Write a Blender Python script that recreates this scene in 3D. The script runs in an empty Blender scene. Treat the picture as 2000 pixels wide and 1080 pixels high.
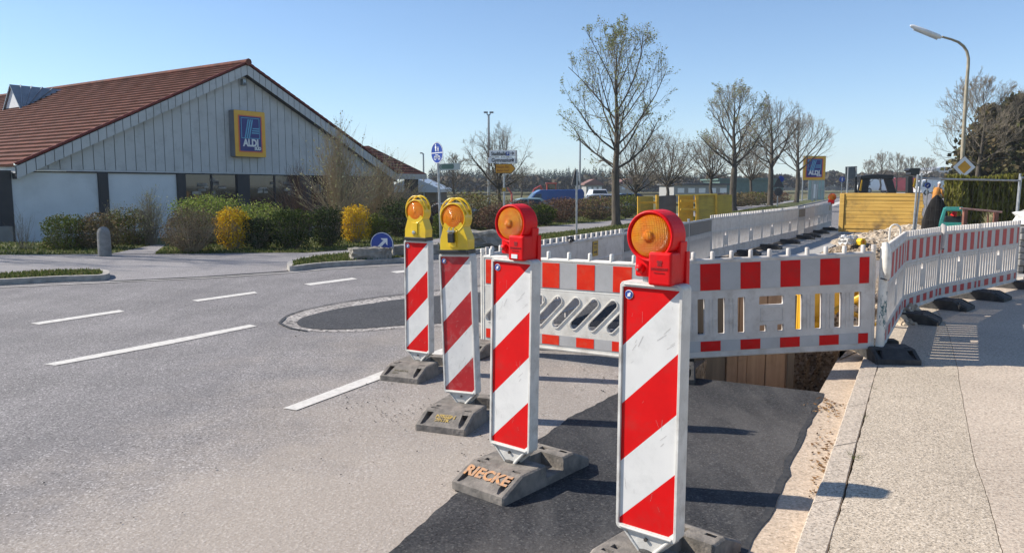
import bpy, bmesh, math, random
from mathutils import Vector, Matrix
from mathutils.geometry import tessellate_polygon
R = math.radians
scene = bpy.context.scene
COL = scene.collection

# ------------------------------------------------------------------ camera
F = 1500.0; PITCH = math.atan(175 / 1500.0); CAMH = 1.65
cam_d = bpy.data.cameras.new("camera"); cam = bpy.data.objects.new("camera", cam_d); COL.objects.link(cam)
cam.location = (0, 0, CAMH); cam.rotation_euler = (math.pi / 2 - PITCH, 0, 0)
cam_d.sensor_width = 36; cam_d.lens = 36 * F / 2000.0; cam_d.clip_start = 0.05; cam_d.clip_end = 6000
scene.camera = cam

# ------------------------------------------------------------------ light
SUN_DIR = Vector((-0.982, 0.187, 0)).normalized() * math.cos(R(37.5)) + Vector((0, 0, math.sin(R(37.5))))
world = bpy.data.worlds.new("World"); scene.world = world; world.use_nodes = True
wn = world.node_tree; bg = wn.nodes["Background"]
sky = wn.nodes.new("ShaderNodeTexSky"); sky.sky_type = 'NISHITA'; sky.sun_disc = False
sky.sun_elevation = R(37.5); sky.sun_rotation = math.atan2(SUN_DIR.x, SUN_DIR.y)
sky.air_density = 1.0; sky.dust_density = 0.3; sky.ozone_density = 2.0; sky.altitude = 900
tint = wn.nodes.new("ShaderNodeMixRGB"); tint.blend_type = 'MULTIPLY'; tint.inputs[0].default_value = 1.0; tint.inputs[2].default_value = (0.88, 0.97, 1.06, 1)
wn.links.new(sky.outputs[0], tint.inputs[1]); wn.links.new(tint.outputs[0], bg.inputs[0]); bg.inputs[1].default_value = 0.105
sun_d = bpy.data.lights.new("sun", 'SUN'); sun = bpy.data.objects.new("sun", sun_d); COL.objects.link(sun)
sun_d.energy = 5.0; sun_d.angle = R(0.5); sun_d.color = (1.0, 0.93, 0.83)
sun.rotation_euler = SUN_DIR.to_track_quat('Z', 'Y').to_euler()
scene.view_settings.view_transform = 'Standard'; scene.view_settings.look = 'None'
scene.view_settings.exposure = 0.58; scene.view_settings.gamma = 1; scene.view_settings.use_curve_mapping = False

# ------------------------------------------------------------------ pixel <-> world (photo pixels, 2000 x 1080)
CP, SP = math.cos(PITCH), math.sin(PITCH)
def ray(px, py):
    u = (px - 1000) / F; v = -(py - 540) / F
    return Vector((u, CP + v * SP, -SP + v * CP))
def G(px, py, z=0.0):
    d = ray(px, py); t = (z - CAMH) / d.z
    return Vector((d.x * t, d.y * t, z))
def V(px, py, Y):
    d = ray(px, py); t = Y / d.y
    return Vector((d.x * t, Y, CAMH + d.z * t))

# ------------------------------------------------------------------ tagging
def tag(o, label=None, cat=None, group=None, kind=None):
    if label: o["label"] = label
    if cat: o["category"] = cat
    if group: o["group"] = group
    if kind: o["kind"] = kind
    return o
def empty(name, loc=(0, 0, 0), rz=0.0, rot=None):
    o = bpy.data.objects.new(name, None); COL.objects.link(o)
    o.location = loc; o.rotation_euler = rot if rot else (0, 0, rz); o.empty_display_size = 0.2
    return o
def thing(name, label, cat, loc=(0, 0, 0), rz=0.0, group=None, rot=None):
    return tag(empty(name, loc, rz, rot), label, cat, group)
def copy_tree(o, parent=None):
    c = o.copy(); COL.objects.link(c); c.parent = parent
    for ch in o.children: copy_tree(ch, c)
    return c
def link(name, me, parent=None):
    o = bpy.data.objects.new(name, me); COL.objects.link(o); o.parent = parent
    return o

# ------------------------------------------------------------------ materials
MATS = {}
def nodes(name):
    m = bpy.data.materials.new(name); m.use_nodes = True
    nt = m.node_tree; return m, nt, nt.nodes["Principled BSDF"]
def mat(name, col, col2=None, scale=6.0, rough=0.6, metal=0.0, bump=0.0, bscale=40.0, dirt=None, dscale=3.0, damt=0.5, spec=0.5, coat=0.0, stretch=None, detail=4):
    """two-tone noise paint with optional dirt and bump"""
    if name in MATS: return MATS[name]
    m, nt, b = nodes(name); L = nt.links.new
    tc = nt.nodes.new("ShaderNodeTexCoord"); mp = nt.nodes.new("ShaderNodeMapping"); L(tc.outputs['Object'], mp.inputs[0])
    if stretch: mp.inputs['Scale'].default_value = stretch
    n = nt.nodes.new("ShaderNodeTexNoise"); n.inputs['Scale'].default_value = scale; n.inputs['Detail'].default_value = detail
    L(mp.outputs[0], n.inputs['Vector'])
    cr = nt.nodes.new("ShaderNodeValToRGB")
    c2 = col2 if col2 else tuple(c * 0.82 for c in col)
    cr.color_ramp.elements[0].position = 0.35; cr.color_ramp.elements[1].position = 0.65
    cr.color_ramp.elements[0].color = (*c2, 1); cr.color_ramp.elements[1].color = (*col, 1)
    L(n.outputs[0], cr.inputs[0]); out = cr.outputs[0]
    if dirt:
        n2 = nt.nodes.new("ShaderNodeTexNoise"); n2.inputs['Scale'].default_value = dscale; n2.inputs['Detail'].default_value = 8; n2.inputs['Roughness'].default_value = 0.7
        L(tc.outputs['Object'], n2.inputs['Vector'])
        mr = nt.nodes.new("ShaderNodeMapRange"); mr.inputs[1].default_value = 0.5; mr.inputs[2].default_value = 0.72; mr.inputs[4].default_value = damt
        L(n2.outputs[0], mr.inputs[0]); mx = nt.nodes.new("ShaderNodeMixRGB"); L(mr.outputs[0], mx.inputs[0]); L(out, mx.inputs[1])
        mx.inputs[2].default_value = (*dirt, 1); out = mx.outputs[0]
    L(out, b.inputs['Base Color']); b.inputs['Roughness'].default_value = rough; b.inputs['Metallic'].default_value = metal
    b.inputs['Specular IOR Level'].default_value = spec; b.inputs['Coat Weight'].default_value = coat
    if bump:
        n3 = nt.nodes.new("ShaderNodeTexNoise"); n3.inputs['Scale'].default_value = bscale; n3.inputs['Detail'].default_value = 5
        L(mp.outputs[0], n3.inputs['Vector']); bp = nt.nodes.new("ShaderNodeBump"); bp.inputs['Strength'].default_value = bump; bp.inputs['Distance'].default_value = 0.01
        L(n3.outputs[0], bp.inputs['Height']); L(bp.outputs[0], b.inputs['Normal'])
    MATS[name] = m; return m
def leafmat(name, cols, trans=0.25):
    """foliage: colour varies from leaf to leaf"""
    if name in MATS: return MATS[name]
    m, nt, b = nodes(name); L = nt.links.new
    g = nt.nodes.new("ShaderNodeNewGeometry"); cr = nt.nodes.new("ShaderNodeValToRGB")
    while len(cr.color_ramp.elements) < len(cols): cr.color_ramp.elements.new(0.5)
    for i, c in enumerate(cols):
        cr.color_ramp.elements[i].position = i / max(1, len(cols) - 1); cr.color_ramp.elements[i].color = (*c, 1)
    L(g.outputs['Random Per Island'], cr.inputs[0]); L(cr.outputs[0], b.inputs['Base Color'])
    b.inputs['Roughness'].default_value = 0.8; b.inputs['Specular IOR Level'].default_value = 0.105
    if trans:
        tr = nt.nodes.new("ShaderNodeBsdfTranslucent"); L(cr.outputs[0], tr.inputs[0]); mx = nt.nodes.new("ShaderNodeMixShader"); mx.inputs[0].default_value = trans
        L(b.outputs[0], mx.inputs[1]); L(tr.outputs[0], mx.inputs[2]); L(mx.outputs[0], nt.nodes["Material Output"].inputs[0])
    MATS[name] = m; return m

def stonemat(name, base, dark, light, cell, big=(0.9, 1.05), speck=0.5, rough=0.9, bump=0.5, dust=None, streak=None, cracks=0.0, wear=None):
    """ground surface made of grains: voronoi cells of size `cell` metres, with large soft tone drift"""
    m, nt, b = nodes(name); N = nt.nodes.new; L = nt.links.new
    tc = N("ShaderNodeTexCoord"); co = tc.outputs['Object']
    vo = N("ShaderNodeTexVoronoi"); vo.inputs['Scale'].default_value = 1 / cell; vo.feature = 'F1'; L(co, vo.inputs['Vector'])
    sep = N("ShaderNodeSeparateColor"); L(vo.outputs['Color'], sep.inputs[0])
    cr = N("ShaderNodeValToRGB"); e = cr.color_ramp.elements
    e[0].position = 0.0; e[0].color = (*dark, 1); e[1].position = 1.0; e[1].color = (*light, 1)
    a = e.new(0.5 - speck / 2); a.color = (*base, 1); a = e.new(0.5 + speck / 2); a.color = (*base, 1)
    L(sep.outputs[0], cr.inputs[0])
    fn = N("ShaderNodeTexNoise"); fn.inputs['Scale'].default_value = 1 / (cell * 2.2); fn.inputs['Detail'].default_value = 3; L(co, fn.inputs['Vector'])
    r1 = N("ShaderNodeMapRange"); r1.inputs[1].default_value = 0.3; r1.inputs[2].default_value = 0.7; r1.inputs[3].default_value = 0.78; r1.inputs[4].default_value = 1.18; L(fn.outputs[0], r1.inputs[0])
    bn = N("ShaderNodeTexNoise"); bn.inputs['Scale'].default_value = 0.9; bn.inputs['Detail'].default_value = 7; bn.inputs['Roughness'].default_value = 0.62; L(co, bn.inputs['Vector'])
    r2 = N("ShaderNodeMapRange"); r2.inputs[1].default_value = 0.3; r2.inputs[2].default_value = 0.7; r2.inputs[3].default_value = big[0]; r2.inputs[4].default_value = big[1]; L(bn.outputs[0], r2.inputs[0])
    mu = N("ShaderNodeMath"); mu.operation = 'MULTIPLY'; L(r1.outputs[0], mu.inputs[0]); L(r2.outputs[0], mu.inputs[1])
    mx = N("ShaderNodeMixRGB"); mx.blend_type = 'MULTIPLY'; mx.inputs[0].default_value = 1; L(cr.outputs[0], mx.inputs[1]); L(mu.outputs[0], mx.inputs[2]); out = mx.outputs[0]
    if streak:      # long soft traces along a direction (tyres, dried run-off): (rotation, colour, amount)
        mp = N("ShaderNodeMapping"); mp.inputs['Rotation'].default_value = (0, 0, streak[0]); mp.inputs['Scale'].default_value = streak[3] if len(streak) > 3 else (1.6, 0.1, 1); L(co, mp.inputs[0])
        sn = N("ShaderNodeTexNoise"); sn.inputs['Scale'].default_value = 1.6; sn.inputs['Detail'].default_value = 7; sn.inputs['Roughness'].default_value = 0.6; L(mp.outputs[0], sn.inputs['Vector'])
        sr = N("ShaderNodeMapRange"); sr.inputs[1].default_value = 0.45; sr.inputs[2].default_value = 0.72; sr.inputs[4].default_value = streak[2]; L(sn.outputs[0], sr.inputs[0])
        m2 = N("ShaderNodeMixRGB"); L(sr.outputs[0], m2.inputs[0]); L(out, m2.inputs[1]); m2.inputs[2].default_value = (*streak[1], 1); out = m2.outputs[0]
    if dust:        # spilled sand around the works: list of (centre x, y, rx, ry, rot, amount), colour
        acc = None
        dn = N("ShaderNodeTexNoise"); dn.inputs['Scale'].default_value = 1.3; dn.inputs['Detail'].default_value = 9; dn.inputs['Roughness'].default_value = 0.72; L(co, dn.inputs['Vector'])
        for (cx, cy, rx, ry, rot, am) in dust[0]:
            mp = N("ShaderNodeMapping"); mp.vector_type = 'TEXTURE'; mp.inputs['Location'].default_value = (cx, cy, 0); mp.inputs['Rotation'].default_value = (0, 0, rot); mp.inputs['Scale'].default_value = (rx, ry, 1); L(co, mp.inputs[0])
            ln = N("ShaderNodeVectorMath"); ln.operation = 'LENGTH'; L(mp.outputs[0], ln.inputs[0])
            ad = N("ShaderNodeMath"); ad.operation = 'MULTIPLY_ADD'; L(dn.outputs[0], ad.inputs[0]); ad.inputs[1].default_value = 1.3; L(ln.outputs['Value'], ad.inputs[2])
            r = N("ShaderNodeMapRange"); r.interpolation_type = 'SMOOTHSTEP'; r.inputs[1].default_value = 1.9; r.inputs[2].default_value = 1.0; r.inputs[3].default_value = 0; r.inputs[4].default_value = am; L(ad.outputs[0], r.inputs[0])
            if acc is None: acc = r.outputs[0]
            else:
                mm = N("ShaderNodeMath"); mm.operation = 'MAXIMUM'; L(acc, mm.inputs[0]); L(r.outputs[0], mm.inputs[1]); acc = mm.outputs[0]
        m3 = N("ShaderNodeMixRGB"); L(acc, m3.inputs[0]); L(out, m3.inputs[1]); m3.inputs[2].default_value = (*dust[1], 1); out = m3.outputs[0]
    if wear:        # darker grain pits in the fine texture
        pass
    if cracks:
        cv = N("ShaderNodeTexVoronoi"); cv.feature = 'DISTANCE_TO_EDGE'; cv.inputs['Scale'].default_value = 0.23
        cn = N("ShaderNodeTexNoise"); cn.inputs['Scale'].default_value = 1.1; cn.inputs['Detail'].default_value = 6; L(co, cn.inputs['Vector'])
        cm = N("ShaderNodeMixRGB"); cm.inputs[0].default_value = 0.35; L(co, cm.inputs[1]); L(cn.outputs['Color'], cm.inputs[2]); L(cm.outputs[0], cv.inputs['Vector'])
        r = N("ShaderNodeMapRange"); r.inputs[1].default_value = 0.0; r.inputs[2].default_value = 0.0035; r.inputs[3].default_value = cracks; r.inputs[4].default_value = 0; L(cv.outputs['Distance'], r.inputs[0])
        m4 = N("ShaderNodeMixRGB"); L(r.outputs[0], m4.inputs[0]); L(out, m4.inputs[1]); m4.inputs[2].default_value = tuple(c * 0.45 for c in base) + (1,); out = m4.outputs[0]
    L(out, b.inputs['Base Color']); b.inputs['Roughness'].default_value = rough; b.inputs['Specular IOR Level'].default_value = 0.3
    if bump:
        ad = N("ShaderNodeMath"); ad.operation = 'ADD'; L(sep.outputs[0], ad.inputs[0]); L(fn.outputs[0], ad.inputs[1])
        bp = N("ShaderNodeBump"); bp.inputs['Strength'].default_value = bump; bp.inputs['Distance'].default_value = cell * 0.6
        L(ad.outputs[0], bp.inputs['Height']); L(bp.outputs[0], b.inputs['Normal'])
    MATS[name] = m; return m

# ------------------------------------------------------------------ mesh builder
class MB:
    def __init__(s): s.v = []; s.f = []; s.m = []
    def add(s, vs, fs, mi=0, M=None):
        o = len(s.v)
        if M is not None: vs = [M @ Vector(v) for v in vs]
        s.v.extend([tuple(v) for v in vs])
        for f in fs: s.f.append(tuple(i + o for i in f)); s.m.append(mi)
        return s
    def box(s, x0, x1, y0, y1, z0, z1, mi=0, M=None):
        if x0 > x1: x0, x1 = x1, x0
        if y0 > y1: y0, y1 = y1, y0
        if z0 > z1: z0, z1 = z1, z0
        return s.add([(x0, y0, z0), (x1, y0, z0), (x1, y1, z0), (x0, y1, z0), (x0, y0, z1), (x1, y0, z1), (x1, y1, z1), (x0, y1, z1)],
                     [(0, 3, 2, 1), (4, 5, 6, 7), (0, 1, 5, 4), (1, 2, 6, 5), (2, 3, 7, 6), (3, 0, 4, 7)], mi, M)
    def tube(s, pts, rad, n=6, mi=0, cap=True, M=None):
        pts = [Vector(p) for p in pts]
        if not isinstance(rad, (list, tuple)): rad = [rad] * len(pts)
        vs = []; fs = []; K = len(pts); ref = None
        for i, p in enumerate(pts):
            d = (pts[min(i + 1, K - 1)] - pts[max(i - 1, 0)])
            if d.length < 1e-9: d = Vector((0, 0, 1))
            d.normalize()
            if ref is None or abs(ref.dot(d)) > 0.98: ref = Vector((1, 0, 0)) if abs(d.x) < 0.8 else Vector((0, 1, 0))
            a = (ref - d * ref.dot(d)).normalized(); ref = a; b2 = d.cross(a)
            for k in range(n):
                t = 2 * math.pi * k / n; vs.append(p + (a * math.cos(t) + b2 * math.sin(t)) * rad[i])
        for i in range(K - 1):
            for k in range(n):
                k2 = (k + 1) % n; fs.append((i * n + k, i * n + k2, (i + 1) * n + k2, (i + 1) * n + k))
        if cap: fs.append(tuple(range(n - 1, -1, -1))); fs.append(tuple((K - 1) * n + k for k in range(n)))
        return s.add(vs, fs, mi, M)
    def lathe(s, prof, n=24, mi=0, M=None, axis='z'):
        """profile of (radius, height)"""
        vs = []; fs = []
        for (r, h) in prof:
            for k in range(n):
                t = 2 * math.pi * k / n
                if axis == 'z': vs.append((r * math.cos(t), r * math.sin(t), h))
                else: vs.append((r * math.cos(t), h, r * math.sin(t)))
        K = len(prof)
        for i in range(K - 1):
            for k in range(n):
                k2 = (k + 1) % n
                q = (i * n + k, i * n + k2, (i + 1) * n + k2, (i + 1) * n + k)
                fs.append(q if axis == 'z' else q[::-1])
        a = tuple(range(n - 1, -1, -1)); c = tuple((K - 1) * n + k for k in range(n))
        fs.append(a if axis == 'z' else a[::-1]); fs.append(c if axis == 'z' else c[::-1])
        return s.add(vs, fs, mi, M)
    def plate(s, outer, holes=(), y0=0.0, y1=0.02, mi=0, M=None):
        """polygon in the XZ plane (with holes) given thickness along Y"""
        loops = [outer] + list(holes); P = [[Vector((a, b, 0)) for a, b in l] for l in loops]
        tris = tessellate_polygon(P); flat = [q for l in loops for q in l]; n = len(flat)
        vs = [(a, y0, b) for a, b in flat] + [(a, y1, b) for a, b in flat]; fs = []
        for t in tris:
            a, b, c = [Vector(flat[i]) for i in t]
            cr = (b - a).x * (c - a).y - (b - a).y * (c - a).x
            t = t if cr > 0 else t[::-1]
            fs.append(tuple(t)); fs.append(tuple(i + n for i in t[::-1]))
        o = 0
        for li, l in enumerate(loops):
            k = len(l); area = sum(l[i][0] * l[(i + 1) % k][1] - l[(i + 1) % k][0] * l[i][1] for i in range(k))
            ccw = area > 0
            for i in range(k):
                j = (i + 1) % k; q = (o + i, o + i + n, o + j + n, o + j)
                if (li == 0) != ccw: q = q[::-1]
                fs.append(q)
            o += k
        return s.add(vs, fs, mi, M)
    def prism(s, poly, z0, z1, holes=(), mi=0, M=None):
        """polygon in XY given thickness along Z"""
        Q = Matrix(((1, 0, 0, 0), (0, 0, -1, 0), (0, 1, 0, 0), (0, 0, 0, 1))).inverted()
        # plate uses (x, y, z=b): map (x, y, z) -> (x, z, -y)... use direct construction instead
        t = MB(); t.plate(poly, holes, 0.0, 1.0)
        vs = [(x, zz, z0 + (z1 - z0) * (1 - yy)) for (x, yy, zz) in t.v]
        return s.add(vs, t.f, mi, M)
    def sheet(s, poly, z, holes=(), mi=0):
        loops = [poly] + list(holes); P = [[Vector((a[0], a[1], 0)) for a in l] for l in loops]
        tris = tessellate_polygon(P); flat = [q for l in loops for q in l]; fs = []
        for t in tris:
            a, b, c = [Vector(flat[i][:2]) for i in t]
            cr = (b - a).x * (c - a).y - (b - a).y * (c - a).x
            fs.append(tuple(t) if cr > 0 else tuple(t[::-1]))
        return s.add([(q[0], q[1], z) for q in flat], fs, mi)
    def mesh(s, name, mats, smooth=False):
        me = bpy.data.meshes.new(name); me.from_pydata(s.v, [], s.f)
        for m in (mats if isinstance(mats, (list, tuple)) else [mats]): me.materials.append(m)
        if any(s.m): me.polygons.foreach_set("material_index", s.m)
        if smooth: me.polygons.foreach_set("use_smooth", [True] * len(s.f))
        me.update(); return me
    def build(s, name, mats, parent=None, smooth=False, bevel=0, seg=2, loc=None):
        o = link(name, s.mesh(name, mats, smooth), parent)
        if loc is not None: o.location = loc
        if bevel:
            b = o.modifiers.new("bevel", 'BEVEL'); b.width = bevel; b.segments = seg; b.limit_method = 'ANGLE'; b.angle_limit = R(35)
        return o
def smooth_angle(o, a=40):
    me = o.data; me.polygons.foreach_set("use_smooth", [True] * len(me.polygons))
    m = o.modifiers.new("edges", 'EDGE_SPLIT'); m.split_angle = R(a)
    return o
def circle(cx, cz, r, n=24, a0=0.0, a1=2 * math.pi, full=True):
    k = n if full else n - 1
    return [(cx + r * math.cos(a0 + (a1 - a0) * i / k), cz + r * math.sin(a0 + (a1 - a0) * i / k)) for i in range(n)]
def rrect(x0, x1, z0, z1, r, n=4):
    out = []
    for cx, cz, a in ((x1 - r, z0 + r, -90), (x1 - r, z1 - r, 0), (x0 + r, z1 - r, 90), (x0 + r, z0 + r, 180)):
        for i in range(n + 1):
            t = R(a + 90 * i / n); out.append((cx + r * math.cos(t), cz + r * math.sin(t)))
    return out
def text(name, body, size, m, parent, loc, rot=(math.pi / 2, 0, 0), bold=0.0, ext=0.002, sx=1.0, align='CENTER'):
    c = bpy.data.curves.new(name, 'FONT'); c.body = body; c.size = size; c.extrude = ext; c.offset = bold
    c.align_x = align; c.align_y = 'CENTER'; c.resolution_u = 3
    o = bpy.data.objects.new(name, c); COL.objects.link(o)
    dg = bpy.context.evaluated_depsgraph_get(); me = bpy.data.meshes.new_from_object(o.evaluated_get(dg))
    bpy.data.objects.remove(o); me.materials.clear(); me.materials.append(m); me.name = name
    t = link(name, me, parent); t.location = loc; t.rotation_euler = rot; t.scale = (sx, 1, 1)
    return t

# ------------------------------------------------------------------ ground materials
M_ASPH = stonemat("old_asphalt", (0.222, 0.207, 0.203), (0.07, 0.064, 0.063), (0.48, 0.455, 0.44), 0.0095, (0.80, 1.14), 0.55, 0.85, 0.8,
                  dust=([(-0.3, 3.4, 2.4, 3.0, R(-35), 0.58), (0.2, 5.0, 2.6, 3.0, R(-30), 0.42), (3.3, 14, 3.4, 9, R(-28), 0.5)], (0.46, 0.39, 0.315)),
                  streak=(R(-62), (0.145, 0.137, 0.138), 0.5))
M_PATH = stonemat("path_asphalt", (0.255, 0.24, 0.238), (0.14, 0.13, 0.13), (0.38, 0.36, 0.35), 0.012, (0.85, 1.1), 0.6, 0.9, 0.4)
M_NEW = stonemat("fresh_asphalt", (0.032, 0.032, 0.034), (0.012, 0.012, 0.013), (0.085, 0.083, 0.08), 0.009, (0.72, 1.4), 0.55, 0.8, 0.8,
                 dust=([(0.2, 2.6, 1.1, 0.8, 0.3, 0.28), (1.9, 4.6, 0.9, 1.2, 0, 0.15)], (0.25, 0.22, 0.19)), streak=(R(80), (0.12, 0.115, 0.11), 0.42, (3.2, 0.9, 1)))
M_NEW2 = stonemat("rolled_asphalt", (0.05, 0.05, 0.054), (0.02, 0.02, 0.02), (0.11, 0.11, 0.11), 0.012, (0.85, 1.15), 0.55, 0.85, 0.5)
M_RIM = stonemat("milled_asphalt_edge", (0.33, 0.30, 0.28), (0.05, 0.05, 0.05), (0.5, 0.47, 0.43), 0.03, (0.7, 1.2), 0.35, 0.9, 1.0)
M_GUT = stonemat("gutter_concrete", (0.50, 0.395, 0.295), (0.32, 0.25, 0.18), (0.60, 0.50, 0.40), 0.009, (0.82, 1.1), 0.65, 0.9, 0.3)
M_KERB = stonemat("kerb_granite", (0.48, 0.40, 0.315), (0.24, 0.20, 0.16), (0.60, 0.52, 0.43), 0.008, (0.85, 1.1), 0.45, 0.85, 0.5)
M_WALK = stonemat("exposed_aggregate", (0.50, 0.415, 0.315), (0.21, 0.175, 0.135), (0.66, 0.57, 0.46), 0.0068, (0.88, 1.07), 0.40, 0.85, 0.8)
M_WALK2 = stonemat("worn_pavement", (0.50, 0.41, 0.32), (0.30, 0.24, 0.19), (0.60, 0.52, 0.42), 0.009, (0.88, 1.08), 0.5, 0.9, 0.5)
M_SOIL = stonemat("bare_soil", (0.33, 0.25, 0.17), (0.1, 0.075, 0.05), (0.5, 0.42, 0.33), 0.03, (0.7, 1.2), 0.35, 1.0, 1.0)
M_SAND = stonemat("gravelly_sand", (0.46, 0.37, 0.27), (0.16, 0.12, 0.08), (0.62, 0.55, 0.45), 0.05, (0.7, 1.15), 0.35, 1.0, 1.0)
M_PLATE = stonemat("pale_concrete", (0.40, 0.38, 0.35), (0.25, 0.24, 0.22), (0.5, 0.48, 0.45), 0.014, (0.85, 1.1), 0.6, 0.9, 0.3)
M_LINE = mat("road_paint", (0.66, 0.63, 0.58), (0.55, 0.52, 0.47), 14, 0.7, bump=0.3, bscale=120, dirt=(0.33, 0.3, 0.28), dscale=11, damt=0.75)
M_GRASSG = stonemat("grass_ground", (0.10, 0.115, 0.035), (0.05, 0.055, 0.02), (0.20, 0.18, 0.08), 0.04, (0.6, 1.4), 0.4, 1.0, 1.0)

def field_material():
    m, nt, b = nodes("fields"); N = nt.nodes.new; L = nt.links.new
    tc = N("ShaderNodeTexCoord"); mp = N("ShaderNodeMapping"); mp.inputs['Scale'].default_value = (0.012, 0.05, 1); L(tc.outputs['Object'], mp.inputs[0])
    n = N("ShaderNodeTexNoise"); n.inputs['Scale'].default_value = 1.0; n.inputs['Detail'].default_value = 6; L(mp.outputs[0], n.inputs['Vector'])
    cr = N("ShaderNodeValToRGB"); e = cr.color_ramp.elements
    e[0].position = 0.3; e[0].color = (0.085, 0.085, 0.03, 1); e[1].position = 0.7; e[1].color = (0.15, 0.115, 0.07, 1)
    x = e.new(0.5); x.color = (0.12, 0.12, 0.05, 1)
    L(n.outputs[0], cr.inputs[0]); n2 = N("ShaderNodeTexNoise"); n2.inputs['Scale'].default_value = 2.0; n2.inputs['Detail'].default_value = 8; L(tc.outputs['Object'], n2.inputs['Vector'])
    mx = N("ShaderNodeMixRGB"); mx.blend_type = 'MULTIPLY'; mx.inputs[0].default_value = 0.7; L(cr.outputs[0], mx.inputs[1])
    r = N("ShaderNodeMapRange"); r.inputs[1].default_value = 0.3; r.inputs[2].default_value = 0.7; r.inputs[3].default_value = 0.6; r.inputs[4].default_value = 1.4; L(n2.outputs[0], r.inputs[0]); L(r.outputs[0], mx.inputs[2])
    L(mx.outputs[0], b.inputs['Base Color']); b.inputs['Roughness'].default_value = 1; b.inputs['Specular IOR Level'].default_value = 0.1
    return m
M_FIELD = field_material()

# ------------------------------------------------------------------ terrain
def ss(a, b, x):
    t = max(0.0, min(1.0, (x - a) / (b - a))); return t * t * (3 - 2 * t)
def terrain_h(x, y):
    q = -0.883 * x + 0.47 * y
    h = -0.05 - 0.40 * ss(16, 24, q) - 0.9 * ss(44, 58, y) * ss(13, 21, q) * (1 - ss(110, 220, y))
    return h
def axis(lo, hi, core0, core1, step, grow=1.25):
    a = [core0]; s = step
    while a[-1] < core1: a.append(a[-1] + step)
    while a[-1] < hi: s *= grow; a.append(a[-1] + s)
    s = step
    while a[0] > lo: s *= grow; a.insert(0, a[0] - s)
    return a
xs = axis(-3000, 3000, -30, 40, 1.5); ys = axis(-60, 4500, -6, 70, 1.5)
t = MB(); vs = [(x, y, terrain_h(x, y)) for y in ys for x in xs]; fs = []
nx = len(xs)
for j in range(len(ys) - 1):
    for i in range(nx - 1):
        cx = (xs[i] + xs[i + 1]) / 2; cy = (ys[j] + ys[j + 1]) / 2
        if 0.0 < cx < 6.2 and 4.6 < cy < 14: continue
        fs.append((j * nx + i, j * nx + i + 1, (j + 1) * nx + i + 1, (j + 1) * nx + i))
t.add(vs, fs); tag(t.build("ground", M_FIELD), kind="structure")

# ------------------------------------------------------------------ pit outline and road sheet
UD = Vector((0.47, 0.883, 0)).normalized()
pLF = G(1335, 738); pRF = G(1600, 768); pR2 = G(1634, 706); pR3 = pR2 + UD * 5.2; pLB = pLF + UD * 6.2
PIT = [pLF, pRF, pR2, pR3, pLB]
def xy(ps): return [(p[0], p[1]) for p in ps]
road = [(-60, -12), (3.9, -12), (3.9, 1)] + xy([G(1640, 800), G(1700, 640)]) + [(6.8, 14), (11, 22), (16, 30), (26, 46), (60, 105), (120, 220), (112, 226), (52, 112)] + \
       xy([G(1600, 386), G(1440, 404), G(1220, 428), G(1050, 443), G(880, 462), G(740, 484), G(600, 494), G(300, 492), G(0, 498), G(-350, 505)]) + [(-60, 16)]
s = MB(); s.sheet(road, 0.0, [xy(PIT)]); tag(s.build("road", M_ASPH), kind="structure")
# trench walls and floor
w = MB(); D = -1.9
for i in range(5):
    a = PIT[i]; b = PIT[(i + 1) % 5]; n = 14
    for k in range(n):
        for j in range(8):
            p0 = a.lerp(b, k / n); p1 = a.lerp(b, (k + 1) / n)
            nrm = Vector((-(b - a).y, (b - a).x, 0)).normalized()
            def jit(p, j, kk):
                random.seed(int(i * 977 + kk * 131 + j * 17)); o = 0 if (j == 0) else random.uniform(-0.05, 0.05)
                return (p.x - nrm.x * o, p.y - nrm.y * o, D * j / 8)
            w.add([jit(p0, j, k), jit(p1, j, k + 1), jit(p1, j + 1, k + 1), jit(p0, j + 1, k)], [(0, 1, 2, 3)])
w.sheet(xy(PIT), D)
tag(w.build("trench_earth", M_SOIL), kind="structure")

# driveway + foot and cycle path
s = MB()
s.sheet(xy([G(-350, 548), G(0, 545), G(200, 538), G(214, 549), G(400, 540), G(562, 529), G(560, 519), G(590, 511), G(690, 500), G(760, 492), G(900, 478), G(1063, 461), G(1225, 441), G(1440, 414), G(1604, 388), G(1600, 386.5), G(1440, 405), G(1220, 430), G(1047, 445), G(880, 463), G(740, 485), G(600, 494.5), G(420, 496), G(300, 497), G(215, 497), G(0, 499), G(-350, 508)]), 0.004)
s.sheet(xy([G(216, 496.5), G(299, 496.5), G(322, 479), G(306, 477.5)]), 0.006)
tag(s.build("footpath", M_PATH), kind="structure")

# dark tar seams where driveway meets road
def ribbon(pts, wdt, z, name, m, jitter=0.0):
    random.seed(5); r = MB(); P = [Vector((p[0], p[1], 0)) for p in pts]; Q = []
    for i in range(len(P) - 1):
        n = max(1, int((P[i + 1] - P[i]).length / 0.12))
        for k in range(n): Q.append(P[i].lerp(P[i + 1], k / n))
    Q.append(P[-1]); vs = []
    for i, p in enumerate(Q):
        d = (Q[min(i + 1, len(Q) - 1)] - Q[max(0, i - 1)]).normalized(); nn = Vector((-d.y, d.x, 0))
        o = random.uniform(-jitter, jitter); ww = wdt * (1 + random.uniform(-0.3, 0.3) * (jitter > 0))
        a = p + nn * (o + ww / 2); b = p + nn * (o - ww / 2); vs += [(a.x, a.y, z), (b.x, b.y, z)]
    r.add(vs, [(2 * i + 1, 2 * i + 3, 2 * i + 2, 2 * i) for i in range(len(Q) - 1)])
    return r, name, m
M_TAR = mat("tar_joint", (0.025, 0.025, 0.026), (0.05, 0.048, 0.045), 30, 0.7)
M_PALE = mat("pale_cement_line", (0.42, 0.40, 0.37), (0.30, 0.28, 0.26), 20, 0.9)
r = MB()
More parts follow.
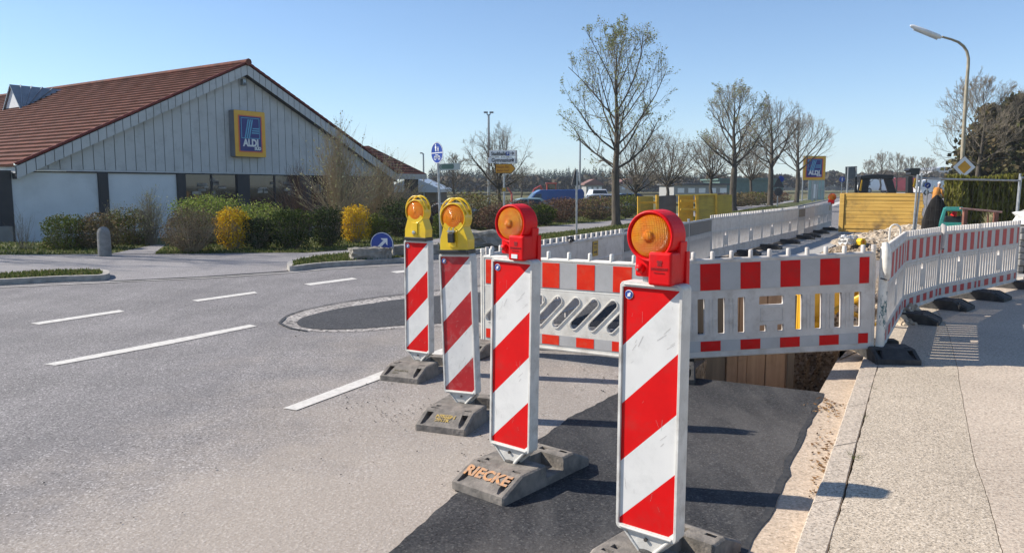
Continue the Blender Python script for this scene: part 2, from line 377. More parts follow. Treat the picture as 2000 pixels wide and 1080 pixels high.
for pts, wd, z, jt in (([G(214, 550), G(400, 541), G(564, 530)], 0.07, 0.008, 0.015),):
    q, _, _ = ribbon(pts, wd, z, "", None, jt); r.add(q.v, q.f)
tag(r.build("tar_seam", M_TAR), kind="structure")
r = MB()
for pts, wd, z, jt in (([G(-100, 568), G(0, 562), G(215, 552), G(400, 543.5), G(566, 533), G(640, 526), G(790, 517.5), G(900, 508), G(1000, 495)], 0.10, 0.0085, 0.01),):
    q, _, _ = ribbon(pts, wd, z, "", None, jt); r.add(q.v, q.f)
tag(r.build("gutter_line", M_PALE), kind="structure")

# round end of resurfaced lane: rough rim and dark patch
def loopsmooth(pts, k=8):
    out = []; n = len(pts)
    for i in range(n):
        p0, p1, p2, p3 = pts[(i - 1) % n], pts[i], pts[(i + 1) % n], pts[(i + 2) % n]
        for j in range(k):
            t = j / k
            out.append(tuple(0.5 * ((2 * p1[a]) + (-p0[a] + p2[a]) * t + (2 * p0[a] - 5 * p1[a] + 4 * p2[a] - p3[a]) * t * t + (-p0[a] + 3 * p1[a] - 3 * p2[a] + p3[a]) * t ** 3) for a in range(2)))
    return out
rim = [(548, 632), (556, 622), (590, 609), (650, 596), (720, 585), (794, 576), (950, 560), (1150, 545), (1250, 560), (1250, 640), (1100, 640), (940, 636), (794, 641), (700, 648), (620, 648), (570, 642)]
inn = [(580, 632), (590, 622), (620, 613), (670, 602), (730, 593), (794, 584), (950, 571), (1150, 556), (1240, 565), (1240, 635), (1100, 634), (940, 630), (794, 636), (700, 643), (630, 644), (592, 640)]
s = MB(); s.sheet(loopsmooth([tuple(G(*p)[:2]) for p in rim]), 0.004); tag(s.build("milled_edge", M_RIM), kind="structure")
s = MB(); s.sheet(loopsmooth([tuple(G(*p)[:2]) for p in inn]), 0.009); tag(s.build("resurfaced_lane_end", M_NEW2), kind="structure")
q, _, _ = ribbon([G(*p) for p in [(1240, 545), (1150, 542), (950, 557), (794, 574.5), (720, 583.5), (650, 594.5), (590, 607.5), (556, 620.5), (547, 632), (568, 643), (600, 648)]], 0.035, 0.0125, "", None, 0.01)
tag(q.build("saw_cut", M_TAR), kind="structure")

# lane markings
s = MB()
for poly in ([(86, 712), (108, 714.5), (330, 673), (502, 637.5), (488, 634.5)], [(60, 632), (76, 634.5), (244, 609), (233, 606)], [(375, 587), (386, 589.5), (503, 573), (497, 570)], [(594, 555), (606, 558), (698, 545.5), (688, 543)],
             [(763, 531), (775, 534), (850, 525.5), (842, 523)], [(553, 798), (579, 802), (735, 744), (870, 691), (935, 668), (922, 664.5), (858, 683), (724, 734)], [(1610, 403), (1625, 404), (1650, 394), (1642, 393)]):
    s.sheet(xy([G(*p) for p in poly]), 0.0055)
tag(s.build("lane_marking", M_LINE), kind="structure")

# fresh black asphalt in front
def wob(pts, amp, step=0.05, seed=1):
    random.seed(seed); out = []; o = 0
    for i in range(len(pts) - 1):
        a, b = Vector(pts[i]), Vector(pts[i + 1]); n = max(1, int((b - a).length / step)); nn = Vector((-(b - a).y, (b - a).x)).normalized()
        for k in range(n): o = o * 0.8 + random.uniform(-amp, amp) * 0.6; p = a.lerp(b, k / n) + nn * o; out.append((p.x, p.y))
    out.append(tuple(pts[-1])); return out
gut_l = xy([G(1600, 770), G(1570, 840), G(1545, 888), G(1508, 978), G(1450, 1080)])
gd = Vector(gut_l[-1]) - Vector(gut_l[-2]); gut_l.append(tuple(Vector(gut_l[-1]) + gd.normalized() * 3))
pat_l = xy([G(770, 1080), G(890, 975), G(960, 925), G(1040, 870), G(1120, 815), G(1195, 775), G(1270, 738), G(1334, 712)])
gd = Vector(pat_l[0]) - Vector(pat_l[1]); pat_l.insert(0, tuple(Vector(pat_l[0]) + gd.normalized() * 3))
gutw = wob(gut_l, 0.010, 0.05, 3)
s = MB(); s.sheet(wob(pat_l, 0.02, 0.06, 2) + xy([pLF + Vector((-.01, .02, 0)), pLF]) + [tuple(pRF[:2])] + gutw, 0.012)
tag(s.build("fresh_asphalt_patch", M_NEW), kind="structure")
# ragged dark edge along the gutter
q, _, _ = ribbon([(p[0] + 0.012, p[1], 0) for p in gut_l], 0.035, 0.014, "", None, 0.012); tag(q.build("patch_edge", M_TAR), kind="structure")

# kerb, gutter, pavement
KL = [G(1549, 1078, .1), G(1590, 970, .1), G(1608, 925, .1), G(1659, 774, .1), G(1679, 717, .1), G(1700, 660, .1)]
KR = [G(1616, 1078, .1), G(1640, 995, .1), G(1664, 900, .1), G(1698, 775, .1), G(1714, 717, .1), G(1732, 655, .1)]
def ext(L, a, b, dist): d = (a - b).normalized(); return a + d * dist
KL.insert(0, ext(KL, KL[0], KL[1], 3.2)); KR.insert(0, ext(KR, KR[0], KR[1], 3.2))
s = MB(); s.sheet(gutw[::-1] + xy([pRF, pR2, KL[-1]]) + xy(KL[::-1][1:]), 0.008)
tag(s.build("gutter", M_GUT), kind="structure")
def along(L, t):
    tot = 0; D = [(L[i + 1] - L[i]).length for i in range(len(L) - 1)]
    for i, d in enumerate(D):
        if t <= d or i == len(D) - 1: return L[i].lerp(L[i + 1], t / d)
        t -= d
kt = sum((KL[i + 1] - KL[i]).length for i in range(len(KL) - 1)); ktr = sum((KR[i + 1] - KR[i]).length for i in range(len(KR) - 1))
k = MB(); nst = 9; random.seed(8)
for i in range(nst):
    g = 0.006; n = 10; vs = []
    for j in range(n + 1):
        t = (i + g + (1 - 2 * g) * j / n) / nst; a = along(KL, t * kt); b = along(KR, t * ktr); jz = random.uniform(-.002, .002)
        da = (b - a).normalized(); a2 = a + da * random.uniform(-.004, .004); b2 = b - da * random.uniform(0.0, .003)
        vs += [(a2.x, a2.y, -.1), (a2.x, a2.y, .088 + jz), (a2.x + da.x * .012, a2.y + da.y * .012, .1 + jz), (b2.x - da.x * .008, b2.y - da.y * .008, .1 + jz), (b2.x, b2.y, .09 + jz), (b2.x, b2.y, -.1)]
    fs = []
    for j in range(n):
        for c in range(5): o = j * 6; fs.append((o + c, o + c + 1, o + 6 + c + 1, o + 6 + c)[::-1])
    fs += [(0, 1, 2, 3, 4, 5), tuple(n * 6 + c for c in (5, 4, 3, 2, 1, 0))]
    k.add(vs, fs)
tag(k.build("kerb", M_KERB), kind="structure")
BAR = [Vector((3.36, 6.86, 0)), Vector((4.52, 8.82, 0)), Vector((5.5, 9.86, 0)), Vector((6.5, 10.68, 0)), Vector((7.75, 11.75, 0))]
JT = xy([G(1952, 1064, .1), G(1932, 986, .1), G(1907, 909, .1), G(1887, 823, .1), G(1869, 717, .1), G(1850, 640, .1)])
jd = (Vector(JT[0]) - Vector(JT[1])).normalized(); JT.insert(0, tuple(Vector(JT[0]) + jd * 3))
gapk = wob([(p.x + 0.004, p.y - 0.002) for p in KR], 0.005, 0.04, 4)
back = [(3.75, 8.6), (4.6, 9.6), (6.0, 11.0), (7.3, 12.0), (8.6, 13.0)]
JT = wob(JT, 0.004, 0.05, 6)
s = MB(); s.prism(gapk + [(3.5, 7.6)] + back[:3] + JT[::-1], -.05, .1)
tag(s.build("pavement", M_WALK), kind="structure")
JT2 = [(x + 0.0045, y) for x, y in JT]
s = MB(); s.prism(JT2[:1] + JT2[1:] + [(6.02, 11.02), (7.3, 12.0), (8.6, 13.0), (10, 14), (16, 15), (30, 12), (30, -4)], -.05, .099)
tag(s.build("worn_pavement", M_WALK2), kind="structure")
# soil and pale haul strip beside the trench
s = MB(); s.sheet(xy([pR2 + Vector((.02, 0, 0)), KL[-1], KR[-1]]) + [(3.5, 7.6)] + back + [(10.5, 15), (17, 24), (22, 35), (16.5, 31), (12, 24), (pR3.x, pR3.y)], 0.02)
tag(s.build("soil", M_SOIL), kind="structure")
s = MB(); s.sheet(xy([G(1440, 512), G(1560, 470), G(1610, 452), G(1672, 453), G(1640, 476), G(1600, 497), G(1585, 512)]), 0.026)
tag(s.build("haul_strip", M_PLATE), kind="structure")

# kerbed grass islands and verge
M_KSTONE = mat("verge_kerb_stone", (0.42, 0.39, 0.35), (0.3, 0.28, 0.25), 9, 0.9, bump=0.4, dirt=(0.12, 0.11, 0.09), dscale=5, damt=0.6)
ISL = []
def island(name, pts, hgt=0.10, smooth_k=6, kw=0.12):
    P = loopsmooth([tuple(G(*p)[:2]) for p in pts], smooth_k); n = len(P)
    cx = sum(p[0] for p in P) / n; cy = sum(p[1] for p in P) / n
    area = sum(P[i][0] * P[(i + 1) % n][1] - P[(i + 1) % n][0] * P[i][1] for i in range(n)); sg = 1 if area > 0 else -1
    inner = []
    for i in range(n):
        a = Vector(P[i - 1]); b = Vector(P[(i + 1) % n]); d = (b - a).normalized(); nn = Vector((-d.y, d.x)) * sg
        q = Vector(P[i]) + nn * kw; inner.append((q.x, q.y))
    m = MB(); vs = []
    for i in range(n): vs += [(*P[i], -.02), (*P[i], hgt), (*inner[i], hgt), (*inner[i], hgt - .06)]
    fs = []
    for i in range(n):
        j = (i + 1) % n
        for c in range(3):
            f = (i * 4 + c, j * 4 + c, j * 4 + c + 1, i * 4 + c + 1); fs.append(f if sg > 0 else f[::-1])
    m.add(vs, fs); tag(m.build(name + "_kerb", M_KSTONE), kind="structure")
    m = MB(); m.sheet(inner if sg > 0 else inner[::-1], hgt - .012); tag(m.build(name, M_GRASSG), kind="structure")
    ISL.append((inner, hgt - .012)); return inner
island("grass_island", [(-300, 566), (-120, 561), (0, 557), (110, 551), (190, 548.5), (211, 545.5), (214, 540.5), (200, 536.5), (120, 537), (0, 544), (-150, 552), (-300, 556)])
island("grass_verge", [(562, 527), (575, 529.5), (640, 522), (790, 512.5), (900, 500), (1060, 476), (1240, 450), (1440, 424.5), (1560, 404), (1640, 385), (1604, 386.5), (1440, 414.5), (1225, 441.5), (1063, 461.5), (900, 478), (760, 492.5), (680, 500.5), (600, 510), (566, 519)])

# grass blades (short, dense)
M_BLADE = leafmat("grass_blades", [(0.05, 0.075, 0.015), (0.09, 0.125, 0.028), (0.14, 0.15, 0.05), (0.20, 0.17, 0.08)], 0.3)
def inside(p, poly):
    c = False; n = len(poly); x, y = p
    for i in range(n):
        a, b = poly[i], poly[i - 1]
        if (a[1] > y) != (b[1] > y) and x < (b[0] - a[0]) * (y - a[1]) / (b[1] - a[1] + 1e-12) + a[0]: c = not c
    return c
def blades(name, poly, z, n, h, seed, keep=None):
    random.seed(seed); m = MB(); x0 = min(p[0] for p in poly); x1 = max(p[0] for p in poly); y0 = min(p[1] for p in poly); y1 = max(p[1] for p in poly); vs = []; fs = []; c = 0; tr = 0
    while c < n and tr < n * 30:
        tr += 1; x = random.uniform(x0, x1); y = y0 + (y1 - y0) * random.random() ** 1.6
        if not inside((x, y), poly): continue
        c += 1; a = random.uniform(0, 6.28); w2 = random.uniform(.012, .03); hh = h * random.uniform(.5, 1.6); lx = random.uniform(-.5, .5) * hh; ly = random.uniform(-.5, .5) * hh
        zz = z(x, y) if callable(z) else z; o = len(vs)
        vs += [(x - w2 * math.cos(a), y - w2 * math.sin(a), zz - .004), (x + w2 * math.cos(a), y + w2 * math.sin(a), zz - .004), (x + lx, y + ly, zz + hh)]; fs.append((o, o + 1, o + 2))
    m.add(vs, fs); tag(m.build(name, M_BLADE), kind="stuff", label="short spring grass with dry blades", cat="grass")
blades("grass", ISL[0][0], ISL[0][1], 5000, .045, 1)
blades("grass", [p for p in ISL[1][0] if p[1] < 60], ISL[1][1], 22000, .05, 2)
bedp = xy([G(-350, 506), G(0, 498), G(212, 496.5), G(300, 478), G(216, 474), G(0, 474), G(-350, 480)]); bedp2 = xy([G(304, 496.5), G(420, 495), G(600, 493), G(740, 484), G(880, 462), G(1047, 444), G(1220, 429), G(1220, 419), G(1000, 432), G(800, 455), G(600, 470), G(330, 479)])
s = MB(); s.sheet(bedp, .004); s.sheet(bedp2, .004); tag(s.build("planting_bed", M_GRASSG), kind="structure")
blades("grass", bedp, .004, 5000, .055, 3); blades("grass", bedp2, .004, 12000, .055, 4)

# loose grit, crumbs and leaf litter on the ground
M_GRIT = leafmat("grit", [(0.03, 0.03, 0.03), (0.1, 0.09, 0.08), (0.3, 0.26, 0.2)], 0)
random.seed(21); m = MB()
def crumb(m, x, y, z, r, flat=.6):
    a = random.uniform(0, 6.28); P = []
    for k in range(4): P.append((x + r * math.cos(a + k * 1.57 + random.uniform(-.3, .3)) * random.uniform(.7, 1.2), y + r * math.sin(a + k * 1.57) * random.uniform(.7, 1.2), z))
    P.append((x + random.uniform(-.3, .3) * r, y, z + r * flat * random.uniform(.7, 1.4)))
    m.add(P, [(0, 1, 4), (1, 2, 4), (2, 3, 4), (3, 0, 4)])
for px, py, n, sx, sy, rr in ((740, 800, 60, 50, 25, .007), (900, 830, 90, 120, 60, .006), (1040, 700, 40, 80, 20, .008), (700, 620, 20, 200, 60, .01), (500, 850, 30, 300, 120, .006), (330, 600, 60, 110, 9, .008), (1250, 760, 80, 90, 25, .008), (1580, 800, 60, 20, 40, .006)):
    for _ in range(n):
        g = G(random.gauss(px, sx), random.gauss(py, sy))
        if not inside((g.x, g.y), xy(PIT)): crumb(m, g.x, g.y, .008, rr * random.uniform(.4, 1.5))
tag(m.build("grit", M_GRIT), kind="stuff", label="loose dark grit scattered over the asphalt", cat="grit")
M_LITTER = leafmat("leaf_litter", [(0.09, 0.045, 0.02), (0.2, 0.11, 0.05), (0.3, 0.2, 0.1)], 0)
m = MB()
for px, py, n, sx, sy in ((1620, 800, 45, 14, 10), (1602, 905, 35, 8, 14), (1612, 860, 20, 12, 16), (1588, 955, 8, 12, 14), (1600, 790, 25, 20, 8)):
    for _ in range(n):
        g = G(random.gauss(px, sx), random.gauss(py, sy), 0.01)
        a = random.uniform(0, 6.28); r = random.uniform(.006, .02); c, sn = math.cos(a), math.sin(a); z = .012
        m.add([(g.x - c * r, g.y - sn * r, z + r * .5), (g.x - sn * r * .5, g.y + c * r * .5, z), (g.x + c * r, g.y + sn * r, z + r * .6), (g.x + sn * r * .5, g.y - c * r * .5, z + .002)], [(0, 1, 2), (0, 2, 3)])
tag(m.build("leaf_litter", M_LITTER), kind="stuff", label="brown leaf litter lying in the gutter", cat="leaves")
# weeds in the kerb joint
m = MB(); random.seed(3)
for t0, n in ((0.52, 40), (0.36, 10), (0.62, 14), (0.72, 10)):
    b = along(KR, t0 * ktr)
    for _ in range(n):
        a = random.uniform(0, 6.28); l = random.uniform(.02, .06); x = b.x + .01 + random.gauss(0, .006); y = b.y + random.gauss(0, .03)
        m.add([(x - .002, y, .09), (x + .002, y, .09), (x + l * math.cos(a), y + l * math.sin(a), .1 + random.uniform(.005, .03))], [(0, 1, 2)])
tag(m.build("kerb_weeds", M_BLADE), kind="stuff", label="small weeds growing in the joint behind the kerb", cat="weeds")

# ------------------------------------------------------------------ object materials
M_RED = mat("red_film", (0.66, 0.006, 0.007), (0.56, 0.005, 0.006), 7, 0.5, dirt=(0.34, 0.05, 0.04), dscale=9, damt=0.4, spec=0.15)
M_REDP = mat("red_film_worn", (0.45, 0.014, 0.018), (0.36, 0.012, 0.016), 9, 0.5, dirt=(0.42, 0.13, 0.12), dscale=13, damt=0.6, spec=0.35)
M_FLUOR = mat("red_orange_film", (0.80, 0.035, 0.010), (0.72, 0.025, 0.009), 9, 0.5, dirt=(0.6, 0.14, 0.08), dscale=16, damt=0.5, spec=0.15)
M_WFILM = mat("white_film", (0.70, 0.69, 0.66), (0.63, 0.62, 0.60), 5, 0.45, dirt=(0.42, 0.42, 0.40), dscale=8, damt=0.4, spec=0.35)
M_WPL = mat("white_plastic", (0.74, 0.71, 0.64), (0.66, 0.62, 0.55), 8, 0.5, bump=0.08, bscale=60, dirt=(0.32, 0.28, 0.23), dscale=7, damt=0.6, spec=0.4)
M_FRAMEP = mat("cream_plastic_frame", (0.68, 0.66, 0.61), (0.52, 0.50, 0.46), 9, 0.55, bump=0.1, bscale=80, dirt=(0.28, 0.25, 0.21), dscale=8, damt=0.65, spec=0.4)
def sheet_plastic(name, col, col2, dirtc, trans=0.35):
    m = mat(name, col, col2, 6, 0.5, dirt=dirtc, dscale=9, damt=0.5, spec=0.35); nt = m.node_tree
    b = nt.nodes["Principled BSDF"]; tr = nt.nodes.new("ShaderNodeBsdfTranslucent"); src = b.inputs['Base Color'].links[0].from_socket
    nt.links.new(src, tr.inputs[0]); mx = nt.nodes.new("ShaderNodeMixShader"); mx.inputs[0].default_value = trans
    nt.links.new(b.outputs[0], mx.inputs[1]); nt.links.new(tr.outputs[0], mx.inputs[2]); nt.links.new(mx.outputs[0], nt.nodes["Material Output"].inputs[0]); return m
M_WBAR = sheet_plastic("barrier_plastic", (0.68, 0.63, 0.58), (0.58, 0.53, 0.48), (0.34, 0.28, 0.22), 0.10)
M_RUB = mat("recycled_rubber", (0.23, 0.205, 0.18), (0.13, 0.118, 0.105), 14, 0.95, bump=0.55, bscale=55, dirt=(0.32, 0.28, 0.235), dscale=6, damt=0.7, spec=0.3)
M_RUBD = mat("dark_rubber", (0.05, 0.048, 0.046), (0.03, 0.03, 0.03), 14, 0.75, bump=0.4, bscale=60, dirt=(0.13, 0.12, 0.105), dscale=6, damt=0.55, spec=0.35)
M_STEEL = mat("galvanised_steel", (0.42, 0.43, 0.43), (0.30, 0.31, 0.31), 16, 0.45, metal=0.7)
M_DKST = mat("dark_steel", (0.05, 0.05, 0.052), (0.09, 0.085, 0.08), 16, 0.5, metal=0.4)
M_BLK = mat("black_plastic", (0.012, 0.012, 0.013), (0.022, 0.022, 0.022), 12, 0.4)
M_LRED = mat("red_housing", (0.72, 0.004, 0.007), (0.62, 0.004, 0.006), 6, 0.45, bump=0.15, bscale=60, dirt=(0.42, 0.03, 0.03), dscale=9, damt=0.55, spec=0.2)
M_LYEL = mat("yellow_housing", (0.78, 0.52, 0.012), (0.70, 0.44, 0.010), 6, 0.35, bump=0.05, bscale=80, dirt=(0.45, 0.30, 0.05), dscale=7, damt=0.5, coat=0.2)
M_BLUE = mat("sign_blue", (0.012, 0.05, 0.30), (0.010, 0.042, 0.25), 5, 0.35)
M_WHITE = mat("sign_white", (0.78, 0.78, 0.77), (0.70, 0.70, 0.69), 5, 0.4)
M_CHROME = mat("bright_metal", (0.6, 0.58, 0.52), (0.5, 0.48, 0.42), 8, 0.25, metal=1.0)
M_EMB = mat("embossed_mark", (0.30, 0.008, 0.010), None, 5, 0.6)
M_STEN = mat("orange_stencil", (0.58, 0.27, 0.10), (0.26, 0.215, 0.175), 34, 0.95, detail=9)
M_STENY = mat("yellow_stencil", (0.50, 0.34, 0.08), (0.22, 0.18, 0.12), 40, 0.95, detail=9)
M_STENG = mat("moulded_mark", (0.20, 0.175, 0.11), None, 30, 0.9)
def lens_material(name, col, c2, ring):
    m, nt, b = nodes(name); N = nt.nodes.new; L = nt.links.new
    tc = N("ShaderNodeTexCoord"); sp = N("ShaderNodeSeparateXYZ"); L(tc.outputs['Object'], sp.inputs[0])
    def wave(sock, freq):
        mu = N("ShaderNodeMath"); mu.operation = 'MULTIPLY'; mu.inputs[1].default_value = freq; L(sock, mu.inputs[0])
        si = N("ShaderNodeMath"); si.operation = 'SINE'; L(mu.outputs[0], si.inputs[0]); return si.outputs[0]
    ln = N("ShaderNodeVectorMath"); ln.operation = 'LENGTH'; fl = N("ShaderNodeCombineXYZ"); L(sp.outputs[0], fl.inputs[0]); L(sp.outputs[2], fl.inputs[1]); L(fl.outputs[0], ln.inputs[0])
    a = wave(ln.outputs['Value'], ring[0]); ad = N("ShaderNodeMath"); ad.operation = 'ADD'
    if ring[1]:
        x = wave(sp.outputs[0], ring[1]); z = wave(sp.outputs[2], ring[1]); mm = N("ShaderNodeMath"); mm.operation = 'ADD'; L(x, mm.inputs[0]); L(z, mm.inputs[1]); L(mm.outputs[0], ad.inputs[0])
        s2 = N("ShaderNodeMath"); s2.operation = 'MULTIPLY'; s2.inputs[1].default_value = .4; L(a, s2.inputs[0]); L(s2.outputs[0], ad.inputs[1])
    else: L(a, ad.inputs[0]); ad.inputs[1].default_value = 0
    bp = N("ShaderNodeBump"); bp.inputs['Strength'].default_value = 0.7; bp.inputs['Distance'].default_value = 0.002; L(ad.outputs[0], bp.inputs['Height']); L(bp.outputs[0], b.inputs['Normal'])
    n = N("ShaderNodeTexNoise"); n.inputs['Scale'].default_value = 14; L(tc.outputs['Object'], n.inputs['Vector'])
    cr = N("ShaderNodeValToRGB"); cr.color_ramp.elements[0].position = .35; cr.color_ramp.elements[1].position = .68; cr.color_ramp.elements[0].color = (*c2, 1); cr.color_ramp.elements[1].color = (*col, 1)
    L(n.outputs[0], cr.inputs[0]); L(cr.outputs[0], b.inputs['Base Color']); b.inputs['Roughness'].default_value = 0.12; b.inputs['Coat Weight'].default_value = 0.5
    tr = N("ShaderNodeBsdfTranslucent"); L(cr.outputs[0], tr.inputs[0]); mx = N("ShaderNodeMixShader"); mx.inputs[0].default_value = .45
    L(b.outputs[0], mx.inputs[1]); L(tr.outputs[0], mx.inputs[2]); L(mx.outputs[0], nt.nodes["Material Output"].inputs[0]); return m
M_LENS = lens_material("amber_lens", (1.0, 0.48, 0.02), (1.0, 0.27, 0.008), (420, 900))
M_LENSY = lens_material("orange_lens", (1.0, 0.40, 0.012), (1.0, 0.30, 0.008), (500, 0))

# ------------------------------------------------------------------ rubber foot (shared mesh)
def foot_mesh(name, m, holes=True):
    b = MB(); prof = [(-.39, 0), (-.39, .045), (-.235, .118), (.235, .118), (.39, .045), (.39, 0)]
    hw = .19; rows = [(-hw, 0.012), (-hw + .012, 0), (hw - .012, 0), (hw, .012)]
    vs = []; n = len(prof)
    for (x, ins) in rows:
        for (y, z) in prof: vs.append((x, y * (1 - ins * 1.2), z - ins * .6 if z > 0.02 else z))
    fs = [tuple(range(n))[::1]]
    for r in range(3):
        for i in range(n):
            j = (i + 1) % n; fs.append((r * n + i, (r + 1) * n + i, (r + 1) * n + j, r * n + j))
    fs.append(tuple(3 * n + i for i in reversed(range(n))))
    b.add(vs, fs); me = b.mesh(name, m)
    o = link(name, me)
    bm = bmesh.new(); bm.from_mesh(me); bmesh.ops.recalc_face_normals(bm, faces=bm.faces); bm.to_mesh(me); bm.free()
    if holes:
        c = MB(); c.box(.03, .25, -.03, .13, .045, .2); c.box(-.10, -.05, .03, .075, .03, .2); c.box(-.10, -.045, .16, .205, .03, .2); c.box(-.02, .03 - .004, .165, .21, .03, .2)
        c.box(-.02, .02, -.20, -.16, .03, .2) if False else None
        c.box(-.14, -.105, -.175, -.14, .07, .2); c.box(-.03, .01, .05, .09, .03, .2)
        for sx in (-1, 1):     # wedge shaped finger notches on both end slopes
            for sy in (-1, 1):
                w = [(sx * .10, sy * .20, .125), (sx * .155, sy * .20, .125), (sx * .155, sy * .40, .06), (sx * .125, sy * .40, .06), (sx * .10, sy * .20, .075), (sx * .155, sy * .20, .075), (sx * .155, sy * .37, .045), (sx * .135, sy * .37, .045)]
                c.add(w, [(0, 1, 2, 3), (7, 6, 5, 4), (0, 4, 5, 1), (1, 5, 6, 2), (2, 6, 7, 3), (3, 7, 4, 0)])
        cm = c.mesh("cutter", m); bm = bmesh.new(); bm.from_mesh(cm); bmesh.ops.recalc_face_normals(bm, faces=bm.faces); bm.to_mesh(cm); bm.free()
        co = link("cutter", cm); md = o.modifiers.new("cut", 'BOOLEAN'); md.operation = 'DIFFERENCE'; md.solver = 'EXACT'; md.use_self = True; md.object = co
        dg = bpy.context.evaluated_depsgraph_get(); me2 = bpy.data.meshes.new_from_object(o.evaluated_get(dg)); me2.name = name
        bpy.data.objects.remove(co); bpy.data.objects.remove(o); me = me2
    else: bpy.data.objects.remove(o)
    return me
FOOT = foot_mesh("rubber_base", M_RUB); FOOTD = foot_mesh("rubber_foot", M_RUBD)
def add_bevel(o, w, seg=2, ang=35):
    b = o.modifiers.new("bevel", 'BEVEL'); b.width = w; b.segments = seg; b.limit_method = 'ANGLE'; b.angle_limit = R(ang); return o

# ------------------------------------------------------------------ beacons
def stripes(x0, x1, z0, z1, per, n):
    """diagonal bands of a guide beacon, as polygons clipped to the plate"""
    out = []; W = x1 - x0
    def clip(poly, keep):
        res = []
        for i in range(len(poly)):
            a, b = poly[i - 1], poly[i]; ka, kb = keep(a), keep(b)
            if (ka >= 0) != (kb >= 0):
                t = ka / (ka - kb); res.append((a[0] + (b[0] - a[0]) * t, a[1] + (b[1] - a[1]) * t))
            if kb >= 0: res.append(b)
        return res
    for k in range(n):
        a = z1 - per * k; c = z1 - per * (k + 1)     # left edge heights, right edge one period higher
        p = [(x0, c), (x1, c + per), (x1, a + per), (x0, a)]
        p = clip(clip(p, lambda q: z1 - q[1]), lambda q: q[1] - z0)
        if len(p) >= 3: out.append((k, p))
    return out
def beacon(loc, ang, lean, scale, kind, label, redm, foot_rot=0.0, mark=None, fy=.09):
    root = thing("traffic_beacon", label, "traffic beacon", loc, R(-ang), "striped beacons standing in a row along the works")
    root.scale = (scale,) * 3
    ft = link("rubber_base", FOOT, root); ft.location = (-math.sin(R(foot_rot)) * fy, math.cos(R(foot_rot)) * fy, 0); ft.rotation_euler = (0, 0, R(foot_rot)); ft.scale = (1 / scale,) * 3; add_bevel(ft, .006, 2, 30)
    if mark:
        for (body, size, x, y, z, mm, sl, b) in mark:
            tt = text("lettering", body, size, mm, ft, (x, y, z), (sl, 0, 0), bold=b, ext=.0008)
    st = MB(); st.tube([(0, 0, .06), (0, 0, .19)], .019, 14); st.lathe([(.045, .118), (.045, .124), (.022, .132)], 16); st.build("stem", M_DKST, root)
    # everything above leans a little
    Lm = Matrix.Rotation(R(lean[0]), 4, 'Y') @ Matrix.Rotation(R(lean[1]), 4, 'X')
    top = link("striped_panel", None, root) if False else None
    z0, z1 = .195, 1.255; hw = .14; t = .040
    fr = MB(); outer = rrect(-hw, hw, z0, z1, .022); hole = rrect(-hw + .013, hw - .013, z0 + .022, z1 - .022, .004, 1)[::-1]
    fr.plate(outer, [hole], -t, t)
    fr.box(-hw + .010, hw - .010, -t + .012, t - .012, z0 + .02, z1 - .02)
    for zz in (z0 + .012, z1 - .012): fr.tube([(-hw + .02, -t, zz), (hw - .02, -t, zz)], .006, 8)
    fo = fr.build("panel_frame", M_FRAMEP, root, bevel=.006, seg=2); fo.matrix_local = Lm
    fl = MB(); fx = hw - .0135
    for k, p in stripes(-fx, fx, z0 + .0225, z1 - .0225, .248, 6): fl.add([(a, -t + .009, b) for a, b in p], [tuple(range(len(p)))], 0 if k % 2 == 0 else 1)

    sk = MB(); c = (-fx + .026, z1 - .055); sk.plate(circle(*c, .019, 20), (), -t + .0065, -t + .0085, 0); sk.plate(circle(*c, .0165, 20), (), -t + .0045, -t + .006, 1)
    ar = [(.006, .011), (-.001, .004), (-.004, .007), (-.006, -.009), (.009, -.007), (.0055, -.003), (.011, .004)]
    sk.plate([(c[0] + a, c[1] + b) for a, b in ar][::-1], (), -t + .003, -t + .004, 2)
    so = sk.build("approval_sticker", [M_WHITE, M_BLUE, M_WHITE], root); so.matrix_local = Lm
    random.seed(int(ang * 7 + scale * 100))
    for _ in range(40 if redm is M_REDP else 20):
        x = random.uniform(-fx * .8, fx * .8); z = random.uniform(z0 + .1, z1 - .1); l = random.uniform(.01, .05); a = random.gauss(1.3, .5); w = random.uniform(.0004, .0012)
        dx, dz = l * math.cos(a), l * math.sin(a)
        fl.add([(x, -t + .0082, z), (x + w, -t + .0082, z - w), (x + dx + w, -t + .0082, z + dz), (x + dx, -t + .0082, z + dz + w)], [(0, 1, 2, 3)], 2)
    fo2 = fl.build("reflective_film", [redm, M_WFILM, mat("scuff", (0.36, 0.33, 0.31), None, 5, 0.8)], root); fo2.matrix_local = Lm
    br = MB(); br.plate([(-.105, z0 + .004), (-.012, z0 - .10), (.012, z0 - .10), (.105, z0 + .004)][::1], (), -.026, -.020)
    br.tube([(-.105, -.03, z0), (-.014, -.028, z0 - .098)], .006, 6); br.tube([(.105, -.03, z0), (.014, -.028, z0 - .098)], .009, 6)
    br.tube([(.12, .02, z0), (.016, .01, z0 - .098)], .011, 6); br.tube([(-.12, .02, z0), (-.016, .01, z0 - .098)], .011, 6); br.tube([(0, 0, z0 - .125), (0, 0, z0)], .022, 12)
    bo = br.build("mounting_bracket", M_FRAMEP, root, bevel=.002, seg=1)
    sw = MB(); sw.lathe([(.008, -.036), (.008, -.028)], 10, 0, Matrix.Translation((0, 0, z0 - .02)), 'y'); sw.lathe([(.008, -.036), (.008, -.028)], 10, 0, Matrix.Translation((0, 0, z0 - .08)), 'y'); sw.build("bolt", M_DKST, bo)
